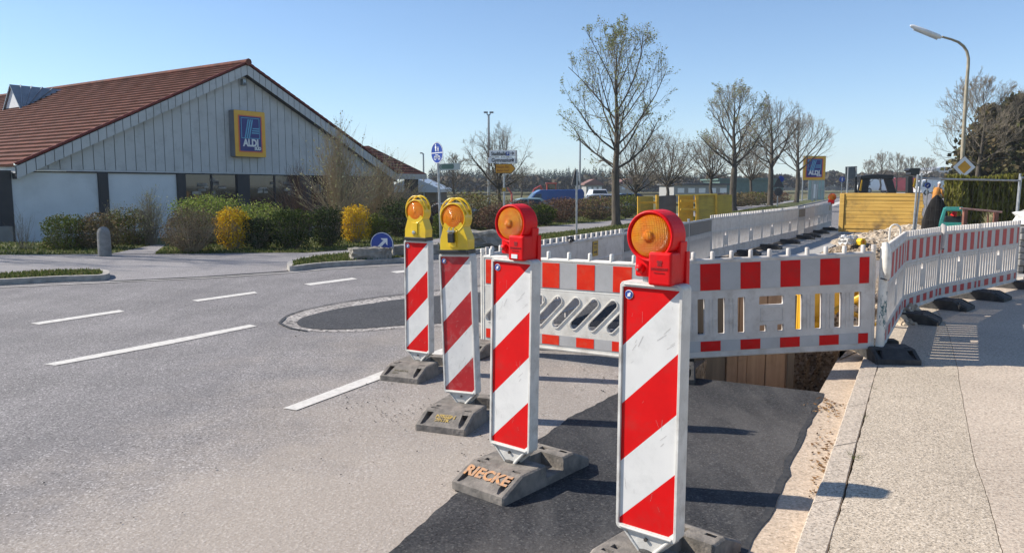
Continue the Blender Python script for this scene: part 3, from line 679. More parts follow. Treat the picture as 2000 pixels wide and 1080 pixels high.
    # warning lamp
    if kind == 'red':
        zc = z1 + .188; ro = .101
        h = MB(); hd = [(ro - .012, -.055), (ro, -.06), (ro + .003, -.02), (ro + .003, .055), (ro - .02, .068)]
        Mz = Matrix.Translation((0, 0, zc))
        h.lathe([(ro - .016, .0), (ro - .012, -.055), (ro - .004, -.062), (ro + .002, -.055), (ro + .004, .05), (ro - .012, .066)], 40, 0, Mz, 'y')
        h.plate([(-.10, zc - .03), (-.055, z1 + .03), (-.055, z1 + .01), (.104, z1 - .10 + .11), (.108, zc - .02)][::1], (), .0, .06)
        h.plate([(.02, zc - .08), (.02, z1 - .11), (.115, z1 - .11), (.113, zc - .06)], (), .045, .075)
        lo = h.build("warning_lamp", M_LRED, root, bevel=.004, seg=2); lo.matrix_local = Lm
        bx = MB(); bx.box(.005, .105, -.075, .045, z1 - .004, z1 + .128); o = bx.build("battery_box", M_LRED, lo, bevel=.010, seg=3)
        bx = MB(); bx.box(-.075, -.012, -.035, .045, z1 + .022, z1 + .115); o = bx.build("switch_box", M_LRED, lo, bevel=.009, seg=3)
        kb = MB(); kb.lathe([(.019, -.034), (.019, -.048), (.012, -.058), (.004, -.060)][::-1], 16, 0, Matrix.Translation((-.048, 0, z1 + .058)), 'y'); kb.build("knob", M_LRED, lo, True)
        kb = MB(); kb.lathe([(.005, -.066), (.005, -.058)], 10, 0, Matrix.Translation((-.048, 0, z1 + .055)), 'y'); kb.build("key_lock", M_CHROME, lo)
        nk = MB(); nk.tube([(-.03, 0, z1 - .01), (-.03, 0, z1 + .03)], .024, 14); nk.tube([(.03, 0, z1 - .01), (.03, 0, z1 + .02)], .018, 12); nk.build("lamp_socket", M_STEEL, lo)
        em = MB(); cx, cz = .055, z1 + .085
        for a, b2, r in ((-.006, .006, .006), (.006, .006, .006), (0, 0, .007), (-.005, -.006, .005), (.005, -.006, .005)): em.plate(circle(cx + a, cz + b2, r, 8), (), -.0768, -.0755)
        eo = em.build("emblem", M_EMB, lo); text("lettering", "HORIZONT", .014, M_EMB, lo, (cx, -.0762, z1 + .062), bold=.0002, ext=.0006)
        text("lettering", "Warnleuchte", .009, M_EMB, lo, (cx, -.0762, z1 + .047), ext=.0005)
        if mark and len(mark) > 0:
            pl = MB(); pl.box(.028, .068, -.0775, -.076, z1 + .008, z1 + .03); pl.build("label_plate", M_WHITE, lo)
        r = ro - .0135; prof = [(r, .0), (r, -.044), (r * .98, -.050)] + [(r * .98 * math.cos(a), -.050 - .018 * math.sin(a)) for a in [i * math.pi / 2 / 8 for i in range(1, 8)]] + [(.018, -.068), (.012, -.072), (.001, -.074)]
        l = MB(); l.lathe(prof[::-1], 40, 0, None, 'y')
        le = l.build("lens", M_LENS, lo, True); le.location = (0, 0, zc)
    else:
        zb = z1 + .004; zc = z1 + .264; ro = .106
        g = MB(); g.box(-.125, .125, -.06, .06, z1 - .002, zb + .024)
        h = MB(); z = zb + .024
        body = [(-.118, z), (.118, z), (.122, z + .075), (.096, z + .145), (.075, z + .20), (-.075, z + .20), (-.092, z + .145), (-.115, z + .075)]
        h.plate(body, (), -.052, .052)
        h.plate([(-.030, z + .02), (.030, z + .02), (.030, z + .12), (.040, z + .135), (-.040, z + .135), (-.030, z + .12)], (), -.060, -.050)
        Mz = Matrix.Translation((0, 0, zc))
        h.lathe([(ro - .012, -.01), (ro - .008, -.05), (ro - .002, -.056), (ro + .004, -.05), (ro + .004, .05), (ro - .008, .056)], 40, 0, Mz, 'y')
        arc = [(math.cos(a) * .112, 0, zc + .02 + math.sin(a) * .122) for a in [math.pi * i / 14 for i in range(15)]]
        h.tube([(x, -.035, zz) for x, _, zz in arc], .007, 8); h.tube([(x, .03, zz) for x, _, zz in arc], .009, 8)
        lo = h.build("warning_lamp", M_LYEL, root, bevel=.005, seg=2); lo.matrix_local = Lm
        g.build("rubber_gasket", M_BLK, lo, bevel=.004)
        l = MB(); r = ro - .012; prof = [(r, .0), (r, -.040)] + [(r * math.cos(a), -.040 - .018 * math.sin(a)) for a in [i * math.pi / 2 / 8 for i in range(1, 8)]] + [(.012, -.060), (.001, -.062)]
        l.lathe(prof[::-1], 40, 0, None, 'y'); le = l.build("lens", M_LENSY, lo, True); le.location = (0, 0, zc)
        if kind == 'padlock':
            pk = MB(); pk.box(-.030, .022, -.088, -.062, z + .055, z + .128); po = pk.build("padlock", M_BLK, lo, bevel=.006)
            sh = MB()
            for xx in (-.022, .014): sh.tube([(xx, -.075, z + .12), (xx, -.072, z + .160), (xx, -.055, z + .165)], .004, 8)
            sh.box(-.034, .028, -.083, -.06, z + .135, z + .145); sh.build("shackle", M_STEEL, lo)
        else:
            kb = MB(); kb.lathe([(.003, -.072), (.017, -.070), (.021, -.058)], 18, 0, Matrix.Translation((-.006, 0, z + .045)), 'y'); kb.build("key_lock", M_CHROME, lo)
    return root

def gpos(px, py, z=.12): g = G(px, py, z); return (g.x, g.y, 0)
beacon(gpos(820, 702), 30, (0.2, 0), .945, 'lock', "striped beacon with yellow lamp and round silver lock, farthest left of the four", M_RED, 8,
       [("BAUKATA", .03, -.02, -.315, .083, M_STENG, R(25), 0), ("28 KG", .022, -.06, -.345, .069, M_STENG, R(25), 0)], fy=.02)
beacon(gpos(905, 784), 27, (-1.9, 0), .945, 'padlock', "leaning striped beacon with yellow lamp and black padlock box, red film scratched", M_REDP, 6,
       [("NISSEN", .045, 0, -.30, .091, M_STENY, R(25), .002), ("2017K", .04, -.01, -.335, .075, M_STENY, R(25), .002)], fy=.01)
beacon((0.004, 4.15, 0.012), 38, (1.0, 0), 1.0, 'red', "striped beacon with red hooded lamp on a rubber base stencilled in orange", M_RED, -2,
       [("RIECKE", .098, -.005, -.300, .0925, M_STEN, R(25), .004)])
beacon((0.578, 3.085, 0.012), 38, (0.1, 0), 1.0, 'red', "nearest striped beacon with the biggest red hooded lamp, its base cut off below", M_RED, -4)

M_GFILM = mat('grey_white_film', (0.47, 0.46, 0.45), (0.42, 0.41, 0.40), 5, 0.45, dirt=(0.33, 0.31, 0.29), dscale=8, damt=0.4, spec=0.35)
# ------------------------------------------------------------------ barrier boards
def barrier(kind, L=2.0, dense=.125, film=None, pegs=9, label="", group=None, loc=(0, 0, 0), rz=0, sx=1.0, white=None, legend=False, swing=False):
    root = thing("barrier_board", label, "barrier", loc, rz, group); root.scale = (sx, 1, 1)
    zb, zt = .10, .97; holes = []
    if kind == 'coarse':
        for x in (.155, .345, .535, .725): holes.append(rrect(x - .035, x + .035, .305, .625, .008, 2))
        holes.append(rrect(.895, 1.13, .545, .625, .010, 2)); holes.append(rrect(.90, .965, .305, .365, .006, 2)); holes.append(rrect(1.07, 1.13, .305, .365, .006, 2))
        for x in (1.275, 1.465, 1.655, 1.845): holes.append(rrect(x - .035, x + .035, .305, .625, .008, 2))
    elif kind == 'diag':
        r = .044; dx, dz = .22, .22
        for i in range(9):
            x0 = .04 + i * .196; a = Vector((x0 + r, .360)); b = a + Vector((dx, dz)); d = (b - a).normalized(); t0 = math.atan2(d.y, d.x); pl = []
            if b.x > 1.93: b = a + d * .10
            if a.x > 1.90: continue
            for k in range(9): t = t0 - math.pi / 2 + math.pi * k / 8; pl.append((b.x + r * math.cos(t), b.y + r * math.sin(t)))
            for k in range(9): t = t0 + math.pi / 2 + math.pi * k / 8; pl.append((a.x + r * math.cos(t), a.y + r * math.sin(t)))
            holes.append(pl)
    elif kind == 'fine':
        x = .09
        while x < 1.93:
            if not .84 < x < 1.16: holes.append(rrect(x - .017, x + .017, .30, .635, .006, 1))
            x += dense
        holes.append(rrect(.90, 1.0, .56, .635, .006, 1)); holes.append(rrect(.93, .96, .30, .36, .004, 1)); holes.append(rrect(1.04, 1.07, .30, .36, .004, 1))
    elif kind == 'gate':
        x = .08
        while x < 1.94: holes.append(rrect(x - .010, x + .010, .16, .60, .003, 1)); x += .045
    for h in holes: h.reverse()
    W = white or M_WBAR; b = MB(); T = {'coarse': .020, 'diag': .017, 'fine': .013}.get(kind, .009)
    b.plate([(0.02, zb), (L - .02, zb), (L - .02, zt), (.02, zt)], holes, -T, T)
    for z, r in ((zt - .012, .024), (.675, .020), (.28 if kind != 'gate' else .135, .018), (zb + .012, .022)): b.tube([(.02, 0, z), (L - .02, 0, z)], r, 8)
    b.tube([(.02, 0, zb), (.02, 0, zt)], .022, 8); b.tube([(L - .02, 0, zb), (L - .02, 0, zt)], .022, 8)
    n = pegs if kind != 'gate' else 0
    for i in range(n): x = .10 + (L - .2) * i / (n - 1); b.tube([(x, 0, zt - .01), (x, 0, zt + .066), (x, 0, zt + .072)], [.021, .020, .014], 10)
    if kind in ('coarse',):
        for x in (.25, .44, .63, 1.37, 1.56, 1.75):
            for o in (-.018, .018): b.tube([(x + o, -T, .31), (x + o, -T, .62)], .005, 5)
        b.tube([(.91, -T, .40), (1.12, -T, .40), (1.12, -T, .52), (.91, -T, .52), (.91, -T, .40)], .004, 5)
    for h in holes:     # raised lips round the slots
        if kind == 'diag':
            P = [(a, -T - .002, c) for a, c in h] + [(h[0][0], -T - .002, h[0][1])]; b.tube(P, .007, 5, cap=False)
    fo = b.build("board", W, root); smooth_angle(fo, 50)
    if film:
        for z0, z1, nm in ((.70, .935, "upper_film"), (.155, .245, "lower_film")):
            f = MB(); f.box(.045, L - .045, -T - .004, -T - .0015, z0 - .004, z1 + .004, 1)
            w = (L - .1) / 10; x = .05
            for i in range(11):
                ww = w / 2 if i in (0, 10) else w
                if i % 2 == 0: f.box(x, x + ww, -T - .006, -T - .0036, z0, z1, 0)
                x += ww
            f.build(nm, [film, M_GFILM], root)
    for x in (-.005, L + .005):
        ps = MB(); ps.tube([(x, 0, .03), (x, 0, 1.0)], .020, 10); ps.tube([(x, 0, 1.0), (x, 0, 1.04)], [.024, .022], 10)
        po = ps.build("end_post", W if kind != 'gate' else M_STEEL, root); smooth_angle(po, 50)
    if swing:
        s = MB(); s.tube([(L + .005, -.005, 1.06), (L + .005, -.03, 1.05), (L + .005, -.045, .95), (L + .005, -.035, .80), (L + .005, -.01, .74), (L + .005, 0, .73)], [.028, .034, .034, .028, .02, .015], 10)
        smooth_angle(s.build("hinge_handle", W, root), 50)
        s = MB(); s.tube([(L - .02, -.03, .765), (L + .005, -.055, .755), (L + .03, -.03, .765)], .005, 6); s.build("wire_tie", M_BLK, root)
    return root
def between(a, b): d = b - a; return math.atan2(d.y, d.x), d.length
# left board facing the road, right board across the trench
bl = Vector((-.29, 7.62, 0)); bmid = Vector((1.36, 6.70, 0)); br = Vector((3.27, 6.86, 0))
rz, ln = between(bl, bmid)
b1 = barrier('diag', film=M_FLUOR, label="orange striped barrier board with slanting slots across the roadway", loc=bl, rz=rz, sx=ln / 2.0, white=M_WPL)
stk = MB(); stk.box(.58, .63, -.027, -.024, .87, .945); stk.build("paper_label", mat("yellowed_paper", (0.6, 0.55, 0.42), None, 4, .8), b1)
rz, ln = between(bmid, br)
b2 = barrier('coarse', film=M_RED, pegs=11, label="red striped barrier board with upright slots in front of the timber trench", loc=(bmid.x, bmid.y, .03), rz=rz, sx=ln / 2.0, swing=False)
b2.rotation_euler = (0, -R(2.0), rz)
# chain of boards along the pavement
names = ["striped barrier board seen edge-on beside the corner post", "striped barrier board second in the pavement row with narrow lit slots", "striped barrier board third in the pavement row with a square window", "last striped barrier board of the pavement row, at the right"]
for i in range(4):
    rz, ln = between(BAR[i], BAR[i + 1]); barrier('fine', film=M_REDP, pegs=15 if i else 13, label=names[i], group="striped barrier boards along the pavement", loc=(BAR[i].x, BAR[i].y, .10), rz=rz, sx=ln / 2.0, swing=(i in (1,)))
# corner post with hanging handle
cpst = thing("corner_post", "white plastic corner post with graffiti between two striped barrier boards", "post", (3.33, 6.84, .1))
p = MB(); p.tube([(0, 0, .02), (0, 0, 1.02)], .036, 12); p.tube([(-.01, -.02, 1.05), (-.012, -.05, 1.0), (0, -.052, .85), (.01, -.04, .74), (.01, -.02, .71)], [.028, .036, .036, .026, .014], 12); smooth_angle(p.build("post", M_WPL, cpst), 50)
g = MB(); random.seed(4)
for _ in range(60):
    x = random.uniform(-.028, .028); z = random.gauss(.42, .07); l = random.uniform(.01, .035); a = random.uniform(0, 6.28)
    y = -math.sqrt(max(.0, .0372 ** 2 - x * x)); g.add([(x, y - .001, z), (x + .004, y - .001, z), (x + .004 + l * .2 * math.cos(a), y - .001, z + l), (x + l * .2 * math.cos(a), y - .001, z + l)], [(0, 1, 2, 3)])
g.build("graffiti", mat("teal_ink", (0.03, 0.13, 0.15), None, 5, .8), cpst)
p = MB(); p.tube([(-.04, -.03, .74), (0, -.06, .73), (.04, -.03, .74)], .006, 6); p.build("wire_tie", M_BLK, cpst)

def foot(loc, rz, label, dark=True, tilt=(0, 0)):
    o = link("rubber_foot", FOOTD if dark else FOOT); o.location = loc; o.rotation_euler = (R(tilt[0]), R(tilt[1]), R(rz)); add_bevel(o, .006, 2, 30)
    return tag(o, label, "barrier foot", "rubber feet under the barriers")
foot((3.43, 6.98, .1), -6, "dark rubber foot under the corner post at the kerb")
foot((4.56, 8.85, .1), 55, "dark rubber foot where the first two pavement boards meet")
foot((5.52, 9.86, .1), 45, "dark rubber foot where the second and third pavement boards meet")
foot((6.52, 10.68, .1), 42, "rubber foot where the third and fourth pavement boards meet")
foot((7.8, 11.8, .1), 40, "rubber foot under the far right end of the pavement row")
foot((-.29, 7.62, 0.012), -30, "rubber foot under the left end of the slanting-slot board", False)
foot((1.42, 6.66, .012), -12, "dark rubber foot at the middle joint, half hidden behind the nearest beacon")

# far row of plain boards on the road side of the trench (seen from behind)
M_GREYB = sheet_plastic("greyed_barrier", (0.52, 0.50, 0.48), (0.46, 0.44, 0.42), (0.34, 0.31, 0.27), 0.12)
M_BAND = mat("film_backside", (0.10, 0.105, 0.11), (0.13, 0.13, 0.13), 3, .5)
FR = [Vector(p + (0,)) for p in ((-.25, 7.8), (.68, 9.5), (1.62, 11.25), (2.5, 13.0), (3.4, 14.8), (4.3, 16.6), (5.45, 18.45), (6.6, 20.3), (7.8, 22.25), (8.95, 24.1), (9.5, 25.0), (10.55, 26.9), (11.65, 28.8), (12.75, 30.75))]
kinds = ['fine', 'fine', 'gate', 'gate', 'gate', 'fine', 'fine', 'fine', 'fine', 'gate', 'fine', 'fine', 'fine']
ordn = ["nearest plain board of the far barrier row, joined behind the striped one", "second plain board of the far row with a yellow notice", "first grey slatted gate panel of the far row", "second grey slatted gate panel of the far row", "third grey slatted gate panel, with a dark upper band, just right of the biggest lamp",
        "plain board next to the gate panels in the far row", "plain board in the middle of the far row, before the second tree", "plain board in the far row below the third tree", "plain board of the far row before the narrow dark gate", "narrow dark gate panel in the far row",
        "plain board beyond the narrow gate in the far row", "last but one plain board of the far row", "last plain board of the far row, carrying the small red lamp"]
farb = []
for i in range(13):
    rz, ln = between(FR[i], FR[i + 1]); k = kinds[i]
    b = barrier(k, dense=.085, pegs=11 if i < 3 else 13, label=ordn[i], group="plain boards of the far barrier row", loc=FR[i], rz=rz, sx=ln / 2.0, white=M_GREYB if k != 'fine' else M_WBAR); farb.append(b)
    if k == 'gate':
        f = MB(); f.box(.05, 1.95, -.022, -.012, .70, .94); f.build("band", M_BAND, b)
    if i >= 2: foot((FR[i].x + .12, FR[i].y - .05, .03), 64, f"dark rubber foot under the far barrier row, {['', '', 'second', 'third', 'fourth', 'fifth', 'sixth', 'seventh', 'eighth', 'ninth', 'tenth', 'eleventh', 'twelfth'][i]} from the near end")
nt_ = MB(); nt_.box(.80, .98, -.026, -.0175, .73, .93); no = nt_.build("notice", mat("yellow_notice", (0.50, 0.32, 0.06), (0.42, 0.26, 0.05), 12, .7), farb[1])
nb = MB(); nb.box(.83, .95, -.0285, -.0265, .885, .90); nb.box(.83, .93, -.0285, -.0265, .85, .858); nb.box(.83, .95, -.0285, -.0265, .83, .838); nb.box(.83, .90, -.0285, -.0265, .77, .79); nb.box(.915, .94, -.0285, -.0265, .765, .80); nb.build("print", M_BLK, no)
nt_ = MB(); nt_.box(1.35, 1.5, -.026, -.0175, .74, .93); nt_.build("notice", MATS["yellow_notice"], farb[12])
q = MB(); random.seed(9)
q.tube([(1.95, -.03, 1.02), (2.0, -.06, 1.03), (2.05, -.05, 1.0), (2.1, -.06, .99), (2.06, -.03, .97), (2.0, -.05, .99)], .012, 6); q.build("strap", M_BLK, farb[0])
# small distant red lamp on the last board
sl = thing("warning_lamp", "small red warning lamp standing on the last board of the far row", "warning lamp", (12.62, 30.5, .97), R(-25))
q = MB(); q.box(-.12, .12, -.06, .06, .0, .16); q.build("battery_box", M_LRED, sl, bevel=.02)
q = MB(); q.lathe([(.13, -.05), (.15, -.04), (.15, .05), (.13, .06)], 20, 0, Matrix.Translation((0.03, 0, .27)), 'y'); q.build("hood", mat("red_orange_hood", (0.8, 0.06, 0.012), None, 5, .4), sl)
q = MB(); q.lathe([(.02, -.075), (.10, -.06), (.128, -.045)], 20, 0, Matrix.Translation((0.03, 0, .27)), 'y'); q.build("lens", M_LENSY, sl, True)

# ------------------------------------------------------------------ supermarket building
M_TILE = mat("clay_roof_tile", (0.18, 0.066, 0.044), (0.11, 0.045, 0.033), 2.6, 0.85, bump=0.3, bscale=20, dirt=(0.075, 0.055, 0.045), dscale=1.4, damt=0.7, spec=.15)
M_TSHADE = mat('course_shadow_line', (0.07, 0.032, 0.024), None, 6, 0.95, spec=.05)  # dark riser colour paints the shadow lines between tile courses
M_TILER = mat("red_verge_tile", (0.22, 0.04, 0.028), (0.14, 0.03, 0.022), 3, 0.8)
M_CLAD = mat("grey_cladding", (0.52, 0.525, 0.52), (0.48, 0.485, 0.48), 1.2, 0.55, bump=0.05, dirt=(0.25, 0.25, 0.24), dscale=1.5, damt=0.5)
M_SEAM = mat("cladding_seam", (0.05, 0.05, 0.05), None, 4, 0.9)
M_RENDER = mat("white_render", (0.68, 0.70, 0.71), (0.64, 0.66, 0.67), 1.5, 0.8, dirt=(0.42, 0.43, 0.43), dscale=.8, damt=.4)
M_COLUMN = mat("black_column", (0.016, 0.018, 0.022), (0.025, 0.025, 0.03), 3, 0.5)
M_ZINC = mat("zinc_sheet", (0.33, 0.36, 0.38), (0.26, 0.29, 0.31), 3, 0.4, metal=0.5)
def glassmat(name, col, rough=.04):
    m, nt, b = nodes(name); b.inputs['Base Color'].default_value = (*col, 1); b.inputs['Roughness'].default_value = rough; b.inputs['Specular IOR Level'].default_value = .8
    n = nt.nodes.new("ShaderNodeTexNoise"); n.inputs['Scale'].default_value = 1.2; tc = nt.nodes.new("ShaderNodeTexCoord"); nt.links.new(tc.outputs['Object'], n.inputs['Vector'])
    bp = nt.nodes.new("ShaderNodeBump"); bp.inputs['Strength'].default_value = .04; nt.links.new(n.outputs[0], bp.inputs['Height']); nt.links.new(bp.outputs[0], b.inputs['Normal']); return m
M_GLASS = glassmat("dark_window_glass", (0.018, 0.022, 0.024))
WD = Vector((1000, 1500, 0)).normalized(); WN = Vector((-WD.y, WD.x, 0))
WP0 = V(0, 330, 27.0)
def Wray(px, py, off=0.0):
    d = ray(px, py); C = Vector((0, 0, CAMH)); O = Vector((WP0.x, WP0.y, 0)) + WN * off
    t = (O - C).dot(WN) / d.dot(WN); p = C + d * t
    return (p - O).dot(WD), p.z
sA, zA = Wray(482, 124, -.35)
s300, zV = Wray(300, 205, -.35)
sR, zR = Wray(776, 338, -.35)
zc = (Wray(60, 331)[1] + Wray(400, 335)[1] + Wray(300, 334)[1]) / 3
HALF = sR - sA; SL = (zA - zR) / HALF
BO = Vector((WP0.x, WP0.y, 0)) + WD * sA          # ground point under the gable peak
bd = thing("supermarket_building", "low supermarket hall with red tiled gable roof and grey board cladding", "building", BO, math.atan2(WD.y, WD.x))
GB = -0.5
def S(px, py=360): return Wray(px, py)[0] - sA
LEN = 34.0
bh = HALF - .3
# gable cladding: one board after another with dark seams between
c = MB(); c.plate([(-bh, zc - .02), (bh, zc - .02), (bh, zc + .02), (0, zA - .30 + .0), (-bh, zc + .02)], (), .03, .14); c.build("gable_backing", M_SEAM, bd)
c = MB(); x = -bh + .1; bw = .42
while x < bh:
    x1 = min(x + bw - .028, bh); za = zA - .32 - SL * abs(x); zb = zA - .32 - SL * abs(x1)
    if min(za, zb) > zc + .05:
        P = [(x, zc), (x1, zc), (x1, zb)] + ([(0, zA - .32)] if x < 0 < x1 else []) + [(x, za)]
        c.plate(P, (), -.005, .03)
    x += bw
c.box(-bh, bh, -.03, .02, zc - .07, zc - .004); c.build("gable_cladding", M_CLAD, bd)
# verge boards along both rakes
v = MB(); k = 0
for sd in (-1, 1):
    n = 30
    for i in range(n):
        a = HALF * i / n + .015; b = HALF * (i + 1) / n - .012
        za, zb_ = zA - .06 - SL * a, zA - .06 - SL * b
        P = [(sd * a, za - .44), (sd * b, zb_ - .44), (sd * b, zb_), (sd * a, za)]
        v.plate(P if sd > 0 else P[::-1], (), -.36, -.33)
v.build("verge_board", M_CLAD, bd)
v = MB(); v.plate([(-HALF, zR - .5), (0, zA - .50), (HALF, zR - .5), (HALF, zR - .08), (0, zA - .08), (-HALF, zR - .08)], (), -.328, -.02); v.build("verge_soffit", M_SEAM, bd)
# tiled slopes in courses
for sd in (-1, 1):
    r = MB(); n = 27; hyp = HALF * 1.01
    for i in range(n):
        a = hyp * i / n; b = hyp * (i + 1) / n; za = zA - SL * a; zb_ = zA - SL * b + .075
        m = 60; y0, y1 = -.40, LEN; vs = []
        for j in range(m + 1):
            y = y0 + (y1 - y0) * j / m; w = .004 * math.sin(j * 2.1 + i * 1.3) + random.Random(i * 97 + j).uniform(-.003, .003)
            vs += [(sd * a, y, za + w), (sd * b, y, zb_ + w), (sd * b, y, zb_ - .10)]
        fs = []
        for j in range(m):
            o = j * 3
            for cc in range(2):
                f = (o + cc, o + cc + 1, o + 3 + cc + 1, o + 3 + cc); fs.append(f if sd > 0 else f[::-1])
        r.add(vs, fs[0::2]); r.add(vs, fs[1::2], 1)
    r.build("roof", [M_TILE, M_TSHADE], bd)
r = MB()
for sd in (-1, 1):
    n = 34
    for i in range(n):
        a = HALF * i / n; b = HALF * (i + 1.15) / n; r.tube([(sd * a, -.39, zA + .03 - SL * a), (sd * b, -.39, zA + .05 - SL * b)], .055, 6)
r.build("verge_tiles", M_TILER, bd)
r = MB(); r.tube([(0, -.45, zA + .05), (0, LEN, zA + .05)], .13, 8); r.tube([(0, -.5, zA + .04), (0, -.42, zA + .04)], .16, 8); rg = r.build("ridge_tiles", M_TILE, bd)
r = MB(); r.box(-HALF + .4, HALF - .4, .5, LEN, GB, zc - .1); r.box(-HALF + .8, -HALF + .4, .5, LEN, GB, zc); r.build("hall_walls", M_RENDER, bd)
r = MB(); r.box(-HALF - .02, -HALF + .13, -.3, LEN, zR - .3, zR - .02); r.box(HALF - .13, HALF + .02, -.3, LEN, zR - .3, zR - .02); r.build("gutter_fascia", M_CLAD, bd)
r = MB(); r.box(-HALF + .2, HALF - .2, -.02, .6, zc - .12, zc - .075); r.build("lintel", M_SEAM, bd)
# columns, render panels, windows
cols = [(-6, 22), (192, 211), (346, 362), (463, 487), (584, 606), (690, 712), (752, 768)]
for a, b in cols:
    q = MB(); q.box(S(a), S(b), -.04, .28, GB, zc - .075); q.build("column", M_COLUMN, bd)
for a, b in ((-160, -6), (22, 192), (211, 346)):
    q = MB(); q.box(S(a), S(b), .05, .2, GB, zc - .075); q.build("wall_panel", M_RENDER, bd)
q = MB(); q.box(S(-160), S(5), -.5, -.1, GB, .28); q.build("plinth", mat("concrete_plinth", (0.3, 0.28, 0.25), None, 4, .9), bd)
M_SHELFREFL = mat("shelves_and_reflections", (0.42, 0.38, 0.32), (0.06, 0.05, 0.045), 1.8, .9, stretch=(1, 1, 5))
for a, b, k in ((362, 463, 2), (487, 584, 2), (606, 690, 2), (712, 752, 1)):
    s0, s1 = S(a), S(b); f = MB()
    for i in range(k + 1):
        x = s0 + (s1 - s0) * i / k; f.box(x - .035, x + .035, .0, .1, GB + .5, zc - .075)
    f.box(s0, s1, .0, .1, GB + .3, GB + .5)
    fo = f.build("window", M_COLUMN, bd); p = MB(); p.box(s0 + .02, s1 - .02, .04, .06, GB + .5, zc - .08); p.build("pane", M_GLASS, fo)
    random.seed(a); 
    for _ in range(9):
        it = MB(); x = random.uniform(s0 + .1, s1 - .5); zz = random.uniform(1.2, zc - .4); it.box(x, x + random.uniform(.2, .5), .022, .034, zz, zz + random.uniform(.05, .25)); it.build("reflection_shelf_streak", M_SHELFREFL, fo)  # pale streaks painted for reflections and shop shelves in the glass
# small lamp under the peak
q = MB(); sx = S(472, 163); zz = Wray(472, 163)[1]; q.box(sx - .08, sx + .08, -.22, -.03, zz - .10, zz + .16); q.tube([(sx, -.25, zz - .08), (sx, -.12, zz + .02)], .07, 8); q.build("gable_lamp", M_ZINC, bd, bevel=.01)
# porch hip at the right corner
pw = Wray(833, 340, 1.0)[0] - sA - HALF; pB = Vector((HALF + pw, 1.0, zR + .02)); sl = .60
def build_pt(s, y, z): p = BO + WD * s + WN * y; return Vector((p.x, p.y, z))
def project(p): q = p - Vector((0, 0, CAMH)); dz = q.y * CP - q.z * SP; return 1000 + F * q.x / dz, 540 - F * (q.y * SP + q.z * CP) / dz
best = min(((abs(project(build_pt(pB.x - t / 20, 1 + t / 20, pB.z + t / 20 * k / 100))[0] - 719) + abs(project(build_pt(pB.x - t / 20, 1 + t / 20, pB.z + t / 20 * k / 100))[1] - 285), t / 20, k / 100) for t in range(10, 160) for k in range(20, 110)))
dep, sl = best[1], best[2]; print("porch", pw, best)
A0 = (HALF - 3.5, 1.0, zR + .02)
def hipz(y): return zR + .02 + (y - 1.0) * sl
r = MB(); n = 10
for i in range(n):
    y0 = 1.0 + dep * i / n; y1 = 1.0 + dep * (i + 1) / n; xr0 = pB.x - (y0 - 1.0); xr1 = pB.x - (y1 - 1.0)
    r.add([(A0[0], y0, hipz(y0)), (xr0, y0, hipz(y0)), (xr1, y1, hipz(y1) - .05), (A0[0], y1, hipz(y1) - .05), (A0[0], y0, hipz(y0) - .05), (xr0, y0, hipz(y0) - .05)], [(0, 1, 2, 3), (4, 5, 1, 0)])
r.add([(pB.x, 1.0, pB.z), (pB.x, 1.0 + 9, pB.z), (pB.x - dep, 9, hipz(1 + dep)), (pB.x - dep, 1 + dep, hipz(1 + dep))], [(0, 1, 2, 3)])
r.build("porch_roof", M_TILE, bd)
r = MB(); x = HALF - 1.0
while x < pB.x - .1: r.box(x, min(x + .40, pB.x), .97, 1.0, zR - .32, zR - .01); x += .42
r.box(HALF - 1, pB.x, 1.0, 1.06, zR - .31, zR - .02); r.box(pB.x - .04, pB.x, 1.0, 10, zR - .3, zR); r.build("porch_fascia", M_CLAD, bd)
r = MB(); r.box(Wray(797, 360, 1.5)[0] - sA, Wray(812, 360, 1.5)[0] - sA, 1.3, 1.8, GB - .5, zR - .3); r.build("porch_column", M_COLUMN, bd)
# dormer on the left slope
def roofpt(px, py):
    d = ray(px, py); C = Vector((0, 0, CAMH)); Mi = Matrix.Rotation(-math.atan2(WD.y, WD.x), 4, 'Z'); C2 = Mi @ (C - BO); d2 = Mi @ d
    t = (zA + SL * C2.x - C2.z) / (d2.z - SL * d2.x); return C2 + d2 * t
pa = roofpt(8, 216); pb = roofpt(44, 211); sx = (pa.x + pb.x) / 2; y0, y1 = min(pa.y, pb.y), max(pa.y, pb.y); zb0 = zA + SL * sx; hh = (y1 - y0) * .62; ym = (y0 + y1) / 2
q = MB(); q.add([(sx, y0, zb0 - .1), (sx, y1, zb0 - .1), (sx, ym, zb0 + hh), (sx + .1, y0, zb0 - .1), (sx + .1, y1, zb0 - .1), (sx + .1, ym, zb0 + hh)], [(0, 2, 1), (3, 4, 5), (0, 1, 4, 3), (1, 2, 5, 4), (2, 0, 3, 5)]); dm = q.build("dormer", M_RENDER, bd)
q = MB(); L2 = hh / SL + .2
for sg, ye in ((1, y0 - .12), (-1, y1 + .12)):
    P = [(sx - .1, ye, zb0 - .12), (sx - .1, ym, zb0 + hh + .1), (sx + L2, ym, zb0 + hh + .1), (sx + .3, ye, zb0 + .0)]
    q.add(P + [(a, b, c - .07) for a, b, c in P], [(0, 1, 2, 3), (7, 6, 5, 4), (0, 4, 5, 1), (1, 5, 6, 2), (2, 6, 7, 3), (3, 7, 4, 0)])
    for t in (.2, .4, .6, .8):
        e = Vector(P[0]).lerp(Vector(P[3]), t); f2 = Vector(P[1]).lerp(Vector(P[2]), t); q.tube([e + Vector((0, 0, .03)), f2 + Vector((0, 0, .03))], .03, 4)
q.build("dormer_roof", M_ZINC, dm)
for px in (4, ):
    pa = roofpt(-14, 216); sx2 = sx - .1
for (px, py) in ((120, 330), (380, 262)): pass

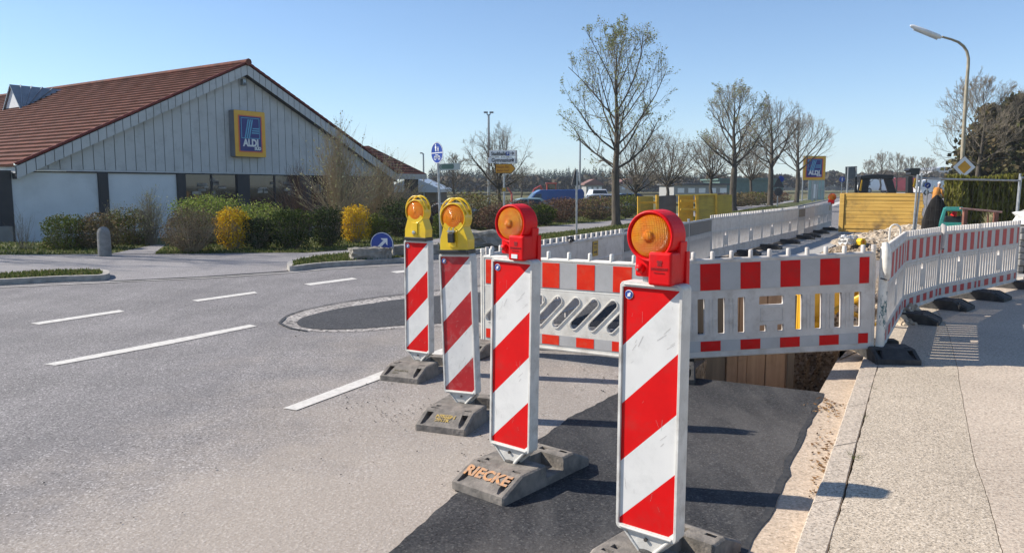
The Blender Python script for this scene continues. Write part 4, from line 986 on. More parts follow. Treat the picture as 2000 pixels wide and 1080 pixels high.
# ------------------------------------------------------------------ supermarket signs
M_SY = mat("sign_yellow", (0.80, 0.42, 0.02), (0.72, 0.38, 0.02), 3, .35); M_SO = mat("sign_orange", (0.78, 0.15, 0.02), None, 3, .35); M_SB = mat("sign_navy", (0.010, 0.014, 0.16), (0.012, 0.018, 0.19), 3, .35)
M_SR = mat("sign_red_orange", (0.62, 0.09, 0.03), None, 3, .35)
M_SC = mat("sign_cyan", (0.12, 0.42, 0.62), None, 3, .35); M_SG = mat("sign_case_grey", (0.22, 0.23, 0.25), None, 3, .5)
def shop_sign(root, w, h, t=.3):
    """front face at local y=0, centred on x, z from 0 to h"""
    q = MB(); q.plate(rrect(-w / 2, w / 2, 0, h, .05), (), .0, t); case = q.build("case", M_SG, root)
    q = MB(); q.plate(rrect(-w / 2 + .01, w / 2 - .01, .01, h - .01, .05), (), -.02, -.003); q.build("yellow_face", M_SY, root)
    q = MB(); q.plate(rrect(-w * .385, w * .385, h * .10, h * .90, .05), (), -.028, -.022); q.build("orange_band", M_SO, root)
    q = MB(); q.plate(rrect(-w * .345, w * .345, h * .125, h * .875, .02), (), -.036, -.030); nv = q.build("blue_field", M_SB, root)
    q = MB(); X0, X1, Z0, Z1 = -w * .295, w * .295, h * .40, h * .845; lw = w * .016
    for a in ((X0, X1, Z1 - lw, Z1), (X0, X1, Z0, Z0 + lw), (X0, X0 + lw, Z0 + lw, Z1 - lw), (X1 - lw, X1, Z0 + lw, Z1 - lw)): q.box(a[0], a[1], -.043, -.038, a[2], a[3])
    for i in range(3):
        xb = X0 + w * .10 + i * w * .065; xt = xb + w * .115; q.plate([(xb, Z0 + lw), (xb + w * .036, Z0 + lw), (xt + w * .036, Z1 - h * .035), (xt, Z1 - h * .035)], (), -.043, -.038)
    for i in range(3):
        z = Z0 + h * .11 + i * h * .048; xa = X0 + w * .335 + i * w * .014; q.box(xa, X1 - w * .02, -.0432, -.0378, z, z + h * .024)
    q.build("letter_mark", M_SC, nv)
    text("lettering", "ALDI", w * .265, M_WHITE, nv, (0.004, -.038, h * .30), bold=w * .012, ext=.006, sx=.86); text("lettering", "SÜD", w * .115, M_WHITE, nv, (w * .22, -.038, h * .185), bold=w * .006, ext=.006, sx=.95)
a0, za0 = Wray(460, 305, -.38); a1, za1 = Wray(517, 219, -.38)
sw = a1 - a0; shh = Wray(488, 217, -.38)[1] - Wray(488, 307, -.38)[1]
sp = BO + WD * (a0 - sA + sw / 2) - WN * .36
sg = thing("shop_sign", "large yellow framed blue shop sign fixed to the gable cladding", "shop sign", (sp.x, sp.y, Wray(488, 307, -.38)[1]), math.atan2(WD.y, WD.x))
shop_sign(sg, sw, shh, .34)

# ------------------------------------------------------------------ foliage
M_BARK = mat("grey_bark", (0.10, 0.082, 0.062), (0.045, 0.038, 0.03), 9, 0.95, bump=.8, bscale=18, stretch=(1, 1, .25), dirt=(0.10, 0.10, 0.05), dscale=3, damt=.5)
M_TWIG = mat("twig_bark", (0.30, 0.25, 0.18), (0.18, 0.15, 0.11), 3, 0.95)
M_TWIGR = mat("reddish_twig", (0.16, 0.10, 0.08), (0.10, 0.065, 0.05), 3, 0.95)
M_TWIGT = mat("tan_twig", (0.46, 0.36, 0.24), (0.30, 0.23, 0.15), 3, 0.95)
M_BUD = leafmat("young_buds", [(0.22, 0.25, 0.08), (0.32, 0.35, 0.14), (0.14, 0.14, 0.06)], .3)
M_BUDG = leafmat("silver_buds", [(0.42, 0.42, 0.28), (0.30, 0.32, 0.15), (0.22, 0.20, 0.12)], .3)
def rot_from(d, ang, az):
    ref = Vector((0, 0, 1)) if abs(d.z) < .9 else Vector((1, 0, 0)); a = d.cross(ref).normalized(); b = d.cross(a)
    return (d * math.cos(ang) + (a * math.cos(az) + b * math.sin(az)) * math.sin(ang)).normalized()
def quadleaf(m, p, s, rnd):
    d = Vector((rnd.gauss(0, 1), rnd.gauss(0, 1), rnd.gauss(0, 1))).normalized(); a = rot_from(d, math.pi / 2, rnd.uniform(0, 6.28)); b = d.cross(a) * s * .5; a = a * s
    o = len(m.v); m.v += [tuple(p - a * .5), tuple(p + b), tuple(p + a * .5), tuple(p - b)]; m.f.append((o, o + 1, o + 2, o + 3)); m.m.append(0)
def grow_tree(seed, H, th, W, r0, style="upright", buds=0, depth=4, budsize=.05, dens=1.0, twr=.006):
    rnd = random.Random(seed); T = MB(); K = MB(); B = MB(); cz = th + (H - th) * .5; rz_ = (H - th) * .56
    def inside_(p, s=1.0): return s * 0 +  (p.x / (W / 2)) ** 2 + (p.y / (W / 2)) ** 2 + ((p.z - cz) / rz_) ** 2 < s
    def branch(p, d, L, r, lev):
        n = 4 if lev < 2 else 3; sz = rnd.uniform(.62, 1.28) if lev > 0 else 1.1; pts = [p.copy()]; rad = [r]; cur = p.copy(); dd = d.copy()
        for i in range(n):
            up = .16 if style == "upright" else .07
            dd = (dd + Vector((0, 0, up)) + Vector((rnd.gauss(0, .13), rnd.gauss(0, .13), rnd.gauss(0, .10)))).normalized(); cur = cur + dd * L / n
            if not inside_(cur, sz) and lev > 0 and i > 0: break
            pts.append(cur.copy()); rad.append(max(.0022, r * (1 - .68 * (i + 1) / n)))
        if len(pts) < 2: return
        (T if lev < 2 else K).tube(pts, rad, 6 if lev < 2 else 3, cap=False)
        if lev >= depth:
            if buds:
                for _ in range(buds if rnd.random() < .75 else 0): quadleaf(B, pts[rnd.randrange(1, len(pts))] + Vector((rnd.gauss(0, .04), rnd.gauss(0, .04), rnd.gauss(0, .04))), budsize * rnd.uniform(.6, 1.4), rnd)
            return
        nc = [0, 7, 6, 5, 4][lev + 1] if lev + 1 < 5 else 3
        nc = max(2, int(nc * dens)) if lev < 2 else max(2, int(nc * dens * .75))
        for i in range(nc):
            t = .22 + .78 * (i + rnd.random() * .7) / nc; k = min(len(pts) - 2, int(t * (len(pts) - 1))); f2 = t * (len(pts) - 1) - k
            q = pts[k].lerp(pts[k + 1], min(1, max(0, f2))); base = (pts[k + 1] - pts[k]).normalized()
            cd = rot_from(base, R(rnd.uniform(24, 52)), rnd.uniform(0, 6.28)); rr = rad[k] * .50
            branch(q, cd, L * rnd.uniform(.45, .68) * (1.05 - .35 * t), max(twr * .6, rr), lev + 1)
    # trunk
    top = Vector((rnd.gauss(0, .05), rnd.gauss(0, .05), th)); mid = top * .5 + Vector((rnd.gauss(0, .04), rnd.gauss(0, .04), 0))
    T.tube([(0, 0, -.15), (0, 0, .02), (mid.x * .3, mid.y * .3, .22), mid, top], [r0 * 1.55, r0 * 1.35, r0, r0 * .92, r0 * .85], 10, cap=False)
    if style == "upright":
        n1 = 17; ax = [top.copy()]; rr_ = [r0 * .72]
        for i in range(6): ax.append(ax[-1] + Vector((rnd.gauss(0, .035) * W * .25, rnd.gauss(0, .035) * W * .25, (H - th) * .90 / 6))); rr_.append(max(.008, r0 * .72 * (1 - (i + 1) / 6.3)))
        T.tube(ax, rr_, 7, cap=False)
        for i in range(n1):
            t = (i / n1) ** 1.25 * .86; k = min(5, int(t * 6)); p = ax[k].lerp(ax[k + 1], t * 6 - k); az = i * 2.4 + rnd.uniform(-.4, .4); tilt = R(66 - 44 * t + rnd.uniform(-9, 9)); d = Vector((math.cos(az) * math.sin(tilt), math.sin(az) * math.sin(tilt), math.cos(tilt)))
            branch(p, d, min(W * .62, (H - p.z) * 1.0) * rnd.uniform(.8, 1.1), rr_[k] * rnd.uniform(.34, .50), 0)
            if i % 3 == 0: branch(p, Vector((-d.x, -d.y, d.z * 1.5)).normalized(), min(W * .5, (H - p.z)) * rnd.uniform(.5, .8), rr_[k] * .3, 1)
    else:
        n1 = 17
        for i in range(n1):
            az = i * 2.4; tilt = R(8 + 72 * (i / n1)); d = Vector((math.cos(az) * math.sin(tilt), math.sin(az) * math.sin(tilt), math.cos(tilt)))
            branch(top, d, (H - th) * (.80 if tilt < R(50) else .62) * rnd.uniform(.85, 1.05), r0 * .38, 0)
    return T, K, B
def tree(name, label, loc, par, group=None, cat="tree", bark=None, twig=None, bud=None, rz=0):
    T, K, B = grow_tree(**par); root = thing(name, label, cat, loc, rz, group)
    to = T.build("trunk", bark or M_BARK, root, True); ko = K.build("crown", twig or M_TWIG, root, True)
    if B.f: B.build("buds", bud or M_BUD, root)
    return root
def gp(px, py): g = G(px, py, 0.0); return (g.x, g.y, terrain_h(g.x, g.y))
GT = "bare avenue trees on the grass verge"
tree("bare_tree", "bare tree left of the supermarket driveway, outside the picture, throwing twig shadows", (-20.5, 20.5, -.05), dict(seed=99, H=12, th=3, W=8, r0=.22, dens=.8, twr=.012))
tree("avenue_tree", "tallest bare avenue tree with fresh green buds, right behind the largest red lamp", (4.25, 31.3, 0.05), dict(seed=12, H=7.9, th=2.3, W=5.0, r0=.18, buds=2, budsize=.055, dens=.95, twr=.006), GT)
tree("avenue_tree", "second bare avenue tree, right of the yellow trench boxes", (15.0, 52.3, 0.05), dict(seed=31, H=8.4, th=2.8, W=5.2, r0=.24, buds=1, budsize=.07, dens=.95, twr=.012), GT, rz=1)
tree("avenue_tree", "third bare avenue tree, between the two thinner-looking neighbours of the row", (21.6, 64.6, 0.05), dict(seed=47, H=8.7, th=3.0, W=6.0, r0=.24, buds=0, dens=.9, twr=.012), GT, rz=2)
tree("avenue_tree", "last bare avenue tree, beside the sign on posts", (28.0, 76.0, 0.05), dict(seed=53, H=8.4, th=3.0, W=7.4, r0=.24, buds=0, dens=.9, twr=.012), GT, rz=3)
GB2 = "bushy bare trees beyond the path"
def far_tree(px, pyb, pyt, wpx, Y, seed, label, style="ball", dens=.9, th=.25, name="bare_tree", grp=GB2, depth=4, twig=None, buds=0, tw=.013):
    a = V(px, pyb, Y); t = V(px, pyt, Y); H = t.z - a.z; W = wpx / F * Y
    return tree(name, label, (a.x, Y, a.z), dict(seed=seed, H=H, th=H * th, W=W, r0=H * .024, style=style, dens=dens, depth=depth, buds=buds, budsize=.08, twr=tw), grp, twig=twig)
far_tree(976, 402, 238, 150, 46, 61, "round bare tree with a broad ball crown behind the direction signs", dens=.85, th=.20, tw=.010)
far_tree(1240, 396, 236, 120, 52, 62, "multi-stemmed bare tree just right of the tallest avenue tree", style="ball", th=.12)
far_tree(1304, 385, 246, 110, 60, 63, "wide bare tree above the yellow trench boxes", style="ball", th=.14)
far_tree(1390, 384, 250, 100, 62, 64, "twin-trunked bare tree left of the second avenue tree")
far_tree(1466, 388, 268, 96, 70, 65, "pale-trunked bare tree between the second and third avenue trees", th=.3)
far_tree(885, 402, 300, 90, 44, 66, "thin leaning bare tree behind the street-name sign", style="upright", dens=.6, th=.15)
far_tree(1018, 388, 325, 50, 95, 67, "small bare tree far behind, right of the round tree", style="upright", dens=.6, depth=3)
GF = "small bare trees on the far field"
for i, (px, yb, yt, w, lab) in enumerate([(1694, 372, 312, 34, "first small bare field tree above the timber wall"), (1719, 370, 296, 52, "second small bare field tree above the timber wall"), (1750, 372, 300, 54, "third small bare field tree above the timber wall"), (1778, 368, 308, 40, "small bare field tree behind the black lifting head"),
                                     (1808, 364, 308, 46, "small bare field tree right of the black lifting head")]):
    far_tree(px, yb, yt, w, 120, 70 + i, lab, style="upright", dens=.75, th=.22, grp=GF, depth=3, tw=.03)

def bush(name, label, px, pyb, pyt, wpx, cols, n=2600, leaf=.05, twigs=120, base=None, Y=None, kind="leaf", twm=None, group="shrubs in front of the supermarket", budm=None, sx=1.0, core=True, dy=None, th=1.4, squash=2.4):
    """px centre, pixel rows of its foot and top, width in pixels"""
    g = G(px, pyb, 0) if Y is None else V(px, pyb, Y); Y = g.y; z0 = terrain_h(g.x, g.y) + .03
    top = V(px, pyt, Y).z; H = top - z0; rx = wpx / F * Y / 2; ry = dy or min(rx, 1.1) * .9
    rnd = random.Random(int(px * 13 + pyt)); root = thing(name, label, "shrub", (g.x, g.y + ry * .8, z0), 0, group)
    ph = [rnd.uniform(0, 6.28) for _ in range(6)]
    def radn(d): return 1 + .10 * math.sin(3 * math.atan2(d.y, d.x) + ph[0]) + .09 * math.sin(5 * d.z + ph[1]) + .07 * math.sin(7 * math.atan2(d.y, d.x) + 4 * d.z + ph[2]) + .05 * math.sin(13 * math.atan2(d.y, d.x) + 9 * d.z + ph[3])
    if kind == "leaf":
        L = MB(); leaf *= .85; n = int(n * 1.6)
        for _ in range(n):
            d = Vector((rnd.gauss(0, 1), rnd.gauss(0, 1), rnd.gauss(0, 1))).normalized(); r = radn(d) * (rnd.random() ** .28)
            if rnd.random() < .05: r *= rnd.uniform(1.0, 1.10)
            dz = math.copysign(abs(d.z) ** .75, d.z)
            p = Vector((d.x * rx * r, d.y * ry * r, H * .52 + dz * H * .5 * r * .95))
            if p.z < .02: p.z = rnd.uniform(.02, .2)
            quadleaf(L, p, leaf * rnd.uniform(.6, 1.5), rnd)
        L.build("foliage", leafmat(name + "_leaves_" + str(abs(hash_(cols)) % 9973), cols, .12), root)
        ns = twigs; K = MB()
        for _ in range(ns):
            d = Vector((rnd.gauss(0, 1), rnd.gauss(0, 1), abs(rnd.gauss(0, 1)) + .1)).normalized(); e = Vector((d.x * rx * .98, d.y * ry * .98, H * .4 + d.z * H * .60)) * rnd.uniform(.8, 1.08)
            K.tube([(d.x * rx * .18, d.y * ry * .18, 0), (e.x * .6, e.y * .6, e.z * .45), e], [.008, .005, .002], 3, cap=False)
        K.build("stems", twm or M_TWIG, root)
    else:      # airy: many whips rising from the foot, each forked
        K = MB(); B = MB()
        for _ in range(twigs):
            az = rnd.uniform(0, 6.28); tl = abs(rnd.gauss(0, .42)); ex = math.cos(az) * min(1, tl * th) * rx; ey = math.sin(az) * min(1, tl * th) * ry
            hh = H * max(.25, 1 - .34 * min(1, tl * th) ** 2 - rnd.random() * .35); b0 = Vector((ex * .22, ey * .22, 0)); e = Vector((ex, ey, hh)); m = b0.lerp(e, .5) + Vector((-ex * .12, -ey * .12, H * .04)); r = rnd.uniform(.006, .012) * max(.7, H / 2.4)
            K.tube([b0, m, e], [r, r * .7, r * .3], 3, cap=False)
            for k in range(n):
                t = rnd.uniform(.25, 1); q = m.lerp(e, (t - .5) * 2) if t > .5 else b0.lerp(m, t * 2); d = (e - m).normalized(); cd = rot_from(d, R(rnd.uniform(15, 45)), rnd.uniform(0, 6.28)); l = H * rnd.uniform(.10, .26); e2 = q + cd * l + Vector((0, 0, l * .2))
                if e2.z < 0.05: e2.z = .05
                K.tube([q, q.lerp(e2, .5) + Vector((rnd.gauss(0, .02), rnd.gauss(0, .02), 0)), e2], [r * .45, r * .32, r * .16], 3, cap=False)
                if budm and rnd.random() < .9:
                    for _ in range(2): quadleaf(B, q.lerp(e2, rnd.uniform(.3, 1.05)), leaf * rnd.uniform(.6, 1.4), rnd)
        K.build("stems", twm or M_TWIG, root)
        if B.f: B.build("buds", budm, root)
    return root
def hash_(c): return int(sum((i + 1) * round(v * 1000) for i, t in enumerate(c) for v in t))
DG = [(0.015, 0.028, 0.008), (0.03, 0.05, 0.012), (0.06, 0.085, 0.02), (0.045, 0.04, 0.02)]
MG = [(0.05, 0.07, 0.008), (0.10, 0.13, 0.015), (0.16, 0.19, 0.03), (0.11, 0.08, 0.035)]
BR = [(0.16, 0.11, 0.062), (0.25, 0.175, 0.10), (0.17, 0.155, 0.06), (0.11, 0.07, 0.042)]
RB = [(0.13, 0.065, 0.045), (0.18, 0.10, 0.065), (0.08, 0.045, 0.035), (0.16, 0.13, 0.06)]
YL = [(0.72, 0.46, 0.01), (0.60, 0.36, 0.01), (0.80, 0.55, 0.03), (0.30, 0.20, 0.02)]
LG = [(0.17, 0.23, 0.03), (0.26, 0.33, 0.05), (0.33, 0.37, 0.10), (0.14, 0.12, 0.05)]
bush("bare_shrub", "small leafless shrub with forked grey stems at the left edge", 28, 489, 418, 74, BR, n=6, twigs=26, kind="twig", Y=20.0, twm=M_TWIG)
bush("clipped_shrub", "dense dark green clipped shrub, leftmost of the bed", 112, 489, 421, 96, MG, 3400, .045)
bush("clipped_shrub", "brownish clipped shrub between two green ones behind the bollard", 178, 488, 419, 76, BR, 2600, .045)
bush("clipped_shrub", "olive green shrub just behind the stone bollard", 240, 480, 408, 96, MG[:2] + BR[:2] + LG[:1], 3400, .045)
bush("bare_shrub", "grey bare shrub rising behind the gap by the bollard", 283, 476, 377, 84, BR, n=9, twigs=70, kind="twig", Y=21.5, twm=M_TWIG, budm=M_BUDG, leaf=.03)
bush("small_shrub", "low greyish shrub against the white wall", 205, 478, 404, 110, BR, n=8, twigs=60, kind="twig", Y=23.5, twm=M_TWIGT, budm=M_BUDG, leaf=.03)
bush("broad_shrub", "broad brown twiggy shrub left of the yellow forsythia", 357, 497, 408, 116, BR, 2600, .04, twigs=500, twm=M_TWIGT)
bush("spring_shrub", "light green leafing shrub behind the brown one", 390, 470, 378, 150, LG, 3800, .05, Y=22.0, twigs=260)
bush("forsythia", "yellow flowering forsythia in front of the shop windows", 446, 490, 404, 72, YL, 3400, .04, twigs=200, twm=M_TWIGT)
bush("clipped_shrub", "small dark shrub right of the first forsythia", 499, 489, 424, 60, DG, 2400, .04)
bush("spring_shrub", "pale green loose shrub behind the small dark one", 500, 470, 396, 120, LG, 2600, .045, Y=23.5)
bush("clipped_shrub", "rounded dark green shrub left of centre of the bed", 562, 489, 407, 84, DG[:3] + MG[:2], 3800, .042)
bush("clipped_shrub", "very dark clipped shrub touching the second forsythia", 634, 484, 405, 64, DG, 3200, .042)
bush("forsythia", "second yellow forsythia, farther along the bed", 690, 476, 404, 60, YL, 2800, .042, twigs=160, twm=M_TWIGT)
bush("clipped_shrub", "bright green low shrub beside the second forsythia", 732, 478, 420, 52, MG, 2400, .045, Y=23)
bush("clipped_shrub", "dark spreading shrub above the round arrow sign", 778, 474, 392, 96, DG, 3400, .05, Y=25)
bush("tall_bare_shrub", "tallest bare shrub with silvery buds reaching up to the eaves", 655, 462, 250, 160, BR, n=10, twigs=120, kind="twig", Y=26, twm=M_TWIGT, budm=M_BUDG, leaf=.05, th=2.0)
bush("tall_bare_shrub", "wide bare shrub of tan twigs below the porch roof", 735, 462, 300, 180, BR, n=10, twigs=150, kind="twig", Y=28, twm=M_TWIGT, budm=M_BUDG, leaf=.04, th=2.2)
bush("tall_bare_shrub", "reddish bare shrub in front of the shop windows", 572, 466, 322, 130, BR, n=7, twigs=75, kind="twig", Y=26.5, twm=M_TWIGR, th=2.2)
GH = "shrubs along the foot and cycle path"
bush("clipped_shrub", "dark red-brown shrub between the two yellow-lamp beacons", 835, 466, 398, 90, RB + DG[:1], 3000, .05, Y=28, group=GH)
bush("clipped_shrub", "bright green low shrub behind the second yellow lamp", 868, 466, 420, 50, LG[:2] + MG, 1800, .05, Y=27, group=GH)
bush("broad_shrub", "big olive shrub right of the second yellow lamp", 925, 462, 376, 120, MG[:1] + BR + LG[:1], 4200, .055, Y=29, group=GH)
bush("broad_shrub", "red-brown shrub directly left of the smaller red lamp", 968, 460, 402, 80, RB, 3000, .05, Y=28, group=GH)
bush("clipped_shrub", "dark green shrub right of the smaller red lamp", 1058, 447, 399, 62, DG[:1] + MG[:2], 2800, .055, Y=32.5, group=GH)
bush("broad_shrub", "long brown hedge shrub right of the dark green one", 1098, 443, 385, 90, RB, 3600, .055, Y=35, group=GH)
bush("broad_shrub", "brown and green hedge shrub behind the triangular sign post", 1170, 437, 384, 96, RB[:2] + BR + LG[:1], 3600, .06, Y=38, group=GH)
bush("broad_shrub", "olive hedge shrub behind the tallest avenue tree", 1228, 429, 380, 70, BR[:1] + MG + LG[:1], 3000, .06, Y=42, group=GH)
bush("broad_shrub", "brown shrub in the gap behind the beacon lamps", 1010, 448, 392, 90, RB, 3000, .055, Y=36, group=GH)
bush("low_shrub", "low olive shrub under the pale-trunked bare tree", 1450, 402, 376, 70, MG[:1] + BR, 1800, .09, Y=64, group=GH)
bush("low_shrub", "brown shrub right behind the second avenue tree", 1412, 408, 378, 50, RB, 1500, .09, Y=60, group=GH)
bush("low_shrub", "low green shrub left of the third avenue tree", 1482, 399, 374, 50, MG[:2] + BR[:2], 1500, .09, Y=68, group=GH)
bush("low_shrub", "brown shrub below the triangular warning sign", 1520, 394, 372, 60, RB, 1600, .09, Y=76, group=GH)

# ------------------------------------------------------------------ street furniture near the shop
bp = G(205, 500, 0.004); bo = thing("stone_bollard", "grey stone bollard with rounded top at the driveway", "bollard", bp)
q = MB(); q.lathe([(.155, -.05), (.15, .02), (.145, .50), (.138, .58), (.115, .64), (.07, .685), (.02, .70)], 20); q.build("shaft", mat("weathered_stone", (0.27, 0.26, 0.24), (0.2, 0.19, 0.175), 9, .9, bump=.4, dirt=(.12, .12, .11), dscale=6, damt=.6), bo, True)
M_ROCK = mat("rough_stone", (0.34, 0.31, 0.26), (0.2, 0.18, 0.15), 7, .95, bump=1.0, bscale=14, dirt=(.1, .1, .09), dscale=5, damt=.6)
def block(name, label, cat, c, size, rz, seed, m=None, nz=.12, group=None):
    bm = bmesh.new(); bmesh.ops.create_cube(bm, size=1.0); bmesh.ops.subdivide_edges(bm, edges=bm.edges[:], cuts=4, use_grid_fill=True); rnd = random.Random(seed)
    for v in bm.verts:
        v.co.x *= size[0]; v.co.y *= size[1]; v.co.z *= size[2]; v.co += Vector([rnd.uniform(-1, 1) * min(size) * nz for _ in range(3)]); v.co.z += size[2] / 2
    me = bpy.data.meshes.new(name); bm.to_mesh(me); bm.free(); me.materials.append(m or M_ROCK); o = link(name, me); o.location = c; o.rotation_euler = (0, 0, rz); return tag(o, label, cat, group)
def gb(px, py, z=.09): g = G(px, py, z); return g
block("stone_block", "rough pale stone block on the verge left of the arrow sign", "stone block", gb(717, 506), (.70, .35, .24), .45, 1)
block("stone_block", "small dark stone propping the round arrow sign", "stone block", gb(754, 505), (.22, .25, .23), .3, 2)
block("stone_block", "long concrete block right of the round arrow sign", "stone block", gb(785, 500) + Vector((.25, .2, 0)), (1.1, .35, .24), .45, 3, nz=.05)
block("stone_block", "rough pale boulder by the path behind the beacons", "stone block", gb(955, 482), (1.2, .6, .42), .3, 4)
block("stone_block", "dark boulder next to the pale one behind the beacons", "stone block", gb(1000, 480) + Vector((.1, .2, 0)), (.6, .5, .36), .2, 5, mat("dark_stone", (0.12, 0.115, 0.10), (0.06, 0.06, 0.055), 7, .95, bump=1, bscale=14))
# round blue arrow sign standing behind the blocks
ag = G(743, 505, .09); ap = thing("arrow_sign", "round blue sign with white diagonal arrow standing behind stone blocks", "road sign", (ag.x, ag.y + .22, .09), R(-8)); RS = .26
q = MB(); q.plate(circle(0, .30, RS, 32), (), 0, .02); pl = q.build("disc", M_BLUE, ap)
q = MB(); q.plate(circle(0, .30, RS - .004, 32), [circle(0, .30, RS - .016, 32)[::-1]], -.005, -.001); q.build("rim", M_WHITE, pl)
q = MB(); u = RS
arr = [(.62, .62), (-.12, .62), (.04, .44), (.22, .44), (-.52, -.30), (-.30, -.52), (.44, .22), (.44, .04), (.62, -.12)]
q.plate([(a * u * .80, .30 + c * u * .80) for a, c in arr][::1], (), -.004, -.0005); q.build("arrow", M_WHITE, pl)
q = MB(); q.tube([(.26, .01, .0), (.26, .01, .30)], .012, 6); q.tube([(0, .03, 0), (0, .03, .45)], .02, 6); q.build("stake", M_STEEL, ap)

def person_icon(q, x, z, h, y0=-.006, y1=-.001, skirt=False):
    q.plate(circle(x, z + h * .90, h * .10, 12), (), y0, y1)
    q.plate([(x - h * .12, z + h * .36), (x - h * .10, z), (x - h * .02, z), (x, z + h * .30), (x + h * .03, z), (x + h * .12, z), (x + h * .10, z + h * .40), (x + h * .18, z + h * .44), (x + h * .12, z + h * .76), (x - h * .12, z + h * .76), (x - h * .18, z + h * .46), (x - h * .12, z + h * .44)], (), y0, y1)
cg = G(862, 491, .0); csn = thing("cycle_path_sign", "tall post with round blue pedestrian and bicycle sign", "road sign", (cg.x, cg.y, 0), 0, rot=(0, -R(1.6), 0))
zt_ = V(855, 278, cg.y).z; zs = V(851, 299, cg.y).z; rs = .265
q = MB(); q.tube([(0, 0, -.05), (0, 0, zt_ - .12)], .030, 10); q.build("pole", M_STEEL, csn)
q = MB(); q.tube([(0, 0, zt_ - .12), (0, 0, zt_)], .034, 10); q.build("pole_cap", mat("dark_green_cap", (0.01, .06, .03), None, 4, .5), csn)
dsc = empty("sign_disc_mount", (-.03, -.05, zs)); bpy.data.objects.remove(dsc)
Md = Matrix.Translation((-.01, -.045, zs)) @ Matrix.Rotation(R(-50), 4, 'Z')
q = MB(); q.plate(circle(0, 0, rs, 36), (), 0, .006); d0 = q.build("sign_disc", M_BLUE, csn); d0.matrix_local = Md
q = MB(); q.plate(circle(0, 0, rs - .003, 36), [circle(0, 0, rs - .014, 36)[::-1]], -.004, -.0008); q.box(-rs + .02, rs - .02, -.004, -.0008, -.010, .010); q.build("white_border", M_WHITE, d0)
q = MB(); person_icon(q, -.045, .035, .19); person_icon(q, .06, .03, .125); q.build("pedestrian_symbol", M_WHITE, d0)
q = MB()
for wx in (-.085, .085): q.plate(circle(wx, -.125, .052, 18), [circle(wx, -.125, .037, 18)[::-1]], -.005, -.001)
for a, b in (((-.085, -.125), (-.045, -.055)), ((-.045, -.055), (.05, -.055)), ((.05, -.055), (-.005, -.12)), ((-.005, -.12), (-.045, -.055)), ((.05, -.055), (.085, -.125)), ((.05, -.055), (.045, -.03)), ((-.06, -.035), (-.03, -.035)), ((-.045, -.055), (-.05, -.035))):
    a = Vector((a[0], -.003, a[1])); b = Vector((b[0], -.003, b[1])); q.tube([a, b], .008, 4)
q.build("bicycle_symbol", M_WHITE, d0)
nz_ = V(880, 327, cg.y).z
q = MB(); q.box(.03, .60, -.01, .01, nz_ - .085, nz_ + .085); nb_ = q.build("name_board", mat("pale_board_back", (0.50, 0.53, 0.50), (.42, .46, .43), 6, .6), csn); nb_.rotation_euler = (0, -R(1), 0)
q = MB(); q.plate([(.14, nz_ - .05), (.42, nz_ - .06), (.45, nz_ + .0), (.43, nz_ + .065), (.15, nz_ + .065), (.11, nz_)], (), -.014, -.011); q.plate([(.06, nz_), (.11, nz_ + .06), (.135, nz_ + .06), (.085, nz_), (.135, nz_ - .06), (.11, nz_ - .06)][::-1], (), -.014, -.011); q.build("emblem", mat("grey_green_print", (0.13, 0.21, 0.17), None, 4, .7), nb_)

# direction signs
dg = G(984, 458, .03); ds = thing("direction_sign_post", "post with two white direction boards above an orange arrow board", "direction sign", (dg.x, dg.y, 0), R(-10)); Yd = dg.y
def zz(py): return V(984, py, Yd).z
q = MB(); q.tube([(0, .05, -.05), (0, .05, zz(294))], .035, 10); q.tube([(.42, .05, zz(320)), (.42, .05, zz(294))], .035, 8); q.build("pole", M_STEEL, ds)
ppm = Yd / F
def board(x0, x1, y0, y1, nm, m):
    q = MB(); q.box((x0 - 984) * ppm, (x1 - 984) * ppm, -.02, .01, zz(y1), zz(y0)); return q.build(nm, m, ds, bevel=.004)
b1_ = board(956, 1007, 294, 306.5, "white_board", M_WHITE); b2_ = board(953.5, 1007, 308, 319, "white_board", M_WHITE)
M_INK = mat("black_ink", (0.015, 0.015, 0.015), None, 4, .6)
text("lettering", "Stadthalle", .175, M_INK, b1_, (-.17, -.024, zz(300.8)), bold=.004, sx=.76); text("lettering", "Gymnasium", .18, M_INK, b2_, (-.035, -.024, zz(313.5)), bold=.004, sx=.9)
q = MB(); px_ = (992 - 984) * ppm; q.box(px_ - .065, px_ + .06, -.026, -.0215, zz(304.5), zz(297)); q.build("parking_symbol", M_BLUE, b1_); text("lettering", "P", .12, M_WHITE, b1_, (px_, -.028, zz(300.8)), bold=.004)
for bb, yy in ((b1_, 300), (b2_, 312.5)):
    q = MB(); x = (1001 - 984) * ppm; z = zz(yy); q.box(x - .075, x + .045, -.026, -.0215, z - .010, z + .010); q.plate([(x + .065, z), (x + .01, z + .055), (x - .012, z + .045), (x + .032, z), (x - .012, z - .045), (x + .01, z - .055)][::1], (), -.0265, -.021); q.build("arrow", M_INK, bb)
x0, x1 = (967.5 - 984) * ppm, (1007.5 - 984) * ppm; z0, z1 = zz(339), zz(320.5); zm = (z0 + z1) / 2
q = MB(); q.plate([(x0, z0), (x1 - .14, z0), (x1, zm), (x1 - .14, z1), (x0, z1)], (), -.02, .01); ob = q.build("orange_arrow_board", mat("orange_board", (0.66, 0.30, 0.012), (0.58, 0.26, 0.012), 5, .5), ds)
q = MB(); i = .018; q.plate([(x0, z0), (x1 - .14, z0), (x1, zm), (x1 - .14, z1), (x0, z1)], [[(x0 + i, z0 + i), (x1 - .14 - .008, z0 + i), (x1 - i * 1.4, zm), (x1 - .14 - .008, z1 - i), (x0 + i, z1 - i)][::-1]], -.024, -.021); q.build("border", M_INK, ob)
M_RUST = mat("faded_lettering", (0.36, 0.12, 0.01), None, 5, .7)
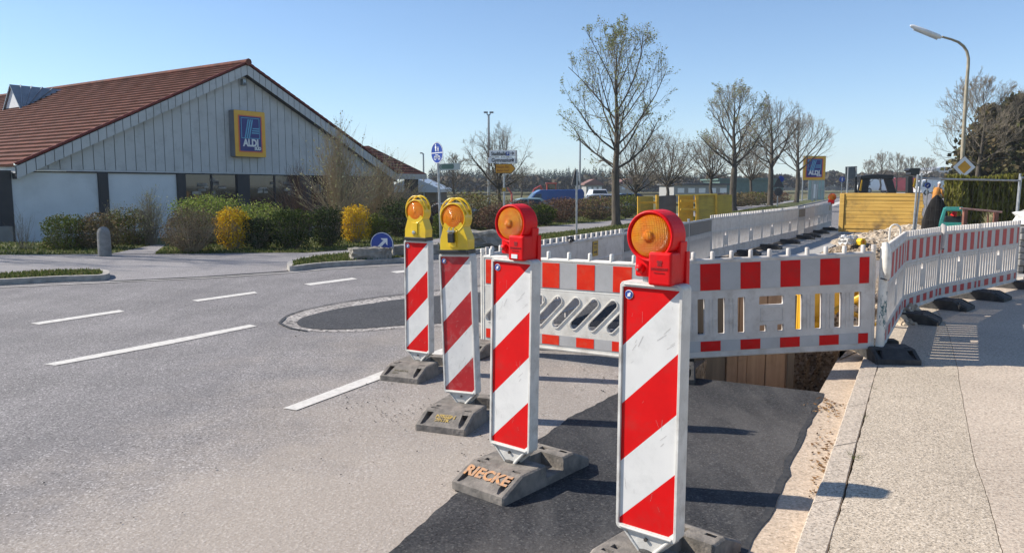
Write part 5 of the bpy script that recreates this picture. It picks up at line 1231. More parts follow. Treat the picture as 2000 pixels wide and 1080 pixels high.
text("lettering", "Haupt Str.", .115, M_RUST, ob, (-.03, -.0225, zz(326.5)), bold=.003); text("lettering", "Bahn hof", .115, M_RUST, ob, (-.03, -.0225, zz(333.5)), bold=.003)
q = MB(); q.box(-.06, .07, -.005, .02, zz(374), zz(367)); q.build("small_plate", MATS["yellow_notice"], ds)
# back of a triangular sign on a post
tg = G(1126, 458, .09); ts = thing("triangle_sign", "grey post with the dark back of a triangular road sign", "road sign", (tg.x, tg.y, .05), R(60), rot=(0, R(-1.0), R(60))); Yt = tg.y
q = MB(); q.tube([(0, 0, -.05), (0, 0, V(1126, 334, Yt).z)], .032, 10); q.build("pole", M_STEEL, ts)
zc2 = V(1126, 350, Yt).z; q = MB(); q.plate([(-.32, zc2 - .25), (.32, zc2 - .25), (0, zc2 + .30)], (), .03, .05); q.build("sign_back", M_DKST, ts)
# lamp posts
def lamp_post(label, px, pyb, pyt, Y, double=False, r=.06, hd=.5):
    a = V(px, pyb, Y); t = V(px, pyt, Y); root = thing("lamp_post", label, "street lamp", (a.x, Y, terrain_h(a.x, Y)), 0); h = t.z - root.location.z
    q = MB(); q.tube([(0, 0, 0), (0, 0, h)], [r * 1.3, r * .8], 8); q.build("pole", M_STEEL, root)
    for s in ((-1, 1) if double else (-1,)):
        q = MB(); q.box(s * .05, s * hd, -.12, .12, h - .02 + (.10 if double else 0), h + .07 + (.10 if double else 0)); q.tube([(0, 0, h - .08), (s * .12, 0, h + .05)], .04, 6); q.build("lamp_head", M_SG, root, bevel=.02)
    return root
lamp_post("tall lamp post with two heads in front of the round bare tree", 955, 400, 224, 48, True, .08, .30)
lamp_post("slim lamp post left of the tallest avenue tree", 1132, 392, 274, 62, False, .08, .25)
lamp_post("slim lamp post right of the porch roof", 828, 392, 300, 60, False, .07, .25)

# big curved street lamp with priority sign
lg = Vector((17.45, 29.6, .1)); Yl = 29.6
sl2 = thing("curved_street_lamp", "tall street lamp with a long curved arm over the pavement", "street lamp", lg, 0)
def LP(px, py): p = V(px, py, Yl); return (p.x - lg.x, 0, p.z - lg.z)
q = MB(); pts = [(0, 0, 0)] + [LP(*p) for p in ((1877, 370), (1880, 300), (1884, 230), (1888, 165), (1891, 130), (1891.5, 115), (1888.5, 101), (1882, 91), (1872, 83), (1858, 77.5), (1840, 72.5))]
q.tube(pts, [.085, .08, .075, .068, .06, .056, .054, .05, .05, .046, .042, .04], 10); smooth_angle(q.build("pole", mat("weathered_pole", (0.36, 0.31, 0.22), (0.25, 0.22, 0.16), 4, .7, dirt=(.15, .15, .09), dscale=3, damt=.5), sl2), 60)
a = Vector(LP(1838, 74)); b = Vector(LP(1778, 50.5)); dirv = (b - a).normalized(); q = MB()
q.tube([a, a.lerp(b, .1), a.lerp(b, .5), a.lerp(b, .93), b], [.05, .085, .09, .07, .03], 10); smooth_angle(q.build("lamp_head", M_WHITE, sl2), 60)
q = MB(); off = Vector((0, 0, -.105)); q.tube([a.lerp(b, .12) + off, a.lerp(b, .9) + off], [.04, .025], 8); q.build("lamp_glass", mat("milky_cover", (.55, .56, .56), None, 3, .3), sl2)
ps_ = Vector(LP(1879, 327)); pr = thing("priority_sign", "yellow and white diamond priority sign on the curved lamp's pole", "road sign", lg + ps_ + Vector((0, -.14, 0)), R(-6)); hd_ = .425
def dia(r, rr=.02): return [(0, -r), (r, 0), (0, r), (-r, 0)]
q = MB(); q.plate(dia(hd_), (), 0, .02); q.build("black_edge", M_BLK, pr); q = MB(); q.plate(dia(hd_ - .02), (), -.006, -.001); q.build("white_face", M_WHITE, pr); q = MB(); q.plate(dia(hd_ * .58), (), -.012, -.007); q.build("yellow_face", mat("priority_yellow", (0.72, 0.34, 0.012), None, 4, .4), pr)

# ------------------------------------------------------------------ works area
M_TIMB = mat("yellow_timber", (0.74, 0.45, 0.10), (0.60, 0.35, 0.07), 2.5, .8, bump=.3, bscale=30, dirt=(.20, .13, .06), dscale=1.3, damt=.95, stretch=(.5, 1, 5))
M_PLANK = mat("raw_plank", (0.50, 0.33, 0.21), (0.38, 0.24, 0.15), 3, .85, bump=.3, bscale=30, dirt=(.2, .13, .08), dscale=3, damt=.5, stretch=(5, 5, .4))
M_PLANKD = mat("shaded_plank", (0.27, 0.22, 0.16), (0.2, 0.16, 0.12), 3, .9, stretch=(5, 5, .5))  # darker, greyer copy of the raw plank: shade put into the colour
Yw = 26.5; L0 = V(1638, 450, Yw); wl = (V(1800, 450, 1).x * Yw - L0.x) / (math.cos(R(33)) + math.sin(R(33)) * V(1800, 450, 1).x); hw_ = V(1640, 377, Yw).z - L0.z
tw = thing("timber_wall", "wide yellow timber shoring panel of horizontal boards above the sand", "timber panel", (L0.x, Yw, L0.z - .05), R(-33))
random.seed(2); q = MB(); nb2 = 11; bhh = (hw_ + .05) / nb2
for i in range(nb2): o = random.uniform(-.01, .01); q.box(.16, wl + random.uniform(-.03, .03), -.05 + o, .05, i * bhh + .004, (i + 1) * bhh - .004)
q.build("boards", M_TIMB, tw, bevel=.006, seg=1)
q = MB(); q.box(0, .15, -.08, .10, 0, hw_ + .04); q.build("end_stanchion", MATS["yellow_timber"], tw, bevel=.01)
q = MB(); q.box(.17, wl - .03, -.02, .12, .01, hw_ + .02); q.build("backing_panel", mat("panel_steel", (0.30, 0.20, .06), None, 4, .8), tw)
# sand heap and gravel
def heap(name, label, c, rx, ry, h, seed, m, cat="sand heap"):
    rnd = random.Random(seed); n = 40; vs = []; ph = [rnd.uniform(0, 6) for _ in range(8)]
    for j in range(n + 1):
        for i in range(n + 1):
            u = -1 + 2 * i / n; v = -1 + 2 * j / n; d = math.sqrt(u * u + v * v); k = max(0, 1 - d ** 1.7)
            z = h * k * (1 + .25 * math.sin(5 * u + ph[0]) * math.sin(4 * v + ph[1]) + .15 * math.sin(11 * u + ph[2] + 7 * v)) + rnd.uniform(-.035, .035) * min(1, k * 5)
            vs.append((u * rx, v * ry, z - .02))
    fs = [(j * (n + 1) + i, j * (n + 1) + i + 1, (j + 1) * (n + 1) + i + 1, (j + 1) * (n + 1) + i) for j in range(n) for i in range(n)]
    q = MB(); q.add(vs, fs)
    for _ in range(240):
        u, v = rnd.uniform(-.85, .85), rnd.uniform(-.85, .85); d = math.sqrt(u * u + v * v)
        if d < .9: crumb(q, u * rx, v * ry, h * max(0, 1 - d ** 1.7) - .01, rnd.uniform(.02, .07))
    o = q.build(name, m); o.location = c; return tag(o, label, cat)
heap("sand_heap", "pale gravelly sand heap in front of the timber panel", (11.0, 21.6, .02), 1.9, 2.4, .46, 5, M_SAND)
heap("soil_heap", "low brown soil heap beside the sand heap", (8.7, 18.6, .02), 1.1, 1.3, .26, 6, M_SOIL)
heap("gravel_heap", "low gravel heap behind the upright slots of the middle board", (4.3, 9.3, .02), .8, .9, .42, 7, M_SAND)
bg_ = V(1657, 487, 18.6); block("white_bag", "crumpled white bag lying on the edge of the soil", "bag", (bg_.x, 18.6, .28), (.34, .28, .18), .3, 11, mat("white_sack", (.7, .69, .66), (.55, .54, .52), 8, .7, bump=1, bscale=12), .22)
bg_ = V(1681, 487, 18.4); yo = thing("yellow_site_light", "small yellow box lying beside the white bag", "site lamp", (bg_.x, 18.4, .26), .4); yo.scale = (.75, .75, .75)
q = MB(); q.plate([(-.12, 0), (.12, 0), (.13, .14), (.05, .22), (-.05, .22), (-.13, .14)], (), -.1, .1); q.build("housing", M_LYEL, yo, bevel=.015); q = MB(); q.lathe([(.01, -.12), (.05, -.11), (.06, -.1)], 12, 0, Matrix.Translation((0, 0, .11)), 'y'); q.build("lens", M_LENSY, yo)
# trench timber box
tb = thing("trench_planking", "raw upright planks lining the trench behind the middle barrier board", "trench planking", (0, 0, 0))
pa = Vector((1.62, 7.20, 0)); pb = Vector((2.72, 7.42, 0)); dv = (pb - pa).normalized(); nv = Vector((-dv.y, dv.x, 0)); Lw = (pb - pa).length
Mw = Matrix.Translation(pa) @ Matrix.Rotation(math.atan2(dv.y, dv.x), 4, 'Z'); x = 0; random.seed(12)
ws = [.22, .235, .12, .10, .20, .22]; kk = 0
while x < Lw - .02:
    w_ = min(ws[kk % 6], Lw - x); q = MB(); q.box(x + .004, x + w_ - .004, random.uniform(-.02, .0), .045, -1.7, .78 + random.uniform(-.03, .04)); o = q.build("plank", M_PLANK if kk not in (0, 1) else M_PLANKD, tb, bevel=.004, seg=1); o.matrix_local = Mw; x += w_; kk += 1
q = MB(); q.box(Lw, Lw + .05, .0, 1.6, -1.7, .55); q.box(Lw - .02, Lw + .05, -.03, .03, -1.7, .6); o = q.build("side_plank", M_PLANKD, tb); o.matrix_local = Mw
q = MB(); q.box(0, Lw, -.09, -.025, .30, .42) if False else q.box(.02, Lw, .05, .12, .40, .52); o = q.build("waling_beam", M_PLANKD, tb); o.matrix_local = Mw
M_YST = mat("yellow_steel", (0.74, 0.42, 0.02), (0.62, 0.34, 0.02), 3, .55, dirt=(.2, .12, .05), dscale=2.5, damt=.6)
M_OST = mat("olive_steel", (0.52, 0.38, 0.05), (0.42, 0.31, 0.05), 3, .6, dirt=(.16, .12, .06), dscale=2, damt=.6, stretch=(1, 1, 4))
ye = thing("trench_shield", "yellow steel trench shield glimpsed through the upright slots", "trench shield", (3.28, 8.7, 0), R(20))
q = MB(); q.box(0, .9, 0, .08, .02, .62); q.box(0, .08, -.05, 0, .02, .66); q.box(.82, .9, -.05, 0, .02, .66); q.build("side_plate", M_YST, ye, bevel=.01)
q = MB(); q.tube([(.25, -.02, .12), (.55, -.5, .50)], .035, 8); q.tube([(.6, -.02, .25), (.7, -.45, .10)], .03, 8); q.build("strut", M_YST, ye)
q = MB()
for z in (.45, .3, .15): q.lathe([(.012, -.062), (.018, -.05)], 8, 0, Matrix.Translation((.3, 0, z)), 'y')
q.build("bolts", M_BLK, ye)
q = MB(); q.tube([(2.9, 7.0, -.6), (2.2, 7.1, -.35), (1.5, 7.05, -.45)], .09, 12) 
# corrugated hose seen under board
hz = MB(); pts = [(1.50 + .02 * i, 7.02 + .01 * i, .12 + .0 * i) for i in range(2)]
hs = MB(); rad = []; P = []
for i in range(31): P.append((1.40 + .018 * i, 7.0 + .012 * i, .18)); rad.append(.10 if i % 2 == 0 else .085)
hs.tube(P, rad, 14); o = hs.build("drain_hose", M_BLK); tag(o, "short black corrugated drain pipe behind the nearest beacon's edge", "drain pipe")
# construction fence
Yf = 15.6
def fence(label, xa, xb, y, ztop, lean, grp="wire mesh site fence panels"):
    root = thing("site_fence", label, "fence", (xa, y, .02), 0, grp); W = xb - xa; q = MB()
    q.tube([(0, 0, 0), (0, 0, ztop + .04)], .021, 8); q.tube([(W, 0, 0), (W, 0, ztop + .04)], .021, 8); q.tube([(0, 0, ztop - .04), (W, 0, ztop - .04)], .019, 8); q.tube([(0, 0, .15), (W, 0, .15)], .019, 8); q.build("tube_frame", M_STEEL, root)
    m = MB(); n = int(W / .10)
    for i in range(1, n): x = W * i / n; m.tube([(x, .0, .15), (x, .0, ztop - .04)], .0014, 3, cap=False)
    for k in range(1, 8): z = .15 + (ztop - .19) * k / 8; m.tube([(0, .006, z), (W, .006, z)], .0014, 3, cap=False)
    m.build("wire_mesh", M_DKST, root); root.rotation_euler = (0, R(lean), 0); return root
xa = V(1801, 365, Yf).x; xb = V(1989, 365, Yf).x
fence("wire mesh site fence panel in front of the conifer hedge", xa - .14, xb, Yf, V(1900, 347, Yf).z, 1.2)
fence("wire mesh site fence panel running off at the right edge", xb + .05, xb + 3.4, Yf + .1, V(1900, 345, Yf).z, 1.0)
po = thing("fence_pole", "leaning loose galvanised pole left of the mesh fence", "pole", (V(1783, 465, Yf).x, Yf, 0), 0, rot=(0, R(2.8), 0)); q = MB(); q.tube([(0, 0, 0), (0, 0, V(1790, 340, Yf).z)], .022, 8); q.tube([(0, 0, V(1790, 341, Yf).z), (0, 0, V(1790, 338, Yf).z)], .026, 8); q.build("tube", M_STEEL, po)
# conifer hedge
def hedge(name, label, x0, x1, y0, y1, H, n, cols, leaf):
    rnd = random.Random(77); root = thing(name, label, "hedge", ((x0 + x1) / 2, (y0 + y1) / 2, 0)); L = MB(); w = (x1 - x0) / 2; d = (y1 - y0) / 2
    for _ in range(n):
        f = rnd.random(); bulge = .10
        if f < .62: p = Vector((rnd.uniform(-w, w), -d + abs(rnd.gauss(0, .10)), H * rnd.random() ** .9))
        elif f < .78: p = Vector((-w + abs(rnd.gauss(0, .1)), rnd.uniform(-d, d), H * rnd.random()))
        else: p = Vector((rnd.uniform(-w, w), rnd.uniform(-d, d), H - abs(rnd.gauss(0, .08))))
        p.z += .05 * math.sin(p.x * 3.1) * (p.z / H); p.y -= .07 * math.sin(p.x * 9) + .05 * math.sin(p.x * 21 + p.z * 2)
        s = leaf * rnd.uniform(.6, 1.5); a = rnd.uniform(-.35, .35); b = rnd.uniform(0, 6.28); up = Vector((math.sin(a) * math.cos(b), math.sin(a) * math.sin(b), 1)) * s; sd = Vector((math.cos(b + 1.3), math.sin(b + 1.3), 0)) * s * .22
        o = len(L.v); L.v += [tuple(p - up * .5), tuple(p + sd), tuple(p + up * .6), tuple(p - sd)]; L.f.append((o, o + 1, o + 2, o + 3)); L.m.append(0)
    L.build("foliage", leafmat(name + "_leaves", cols, .15), root)
    c = MB(); c.box(-w + .12, w - .1, -d + .15, d - .1, .1, H - .16); c.build("shade_core", mat("hedge_shade_wood", (0.035, 0.03, 0.018), (0.02, 0.02, 0.012), 9, 1), root)  # solid block whose dark colour stands in for the shade inside the hedge
    k = MB()
    for i in range(9): x = -w + .3 + (2 * w - .6) * i / 8; k.tube([(x, -d + .2, 0), (x + rnd.uniform(-.1, .1), -d + .25, .7)], .05, 6)
    k.build("stems", M_BARK, root)
HX0 = V(1872, 400, 21).x
hedge("conifer_hedge", "tall dense conifer hedge behind the mesh fence", HX0 + .05, HX0 + 6.5, 21, 21.8, V(1950, 349, 21).z, 30000, [(0.06, 0.065, 0.012), (0.13, 0.13, 0.02), (0.20, 0.19, 0.04), (0.09, 0.07, 0.025)], .16)
# teal machine
tm = V(1861, 445, 18.0); tr = thing("compact_roller", "small teal site machine with rear window and yellow plate behind the barriers", "site machine", (tm.x, 18.0, 0), R(-29)); M_TEAL = mat("teal_paint", (0.02, 0.26, 0.22), (0.02, 0.22, 0.19), 4, .35, coat=.3, dirt=(.2, .2, .17), dscale=4, damt=.4)
zt2 = V(1861, 405, 18).z; w0, w1 = .30, .19
q = MB(); q.plate([(-w0, .35), (w0, .35), (w0 - .01, .80), (w1 + .02, zt2 - .05), (w1 - .02, zt2), (-w1 + .02, zt2), (-w1 - .02, zt2 - .05), (-w0 + .01, .80)], [[(-.20, .82), (.20, .82), (.155, zt2 - .09), (-.155, zt2 - .09)][::-1]], 0, .06)
q.box(-w0 + .02, w0 - .02, .06, .8, .35, .80); q.box(-w1, w1, .06, .75, zt2 - .045, zt2 - .005)
for s in (-1, 1): q.tube([(s * (w0 - .04), .75, .8), (s * (w1), .7, zt2 - .03)], .03, 6)
q.build("cab", M_TEAL, tr, bevel=.012)
q = MB(); q.box(-.19, .19, .35, .60, .55, .95); q.build("seat", M_BLK, tr, bevel=.03); q = MB(); q.tube([(0, .33, .96), (0.03, .33, 1.07)], [.07, .05], 8); q.build("red_cap", M_LRED, tr)
q = MB(); q.box(-.22, .20, -.03, -.004, .62, .72); yp = q.build("yellow_plate", mat("plate_yellow", (.75, .62, .03), None, 4, .4), tr); q = MB(); q.box(-.12, .10, -.036, -.031, .655, .685); q.build("print", M_INK, yp)
q = MB(); q.box(-.31, .31, -.06, .0, .50, .56); q.build("bumper", mat("lime_bumper", (.55, .65, .08), None, 4, .4), tr); q = MB(); q.tube([(-.32, .4, .33), (.32, .4, .33)], .33, 20); q.build("drum", M_DKST, tr)
bb_ = V(1852, 446, 16.5); o = block("blue_bag", "blue plastic bag in front of the teal machine", "bag", (bb_.x, 16.5, .55), (.24, .2, .12), 0, 21, mat("blue_sack", (.03, .22, .5), None, 6, .5), .2)
# rusty trestle
x0 = V(1882, 407, 17.5); x1 = V(1944, 413, 17.5); rt = thing("rusty_trestle", "rusty red steel trestle with a long top bar before the hedge", "trestle", (x0.x, 17.5, 0)); M_RST = mat("rusty_steel", (0.24, 0.09, 0.06), (0.14, 0.06, 0.04), 8, .8)
q = MB(); dx = x1.x - x0.x; q.tube([(-.08, 0, x0.z), (dx + .15, 0, x1.z - .02)], .022, 8); q.build("top_bar", mat("pale_rust_pipe", (.45, .27, .22), (.33, .18, .14), 8, .7), rt); q = MB(); q.box(0, .08, -.04, .04, 0, x0.z - .03); q.tube([(.04, 0, .1), (-.06, 0, .7)], .03, 6); q.build("leg", M_RST, rt); q = MB(); q.box(dx - .02, dx + .06, -.04, .04, 0, x1.z - .03); q.tube([(dx - .12, 0, .1), (dx - .16, 0, x1.z - .05)], .02, 6); q.build("leg", M_RST, rt)
a = V(1936, 430, 19.5); bush("dry_grass_tuft", "pale dry tuft at the foot of the conifer hedge", 1936, 462, 416, 26, BR, n=3, twigs=160, kind="twig", Y=19.3, twm=mat("straw", (.5, .45, .25), (.4, .35, .18), 4, .9), group="dry tufts")
# black tarpaulin
tp = V(1826, 445, 20.5); q = MB(); rnd = random.Random(5); vs = []; n = 18
for j, (rr, z) in enumerate([(.42, 0), (.41, .25), (.37, .55), (.29, .8), (.18, .98), (.03, 1.08)]):
    for k in range(n): t = 6.283 * k / n; w = 1 + .14 * math.sin(5 * t + j) * (1 - j / 7); vs.append((rr * w * math.cos(t), rr * w * math.sin(t) * .8, z))
fs = [(j * n + k, j * n + (k + 1) % n, (j + 1) * n + (k + 1) % n, (j + 1) * n + k) for j in range(5) for k in range(n)]; q.add(vs, fs)
o = q.build("tarpaulin", mat("black_tarp", (.012, .011, .011), (.03, .028, .026), 5, .95, bump=.8, bscale=8, spec=.1), None, True); o.location = (tp.x, 20.5, 0); o.scale = (.85, .85, V(1826, 381, 20.5).z / 1.08); tag(o, "black tarpaulin draped into a tall cone beside the teal machine", "tarpaulin")
# black machine frames behind the timber wall
Yk = 29.5
def K3(px, py): p = V(px, py, Yk); return p
kf = K3(1700, 400); fr_ = thing("black_machine_frame", "black steel roll frame of a machine standing behind the timber panel", "machine frame", (kf.x, Yk, 0))
def q_poly(pts, y0, y1): q = MB(); q.plate([(K3(a, b).x - kf.x, K3(a, b).z) for a, b in pts], (), y0, y1); return q
q_poly([(1673, 390), (1690, 390), (1698, 346), (1694, 343), (1681, 343), (1678, 350)], -.1, .05).build("side_leg", M_BLK, fr_, bevel=.02); q_poly([(1677, 350), (1741, 350), (1741.5, 342), (1700, 341), (1677, 344)][::1], -.18, .1).build("top_beam", M_BLK, fr_, bevel=.02)
q_poly([(1738, 390), (1752, 390), (1741, 350), (1729, 345), (1726, 350)], -.1, .05).build("side_leg", M_BLK, fr_, bevel=.02); q_poly([(1670, 420), (1675, 420), (1674, 345), (1670, 346)], 0, .06).build("guard_post", M_BLK, fr_)
q_poly([(1676, 372), (1680, 352), (1682, 352), (1679, 374)], -.13, -.11).build("yellow_stripe", M_YST, fr_)
kh = K3(1781, 400); kf = kh; lf = thing("lifting_mast", "black lifting head on a mast above the timber panel", "lifting gear", (kh.x, Yk, 0))
q_poly([(1772, 420), (1783, 420), (1783, 345), (1774, 345)], 0, .2).build("mast", M_BLK, lf, bevel=.02); q_poly([(1771, 333), (1777, 329), (1795, 329), (1794, 341), (1787, 344), (1776, 342), (1777, 336)], -.1, .3).build("head_block", M_BLK, lf, bevel=.02)
q_poly([(1782, 364), (1787, 370), (1786, 362), (1790, 350), (1786, 348)], -.05, .0).build("bracket", M_YST, lf)
# setts stacked in a cage at the right edge
cb = V(2000, 545, 13.5); cs = thing("sett_stack", "stack of grey paving setts at the right edge", "paving stack", (V(1990, 500, 13.6).x, 13.6, .0)); M_SETT = mat("grey_sett", (.30, .29, .27), (.18, .175, .165), 6, .9, bump=.5, bscale=20)
q = MB(); random.seed(6)
for k in range(8):
    for i in range(12):
        x = i * .12; q.box(x + .008, x + .112, random.uniform(-.02, .02), .12, .02 + k * .115 + .006, .02 + (k + 1) * .115 - .004)
q.build("setts", M_SETT, cs, bevel=.01, seg=1)
q = MB(); q.box(0, 1.4, .1, .9, .02, .93); q.build("stack_core", M_SETT, cs)
bb_ = V(1993, 440, 14.0); block("builders_bag", "white builder's bag on top of the sett stack", "bag", (bb_.x + .55, 14.05, .94), (.9, .6, .28), 0, 31, MATS["white_sack"], .15)
block("stone_slab", "pale stone slab lying at the foot of the sett stack", "slab", (8.9, 12.9, .1), (1.0, .4, .07), .2, 33, M_KSTONE, .05)
# small hoop on the barrier row
hp = MB(); pts = [(math.cos(a) * .065, 0, math.sin(a) * .065 + .06) for a in [math.pi * i / 10 for i in range(11)]]; hp.tube([(.065, 0, -.06)] + pts + [(-.065, 0, -.06)], .012, 8)
v_ = V(1748, 455, 9.2); hp_ = hp.build("lifting_hoop", M_WPL); hp_.location = (v_.x, 9.2, V(1748, 456, 9.2).z - .02); tag(hp_, "small white hoop behind the second pavement barrier board", "hoop")
hp2 = MB(); hp2.tube([(0, 0, -1.0), (0, 0, -.05)], .014, 6); hp2.build("stake", M_STEEL, hp_)

# ------------------------------------------------------------------ yellow trench boxes on the verge
def trench_box(label, loc, rz, parts):
    root = thing("trench_box", label, "trench box", loc, rz, "yellow trench boxes"); return root
Yb = 33.5
def BX(px, py): p = V(px, py, Yb); return p
def q_poly2(base, pts, y0, y1): q = MB(); q.plate([(BX(a, b).x - base.x, BX(a, b).z - base.z) for a, b in pts], (), y0, y1); return q
ba = BX(1283, 437); ba.y = Yb; b1x = thing("trench_box", "yellow trench box with a dark grey front plate, left of the pair", "trench box", (ba.x, Yb, ba.z), 0, "yellow trench boxes")
q_poly2(ba, [(1286, 437), (1320, 437), (1320, 381), (1286, 383)], -.06, .0).build("grey_plate", mat("grey_plate_steel", (.13, .125, .12), (.09, .085, .08), 4, .6), b1x)
q_poly2(ba, [(1245, 434), (1250, 434), (1250, 384), (1245, 384)], -.1, .05).build("corner_post", M_YST, b1x); q_poly2(ba, [(1281, 437), (1286, 437), (1286, 381), (1281, 381)], -.1, .05).build("corner_post", M_YST, b1x)
q_poly2(ba, [(1250, 432), (1281, 434), (1281, 384), (1250, 384)], .6, .7).build("inner_plate", M_OST, b1x)
for yy in (395, 412): q_poly2(ba, [(1250, yy + 3), (1281, yy + 3), (1281, yy - 1), (1250, yy - 1)], .0, .1).build("strut", M_YST, b1x)
bb2 = BX(1350, 437); b2x = thing("trench_box", "yellow trench box with ribbed olive side plates, right of the pair", "trench box", (bb2.x, Yb - 1.2, bb2.z), 0, "yellow trench boxes")
q_poly2(bb2, [(1320, 432), (1348, 432), (1348, 380), (1320, 380)], .6, .7).build("inner_plate", M_YST, b2x)
for yy in (391, 407): q_poly2(bb2, [(1318, yy + 2.5), (1347, yy + 2.5), (1347, yy - 1), (1318, yy - 1)], .0, .1).build("strut", M_YST, b2x)
q_poly2(bb2, [(1346, 434), (1351, 434), (1350, 379), (1345, 379)], -.12, .05).build("corner_post", M_YST, b2x); q_poly2(bb2, [(1382.5, 430), (1386, 430), (1385, 378), (1381, 378)], -.12, .05).build("corner_post", M_YST, b2x)
for a, b in ((1351, 1382), (1386, 1414)):
    q = MB()
    for i in range(11):
        y0_, y1_ = 380 + i * 4.6, 380 + i * 4.6 + 4.2
        P = [(BX(a, y1_).x - bb2.x, BX(a, y1_).z - bb2.z), (BX(b, y1_).x - bb2.x, BX(b, y1_).z - bb2.z), (BX(b, y0_).x - bb2.x, BX(b, y0_).z - bb2.z), (BX(a, y0_).x - bb2.x, BX(a, y0_).z - bb2.z)]
        q.plate(P, (), -.04, .0)
    q.box(BX(a, 400).x - bb2.x, BX(b, 400).x - bb2.x, 0, .04, 0.05, BX(a, 381).z - bb2.z); q.build("side_plate", M_OST, b2x)
q_poly2(bb2, [(1308, 382), (1385, 380.5), (1385, 378), (1308, 380)], -.14, -.02).build("top_rail", mat("bright_yellow_edge", (.72, .50, .06), None, 4, .5), b2x)
for r_ in (b1x, b2x): r_.scale = (1, 1, 1)
# ------------------------------------------------------------------ pylon sign and road signs in the distance
Ys = 84.0; s0 = V(1568, 352, Ys); s1 = V(1613, 305, Ys); pg_ = thing("pylon_sign", "yellow framed blue shop sign on steel posts by the far road", "shop sign", ((s0.x + s1.x) / 2, Ys, s0.z), R(-8)); shop_sign(pg_, (s1.x - s0.x) * .98, s1.z - s0.z, .35)
for ch in pg_.children: pass
q = MB()
for x in (-1.1, 0, .35): q.tube([(x, .2, -(s0.z) - .1), (x, .2, .1)], .07 if x else .1, 8)
q.build("support_post", M_STEEL, pg_)
gl0 = V(1578, 391, 90); gl1 = V(1611, 352, 90); gs = thing("glass_shelter", "glass shelter beneath the far shop sign", "shelter", (gl0.x, 90, gl0.z), 0); w_ = gl1.x - gl0.x; h_ = gl1.z - gl0.z
q = MB()
for i in range(6): x = w_ * i / 5; q.box(x - .03, x + .03, 0, .06, 0, h_)
for z in (.02, h_ * .5, h_ - .04): q.box(0, w_, .0, .05, z, z + .05)
q.build("frame", M_STEEL, gs); q = MB(); q.box(.03, w_ - .03, .07, .09, .05, h_ - .05); q.build("panes", mat("greenish_pane", (.32, .46, .44), (.26, .38, .38), 1.5, .15), gs); q = MB(); q.box(w_ * .28, w_ * .55, -.02, .0, .2, h_ * .8); q.build("timetable_board", M_WHITE, gs)
def far_sign(name, label, Y, px, py0, py1, pole_px=None):
    a = V(px, 365, Y); root = thing(name, label, "road sign", (a.x, Y, 0)); return root, (lambda x, y: (V(x, y, Y).x - a.x, V(x, y, Y).z))
r_, f_ = far_sign("warning_sign", "backs of a triangular and a round sign stacked on one post by the path", 62, 1520, 0, 0); q = MB(); q.tube([(0, .05, 0), (0, .05, f_(1520, 348)[1])], .05, 6); q.build("pole", M_STEEL, r_)
q = MB(); q.plate([f_(1510, 366), (f_(1532, 366)), f_(1520.5, 346)], (), 0, .03); q.build("triangle_back", M_DKST, r_); q = MB(); c_ = f_(1520, 375); q.plate(circle(c_[0], c_[1], .33, 20), (), -.03, .0); q.build("disc_back", M_DKST, r_); q = MB(); c_ = f_(1526, 350); q.plate(circle(c_[0], c_[1], .25, 20), (), .05, .08); q.build("blue_disc", M_BLUE, r_)
r_, f_ = far_sign("information_board", "dark back of a large information board on two posts", 70, 1662, 0, 0); q = MB(); q.plate([f_(1651.5, 350), f_(1674, 350), f_(1674, 325), f_(1651.5, 326)], (), 0, .06); q.build("board_back", mat("dark_grey_board", (.10, .12, .12), (.07, .085, .085), 3, .6), r_)
q = MB()
for px in (1655, 1671): x = f_(px, 350)[0]; q.tube([(x, -.06, 0), (x, -.06, f_(px, 327)[1])], .07, 6)
q.build("posts", M_STEEL, r_)
r_, f_ = far_sign("cycle_sign", "small round blue sign left of the dark information board", 75, 1644, 0, 0); q = MB(); q.tube([(0, .03, 0), (0, .03, f_(1644, 347)[1])], .04, 6); q.build("pole", M_STEEL, r_); q = MB(); c_ = f_(1644, 350.5); q.plate(circle(0, c_[1], .27, 20), (), -.02, .01); dd_ = q.build("disc", M_BLUE, r_); q = MB(); person_icon(q, 0, c_[1] - .17, .34, -.03, -.021); q.build("symbol", M_WHITE, dd_)
r_, f_ = far_sign("arrow_sign", "small round blue arrow sign beyond the black lifting head", 48, 1812, 0, 0); q = MB(); q.tube([(0, .03, 0), (0, .03, f_(1812, 360)[1])], .04, 6); q.build("pole", M_STEEL, r_); q = MB(); c_ = f_(1812, 362.5); q.plate(circle(0, c_[1], .18, 20), (), -.02, .01); dd_ = q.build("disc", M_BLUE, r_); q = MB(); q.plate([(a * .12, c_[1] + b * .12) for a, b in [(-.62, -.62), (.12, -.62), (-.1, -.42), (.5, .3), (.3, .5), (-.42, -.1), (-.62, .12)]], (), -.03, -.021); q.build("arrow", M_WHITE, dd_)

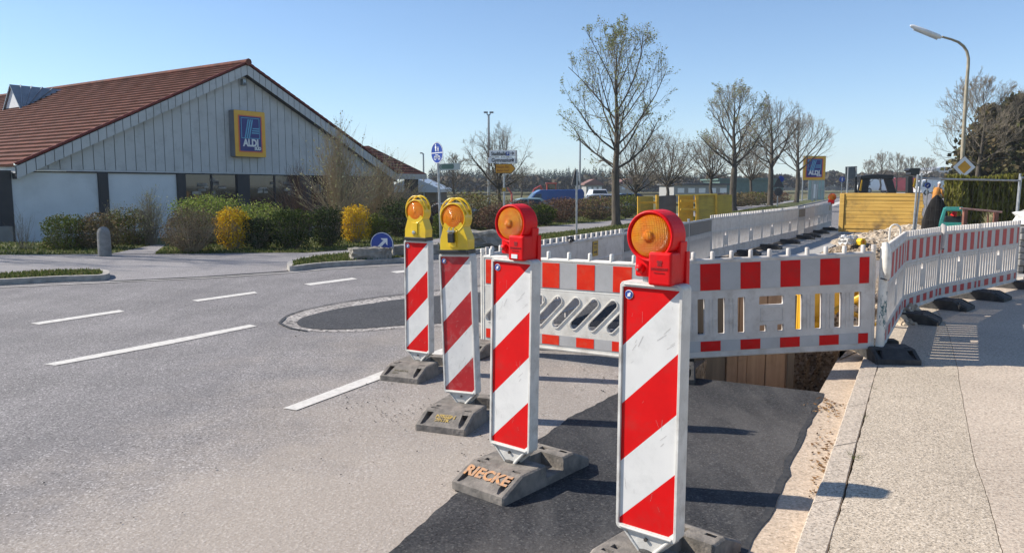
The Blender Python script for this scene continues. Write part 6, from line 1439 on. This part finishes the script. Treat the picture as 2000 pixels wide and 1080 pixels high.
# ------------------------------------------------------------------ vehicles
M_TYRE = mat("tyre", (.02, .02, .02), None, 6, .8)
def vehicle(name, label, cat, loc, rz, prof, width, paint, win, wheels, group=None, rad=.32, lights=None):
    """prof: side outline (x,z); win: list of window outlines (x,z) on the sides; front/back glass as quads"""
    root = thing(name, label, cat, loc, rz, group); q = MB(); hw = width / 2; zmid = .95 * (1 if max(p[1] for p in prof) < 1.8 else 1.3); zt = max(p[1] for p in prof)
    def inset(z): return 0 if z < zmid else .16 * (z - zmid) / max(.01, zt - zmid)
    n = len(prof); vs = [(x, -hw + inset(z), z) for x, z in prof] + [(x, hw - inset(z), z) for x, z in prof]
    tris = tessellate_polygon([[Vector((x, z, 0)) for x, z in prof]]); fs = []
    for t in tris: fs.append(tuple(t)); fs.append(tuple(i + n for i in t[::-1]))
    for i in range(n): j = (i + 1) % n; fs.append((i, i + n, j + n, j))
    q.add(vs, fs); me = q.mesh("body", paint); bm = bmesh.new(); bm.from_mesh(me); bmesh.ops.recalc_face_normals(bm, faces=bm.faces); bm.to_mesh(me); bm.free(); bo_ = link("body", me, root); add_bevel(bo_, .05, 3, 25)
    for w in win:
        for s in (-1, 1):
            g = MB(); P = [(x, s * (hw - inset(z) + .006), z) for x, z in w]; g.add(P, [tuple(range(len(P)))] if s < 0 else [tuple(range(len(P)))[::-1]])
            g.build("side_window", M_GLASS, root)
    for (a, b) in (lights or []):      # windscreens: quads between two profile points
        g = MB(); (x0, z0), (x1, z1) = a, b; nx_, nz_ = (z1 - z0), -(x1 - x0); l = math.hypot(nx_, nz_); ox, oz = nx_ / l * .02, nz_ / l * .02
        if (x0 + x1) / 2 * ox < 0: ox, oz = -ox, -oz
        g.add([(x0 + ox, -hw + inset(z0) + .08, z0 + oz), (x0 + ox, hw - inset(z0) - .08, z0 + oz), (x1 + ox, hw - inset(z1) - .08, z1 + oz), (x1 + ox, -hw + inset(z1) + .08, z1 + oz)], [(0, 1, 2, 3)]); g.build("windscreen", M_GLASS, root)
    for x in wheels:
        for s in (-1, 1):
            w = MB(); w.lathe([(rad * .7, -.11), (rad, -.09), (rad, .09), (rad * .7, .11)], 20, 0, Matrix.Translation((x, s * (hw - .09), rad)), 'y'); wo = w.build("wheel", M_TYRE, root); w = MB(); w.lathe([(rad * .6, -.12), (rad * .6, .12)], 14, 0, Matrix.Translation((x, s * (hw - .09), rad)), 'y'); w.build("rim", M_ZINC, wo)
    return root
CARP = [(-2.1, .35), (2.1, .35), (2.15, .62), (2.0, .80), (1.05, .93), (.45, 1.38), (.1, 1.46), (-1.1, 1.46), (-1.75, 1.05), (-2.1, .92)]
CARW = [[(.85, .95), (.38, 1.34), (-.2, 1.38), (-.2, .95)], [(-.28, .95), (-.28, 1.38), (-1.0, 1.38), (-1.45, .97)]]
CARL = [((1.0, .97), (.48, 1.36)), ((-1.18, 1.42), (-1.7, 1.08))]
VANP = [(-2.7, .4), (2.6, .4), (2.65, .9), (2.45, 1.15), (1.95, 1.3), (1.2, 2.2), (.8, 2.4), (-2.6, 2.45), (-2.72, 2.2)]
VANW = [[(1.85, 1.32), (1.2, 2.1), (.75, 2.1), (.75, 1.32)]]; VANL = [((1.93, 1.36), (1.25, 2.15))]
def paint(n, c): return mat(n, c, tuple(k * .95 for k in c), 2, .3, coat=.6)
def vloc(px, pytop, Y, h): p = V(px, pytop, Y); return (p.x, Y, p.z - h)
vehicle("delivery_van", "blue delivery van parked beyond the brown hedge", "van", vloc(1072, 370, 62, 2.45), R(188), VANP, 1.95, paint("van_blue", (0.015, 0.07, 0.27)), VANW, (-1.7, 1.7), lights=VANL, rad=.36)
GC = "cars parked beyond the hedges"
vehicle("parked_car", "light teal car half hidden left of the blue van", "car", vloc(1022, 387, 52, 1.46), R(185), CARP, 1.8, paint("car_silver_green", (.25, .35, .35)), CARW, (-1.3, 1.35), GC, lights=CARL)
vehicle("parked_car", "silver car with dark windows left of the tallest avenue tree", "car", vloc(1163, 379, 50, 1.46), R(178), CARP, 1.8, paint("car_silver", (.36, .38, .42)), CARW, (-1.3, 1.35), GC, lights=CARL)
vehicle("parked_car", "dark blue car just right of the tallest avenue tree's trunk", "car", vloc(1215, 378, 56, 1.46), R(182), CARP, 1.8, paint("car_navy", (.03, .06, .12)), CARW, (-1.3, 1.35), GC, lights=CARL)
vehicle("parked_car", "dark car low in front of the silver one", "car", vloc(1120, 388, 47, 1.46), R(170), CARP, 1.8, paint("car_black", (.02, .022, .03)), CARW, (-1.3, 1.35), GC, lights=CARL)
vehicle("parked_car", "small white hatchback seen end-on above the silver car", "car", vloc(1166, 370, 75, 1.5), R(95), [(-1.6, .35), (1.6, .35), (1.6, .9), (1.2, 1.0), (.7, 1.5), (-1.2, 1.5), (-1.6, 1.0)], 1.65, paint("car_white", (.7, .72, .75)), CARW[:0], (-1.1, 1.1), GC, lights=[((-1.25, 1.42), (-1.55, 1.05)), ((1.15, 1.05), (.75, 1.42))])
vehicle("parked_car", "dark blue car between the shop porch and the second yellow lamp", "car", vloc(872, 396, 50, 1.46), R(150), CARP, 1.8, MATS["car_navy"], CARW, (-1.3, 1.35), GC, lights=CARL)
# red excavator beyond the van
xp = vloc(1070, 357, 90, 2.9); ex = thing("red_excavator", "small red excavator standing behind the blue van", "excavator", xp); M_RX = paint("excavator_red", (.42, .05, .03))
q = MB(); q.box(-1.1, 1.1, -.9, -.5, 0, .6); q.box(-1.1, 1.1, .5, .9, 0, .6); q.build("tracks", M_TYRE, ex, bevel=.15, seg=3); q = MB(); q.box(-.2, 1.3, -.8, .8, .65, 1.5); q.build("engine_body", M_RX, ex, bevel=.1); q = MB()
for x in (-.1, .9):
    for y in (-.55, .55): q.tube([(x, y, 1.4), (x, y, 2.75)], .06, 6)
q.box(-.25, 1.05, -.7, .7, 2.72, 2.9); q.build("cab", M_RX, ex, bevel=.03); q = MB(); q.box(-.05, .86, -.5, .5, 1.5, 2.7); q.build("cab_glass", M_GLASS, ex)
q = MB(); q.tube([(-.2, 0, 1.2), (-.9, 0, 2.5), (-1.6, 0, 2.1)], [.18, .16, .12], 6); q.tube([(-1.6, 0, 2.1), (-1.9, 0, 1.0)], .11, 6); q.box(-2.15, -1.6, -.3, .3, .6, 1.1); q.build("boom", M_RX, ex)
# red loader arm glimpsed beside the sign post
lp_ = vloc(1000, 366, 70, 2.2); q = MB(); q.tube([(0, 0, 0), (0, 0, 1.6), (-.4, 0, 2.2)], [.12, .1, .08], 6); q.box(-.25, .25, -.25, .25, 0, .4); o = q.build("red_crane_post", M_RX); o.location = lp_; tag(o, "thin red machine arm right of the direction sign post", "machine arm")
# distant trucks on the right
GTk = "vehicles far away on the right"
TRP = [(-3.4, .5), (3.2, .5), (3.3, 1.4), (3.0, 2.6), (1.7, 2.8), (1.6, 3.0), (-3.4, 3.0)]
for px, py, Y, c, lab, rz in ((1712, 347, 150, (.75, .75, .75), "white truck framed by the black roll frame", 190), (1762, 348, 150, (.55, .03, .03), "red truck left of the black lifting head", 170), (1826, 349, 140, (.72, .72, .74), "white truck far behind the mesh fence", 185), (1848, 348, 150, (.6, .5, .12), "yellowish truck far behind the fence near the priority sign", 180)):
    k = "truck_paint_%d" % px; vehicle("distant_truck", lab, "truck", vloc(px, py, Y, 3.0), R(rz), TRP, 2.3, paint(k, c), [[(3.0, 1.5), (2.8, 2.3), (2.0, 2.3), (2.0, 1.5)]], (-2.3, 2.2), GTk, rad=.5, lights=[((3.25, 1.55), (3.05, 2.45))])
# ------------------------------------------------------------------ distant buildings
def hall(label, px0, px1, pyt, pyb, Y, m, roofm, depth=12, wins=0, rise=.8):
    a = V(px0, pyb, Y); b = V(px1, pyt, Y); w = b.x - a.x; h = b.z - a.z; root = thing("distant_hall", label, "building", (a.x, Y, a.z), 0)
    q = MB(); q.box(0, w, 0, depth, -1, h); q.build("wall", m, root); q = MB(); q.plate([(-.4, h), (w + .4, h), (w + .4, h + .25), (w * .5, h + rise), (-.4, h + .25)], (), -.4, depth + .4); q.build("roof", roofm, root)
    for i in range(wins): x = w * (i + .35) / wins; q = MB(); q.box(x, x + w / wins * .62, -.06, -.01, h * .25, h * .72); q.build("window", M_WHITE if wins < 6 else M_GLASS, root)
    return root
M_HB = mat("grey_hall_wall", (.30, .30, .29), (.26, .26, .25), 2, .8); M_HR = mat("pale_metal_roof", (.50, .54, .58), (.44, .48, .52), 1, .4, metal=.2); M_HG = mat("green_hall_wall", (.10, .17, .15), None, 2, .8); M_RR = mat("red_far_roof", (.2, .1, .08), None, 2, .8)
hall("low hall with pale metal roof behind the shop porch", 762, 852, 376, 404, 60, mat("brown_wall", (.16, .13, .10), None, 2, .8), M_HR, 10, 0, 1.2)
hall("grey hall with a row of white windows behind the trench boxes", 1316, 1420, 362, 382, 120, M_HB, mat("dark_flat_roof", (.09, .09, .09), None, 2, .8), 12, 5, .4)
hall("long low green hall behind the avenue trees", 1405, 1530, 352, 376, 135, M_HG, M_HG, 12, 0, .4)
hall("small house with reddish roof left of the tallest avenue tree", 1145, 1176, 362, 374, 150, M_HB, M_RR, 10, 3, 1.2)
hall("small red-roofed house right of the tallest avenue tree", 1210, 1245, 360, 374, 160, mat("cream_wall", (.5, .45, .38), None, 2, .8), M_RR, 10, 3, 1.2)
hall("long white hall on the far right horizon", 1820, 1862, 333, 345, 420, mat("far_white_wall", (.6, .6, .62), None, 2, .8), M_HR, 20, 0, 2)
hall("small pale hall left of the far field trees", 1602, 1628, 339, 344, 420, MATS["far_white_wall"], M_HR, 20, 0, 1)
hall("pale hall behind the far trucks", 1690, 1790, 346, 358, 260, MATS["far_white_wall"], M_HR, 20, 0, 1)
# ------------------------------------------------------------------ woods
M_CON = leafmat("conifer_wood", [(0.012, 0.022, 0.012), (0.02, 0.035, 0.018), (0.03, 0.045, 0.02)], 0); M_SCR = leafmat("bare_wood", [(0.085, 0.065, 0.05), (0.06, 0.05, 0.038), (0.10, 0.09, 0.055), (0.045, 0.04, 0.035)], 0)
def conifers(name, label, px0, px1, n, Y0, Y1, pyt, seed, wob_=4):
    rnd = random.Random(seed); m = MB()
    for i in range(n):
        px = px0 + (px1 - px0) * (i + rnd.random()) / n; Y = rnd.uniform(Y0, Y1); t = V(px, pyt + rnd.gauss(0, wob_ * .5) + 2.5 * math.sin(px * .02), Y); b0 = terrain_h(t.x, Y); H = t.z - b0; r = H * rnd.uniform(.16, .26)
        for k in range(46):
            f = k / 46; z = b0 + H * (.08 + .92 * f); rr = r * (1 - f) ** .8 + .1; az = k * 2.4 + rnd.random(); e = Vector((t.x + rr * math.cos(az), Y + rr * math.sin(az), z - rr * .35)); c = Vector((t.x, Y, z + H * .04)); sd = Vector((-math.sin(az), math.cos(az), 0)) * rr * .55
            m.add([c, e - sd, e + Vector((0, 0, -rr * .3)), e + sd], [(0, 1, 2), (0, 2, 3)])
    return tag(m.build(name, M_CON), label, "wood", None, "stuff")
def scrub(name, label, px0, px1, n, Y0, Y1, pyt, pyb, seed, mm=None, leaf=1.0):
    rnd = random.Random(seed); m = MB()
    for i in range(n):
        px = rnd.uniform(px0, px1); Y = rnd.uniform(Y0, Y1); top = pyt + 3 * math.sin(px * .05 + seed) + 2 * math.sin(px * .13) + rnd.uniform(0, 1) ** 1.5 * (pyb - pyt); p = V(px, top, Y); quadleaf(m, p, leaf * rnd.uniform(.5, 1.5) * Y / 150, rnd)
    return tag(m.build(name, mm or M_SCR), label, "wood", None, "stuff")
conifers("conifer_wood", "dark conifer wood along the horizon behind the car park", 838, 1420, 230, 300, 380, 333, 1, 7)
conifers("conifer_wood", "low dark conifer strip behind the avenue trees", 1400, 1700, 70, 420, 520, 341, 2, 2)
conifers("conifer_wood", "distant conifer ridge above the far halls", 1780, 1990, 50, 560, 640, 331, 3, 2)
scrub("bare_wood", "brown bare woodland in front of the conifers", 840, 1400, 9000, 200, 260, 350, 367, 4)
scrub("bare_wood", "brown scrub along the far edge of the field", 1400, 1700, 3600, 230, 280, 347, 362, 5)
scrub("bare_wood", "brown bushes behind the far field trees", 1600, 1870, 3600, 240, 300, 342, 361, 6)
# greenish willow behind trees
# big trees at the right
def big_conifer(label, px, Y, H, W, n, cols, seed, base=1.2, name="big_conifer"):
    rnd = random.Random(seed); a = V(px, 365, Y); root = thing(name, label, "tree", (a.x, Y, -.05), 0, "big trees beyond the hedge"); L = MB(); K = MB(); T = MB()
    T.tube([(0, 0, 0), (.1, 0, H * .5), (0, .1, H * .93)], [H * .025, H * .017, .03], 8)
    for k in range(n):
        f = rnd.random() ** .9; z = base + (H - base) * f; R0 = W / 2 * (1 - f) ** .62 * rnd.uniform(.65, 1.1) + .2; az = rnd.uniform(0, 6.28); e = Vector((R0 * math.cos(az), R0 * math.sin(az), z - R0 * rnd.uniform(-.12, .35))); s = Vector((0, 0, z)); K.tube([s, s.lerp(e, .5) + Vector((0, 0, .1)), e], [.035, .022, .008], 3, cap=False)
        for j in range(26):
            t = rnd.uniform(.25, 1.04); p = s.lerp(e, t) + Vector((rnd.gauss(0, .17), rnd.gauss(0, .17), rnd.gauss(0, .11) - .08)); quadleaf(L, p, rnd.uniform(.12, .34), rnd)
    T.build("trunk", M_BARK, root); K.build("limbs", M_TWIG, root); L.build("foliage", leafmat(name + str(seed), cols, .1), root)
OC = [(0.09, 0.072, 0.035), (0.15, 0.115, 0.06), (0.08, 0.085, 0.03), (0.055, 0.05, 0.025)]; OD = [(0.035, 0.045, 0.018), (0.06, 0.07, 0.025), (0.09, 0.08, 0.035)]
far_tree(1908, 360, 152, 190, 44, 91, "spreading bare tree behind the curved street lamp", style="upright", dens=1.0, th=.16, grp="big trees beyond the hedge", twig=M_TWIG, name="spreading_tree", tw=.012)
big_conifer("brown-green pine right behind the spreading bare tree", 1925, 46, V(1925, 205, 46).z, 4.6, 260, OC, 1, 1.4)
big_conifer("dark brown larch-like conifer at the right edge", 1985, 44, V(1985, 185, 44).z, 5.4, 330, OC[:3] + OD[:1], 2, 1.0)
big_conifer("dark green conifer top showing between the two brown ones", 1968, 52, V(1968, 190, 52).z, 5.5, 260, OD, 3, 1.2)
big_conifer("tall conifer mostly outside the right edge", 2045, 46, V(2045, 175, 46).z, 7, 300, OD + OC[:1], 4, .8)
big_conifer("low brown conifer filling the gap above the hedge", 1895, 50, V(1895, 275, 50).z, 3.6, 150, OC, 5, .6)

# ------------------------------------------------------------------ workers
def worker(label, px, Y, pytop, lean, shirt, trousers, skin=(.45, .28, .2)):
    t = V(px, pytop, Y); H = 1.78; root = thing("person", label, "person", (t.x, Y, t.z - H * .93), R(25), "road workers")
    def skinned(name, vs, es, rs, m, parent):
        me = bpy.data.meshes.new(name); me.from_pydata([Vector(v) for v in vs], es, []); me.materials.append(m); o = link(name, me, parent)
        sk = o.modifiers.new("skin", 'SKIN'); 
        if not me.skin_vertices: me.attributes.get
        return o
    l = lean
    q = MB()       # one continuous body: hips up to head with arms, tapered rings joined
    q.tube([(0, 0, .80), (l * .05, 0, .95), (l * .18, 0, 1.15), (l * .36, 0, 1.38), (l * .44, 0, 1.46), (l * .48, 0, 1.52), (l * .55, 0, 1.57), (l * .60, 0, 1.66), (l * .62, 0, 1.75), (l * .63, 0, 1.78)], [.15, .16, .17, .19, .12, .06, .075, .10, .085, .03], 12)
    bodym = mat("skin_tone", skin, None, 4, .6); bo_ = q.build("body", bodym, root, True)
    q = MB(); q.tube([(0, 0, .84), (l * .05, 0, .95), (l * .18, 0, 1.15), (l * .36, 0, 1.38), (l * .44, 0, 1.465)], [.165, .175, .185, .205, .13], 12)
    for s in (-1, 1): q.tube([(l * .38, s * .18, 1.40), (l * .30 + .06, s * .27, 1.15), (l * .5 + .20, s * .20, .98)], [.075, .058, .045], 8)
    q.build("jacket", shirt, root, True)
    q = MB()
    for s in (-1, 1): q.tube([(0, s * .09, .88), (.05 * s, s * .11, .48), (-.03, s * .12, .06)], [.105, .075, .06], 8)
    q.build("trousers", trousers, root, True)
    q = MB()
    for s in (-1, 1): q.tube([(l * .5 + .20, s * .20, .98), (l * .5 + .27, s * .18, .92), (l * .5 + .30, s * .17, .87)], [.034, .042, .02], 8); q.box(-.12, .18, s * .12 - .05, s * .12 + .05, 0, .08)
    q.build("gloves_and_boots", M_BLK, root, True)
    q = MB(); q.lathe([(.105, 0), (.108, .03), (.09, .09), (.03, .12)], 14, 0, Matrix.Translation((l * .62, 0, 1.70))); q.build("hard_hat", M_WHITE, root, True); return root
worker("worker in an orange jacket leaning forward beyond the black tarpaulin", 1828, 44, 361, .5, mat("orange_jacket", (.55, .22, .03), (.4, .15, .02), 6, .8), mat("orange_trousers", (.45, .18, .03), None, 6, .8))
worker("worker in a pale shirt and lime hi-vis trousers beside the hedge", 1866, 25, 372, .35, mat("pale_shirt", (.42, .46, .52), (.33, .36, .4), 6, .8), mat("lime_trousers", (.45, .50, .05), None, 6, .8))

# ------------------------------------------------------------------ air
hz = MB(); hz.box(-1500, 1500, -40, 1400, -3.5, 60); ho = hz.build("haze", None)
hm = bpy.data.materials.new("haze"); hm.use_nodes = True; hn = hm.node_tree; hn.nodes.remove(hn.nodes["Principled BSDF"])
pv = hn.nodes.new("ShaderNodeVolumePrincipled"); pv.inputs['Density'].default_value = 0.00042; pv.inputs['Color'].default_value = (0.80, 0.88, 1.0, 1)
hn.links.new(pv.outputs[0], hn.nodes["Material Output"].inputs['Volume']); ho.data.materials.clear(); ho.data.materials.append(hm); tag(ho, "thin spring haze in the air", "haze", kind="stuff")
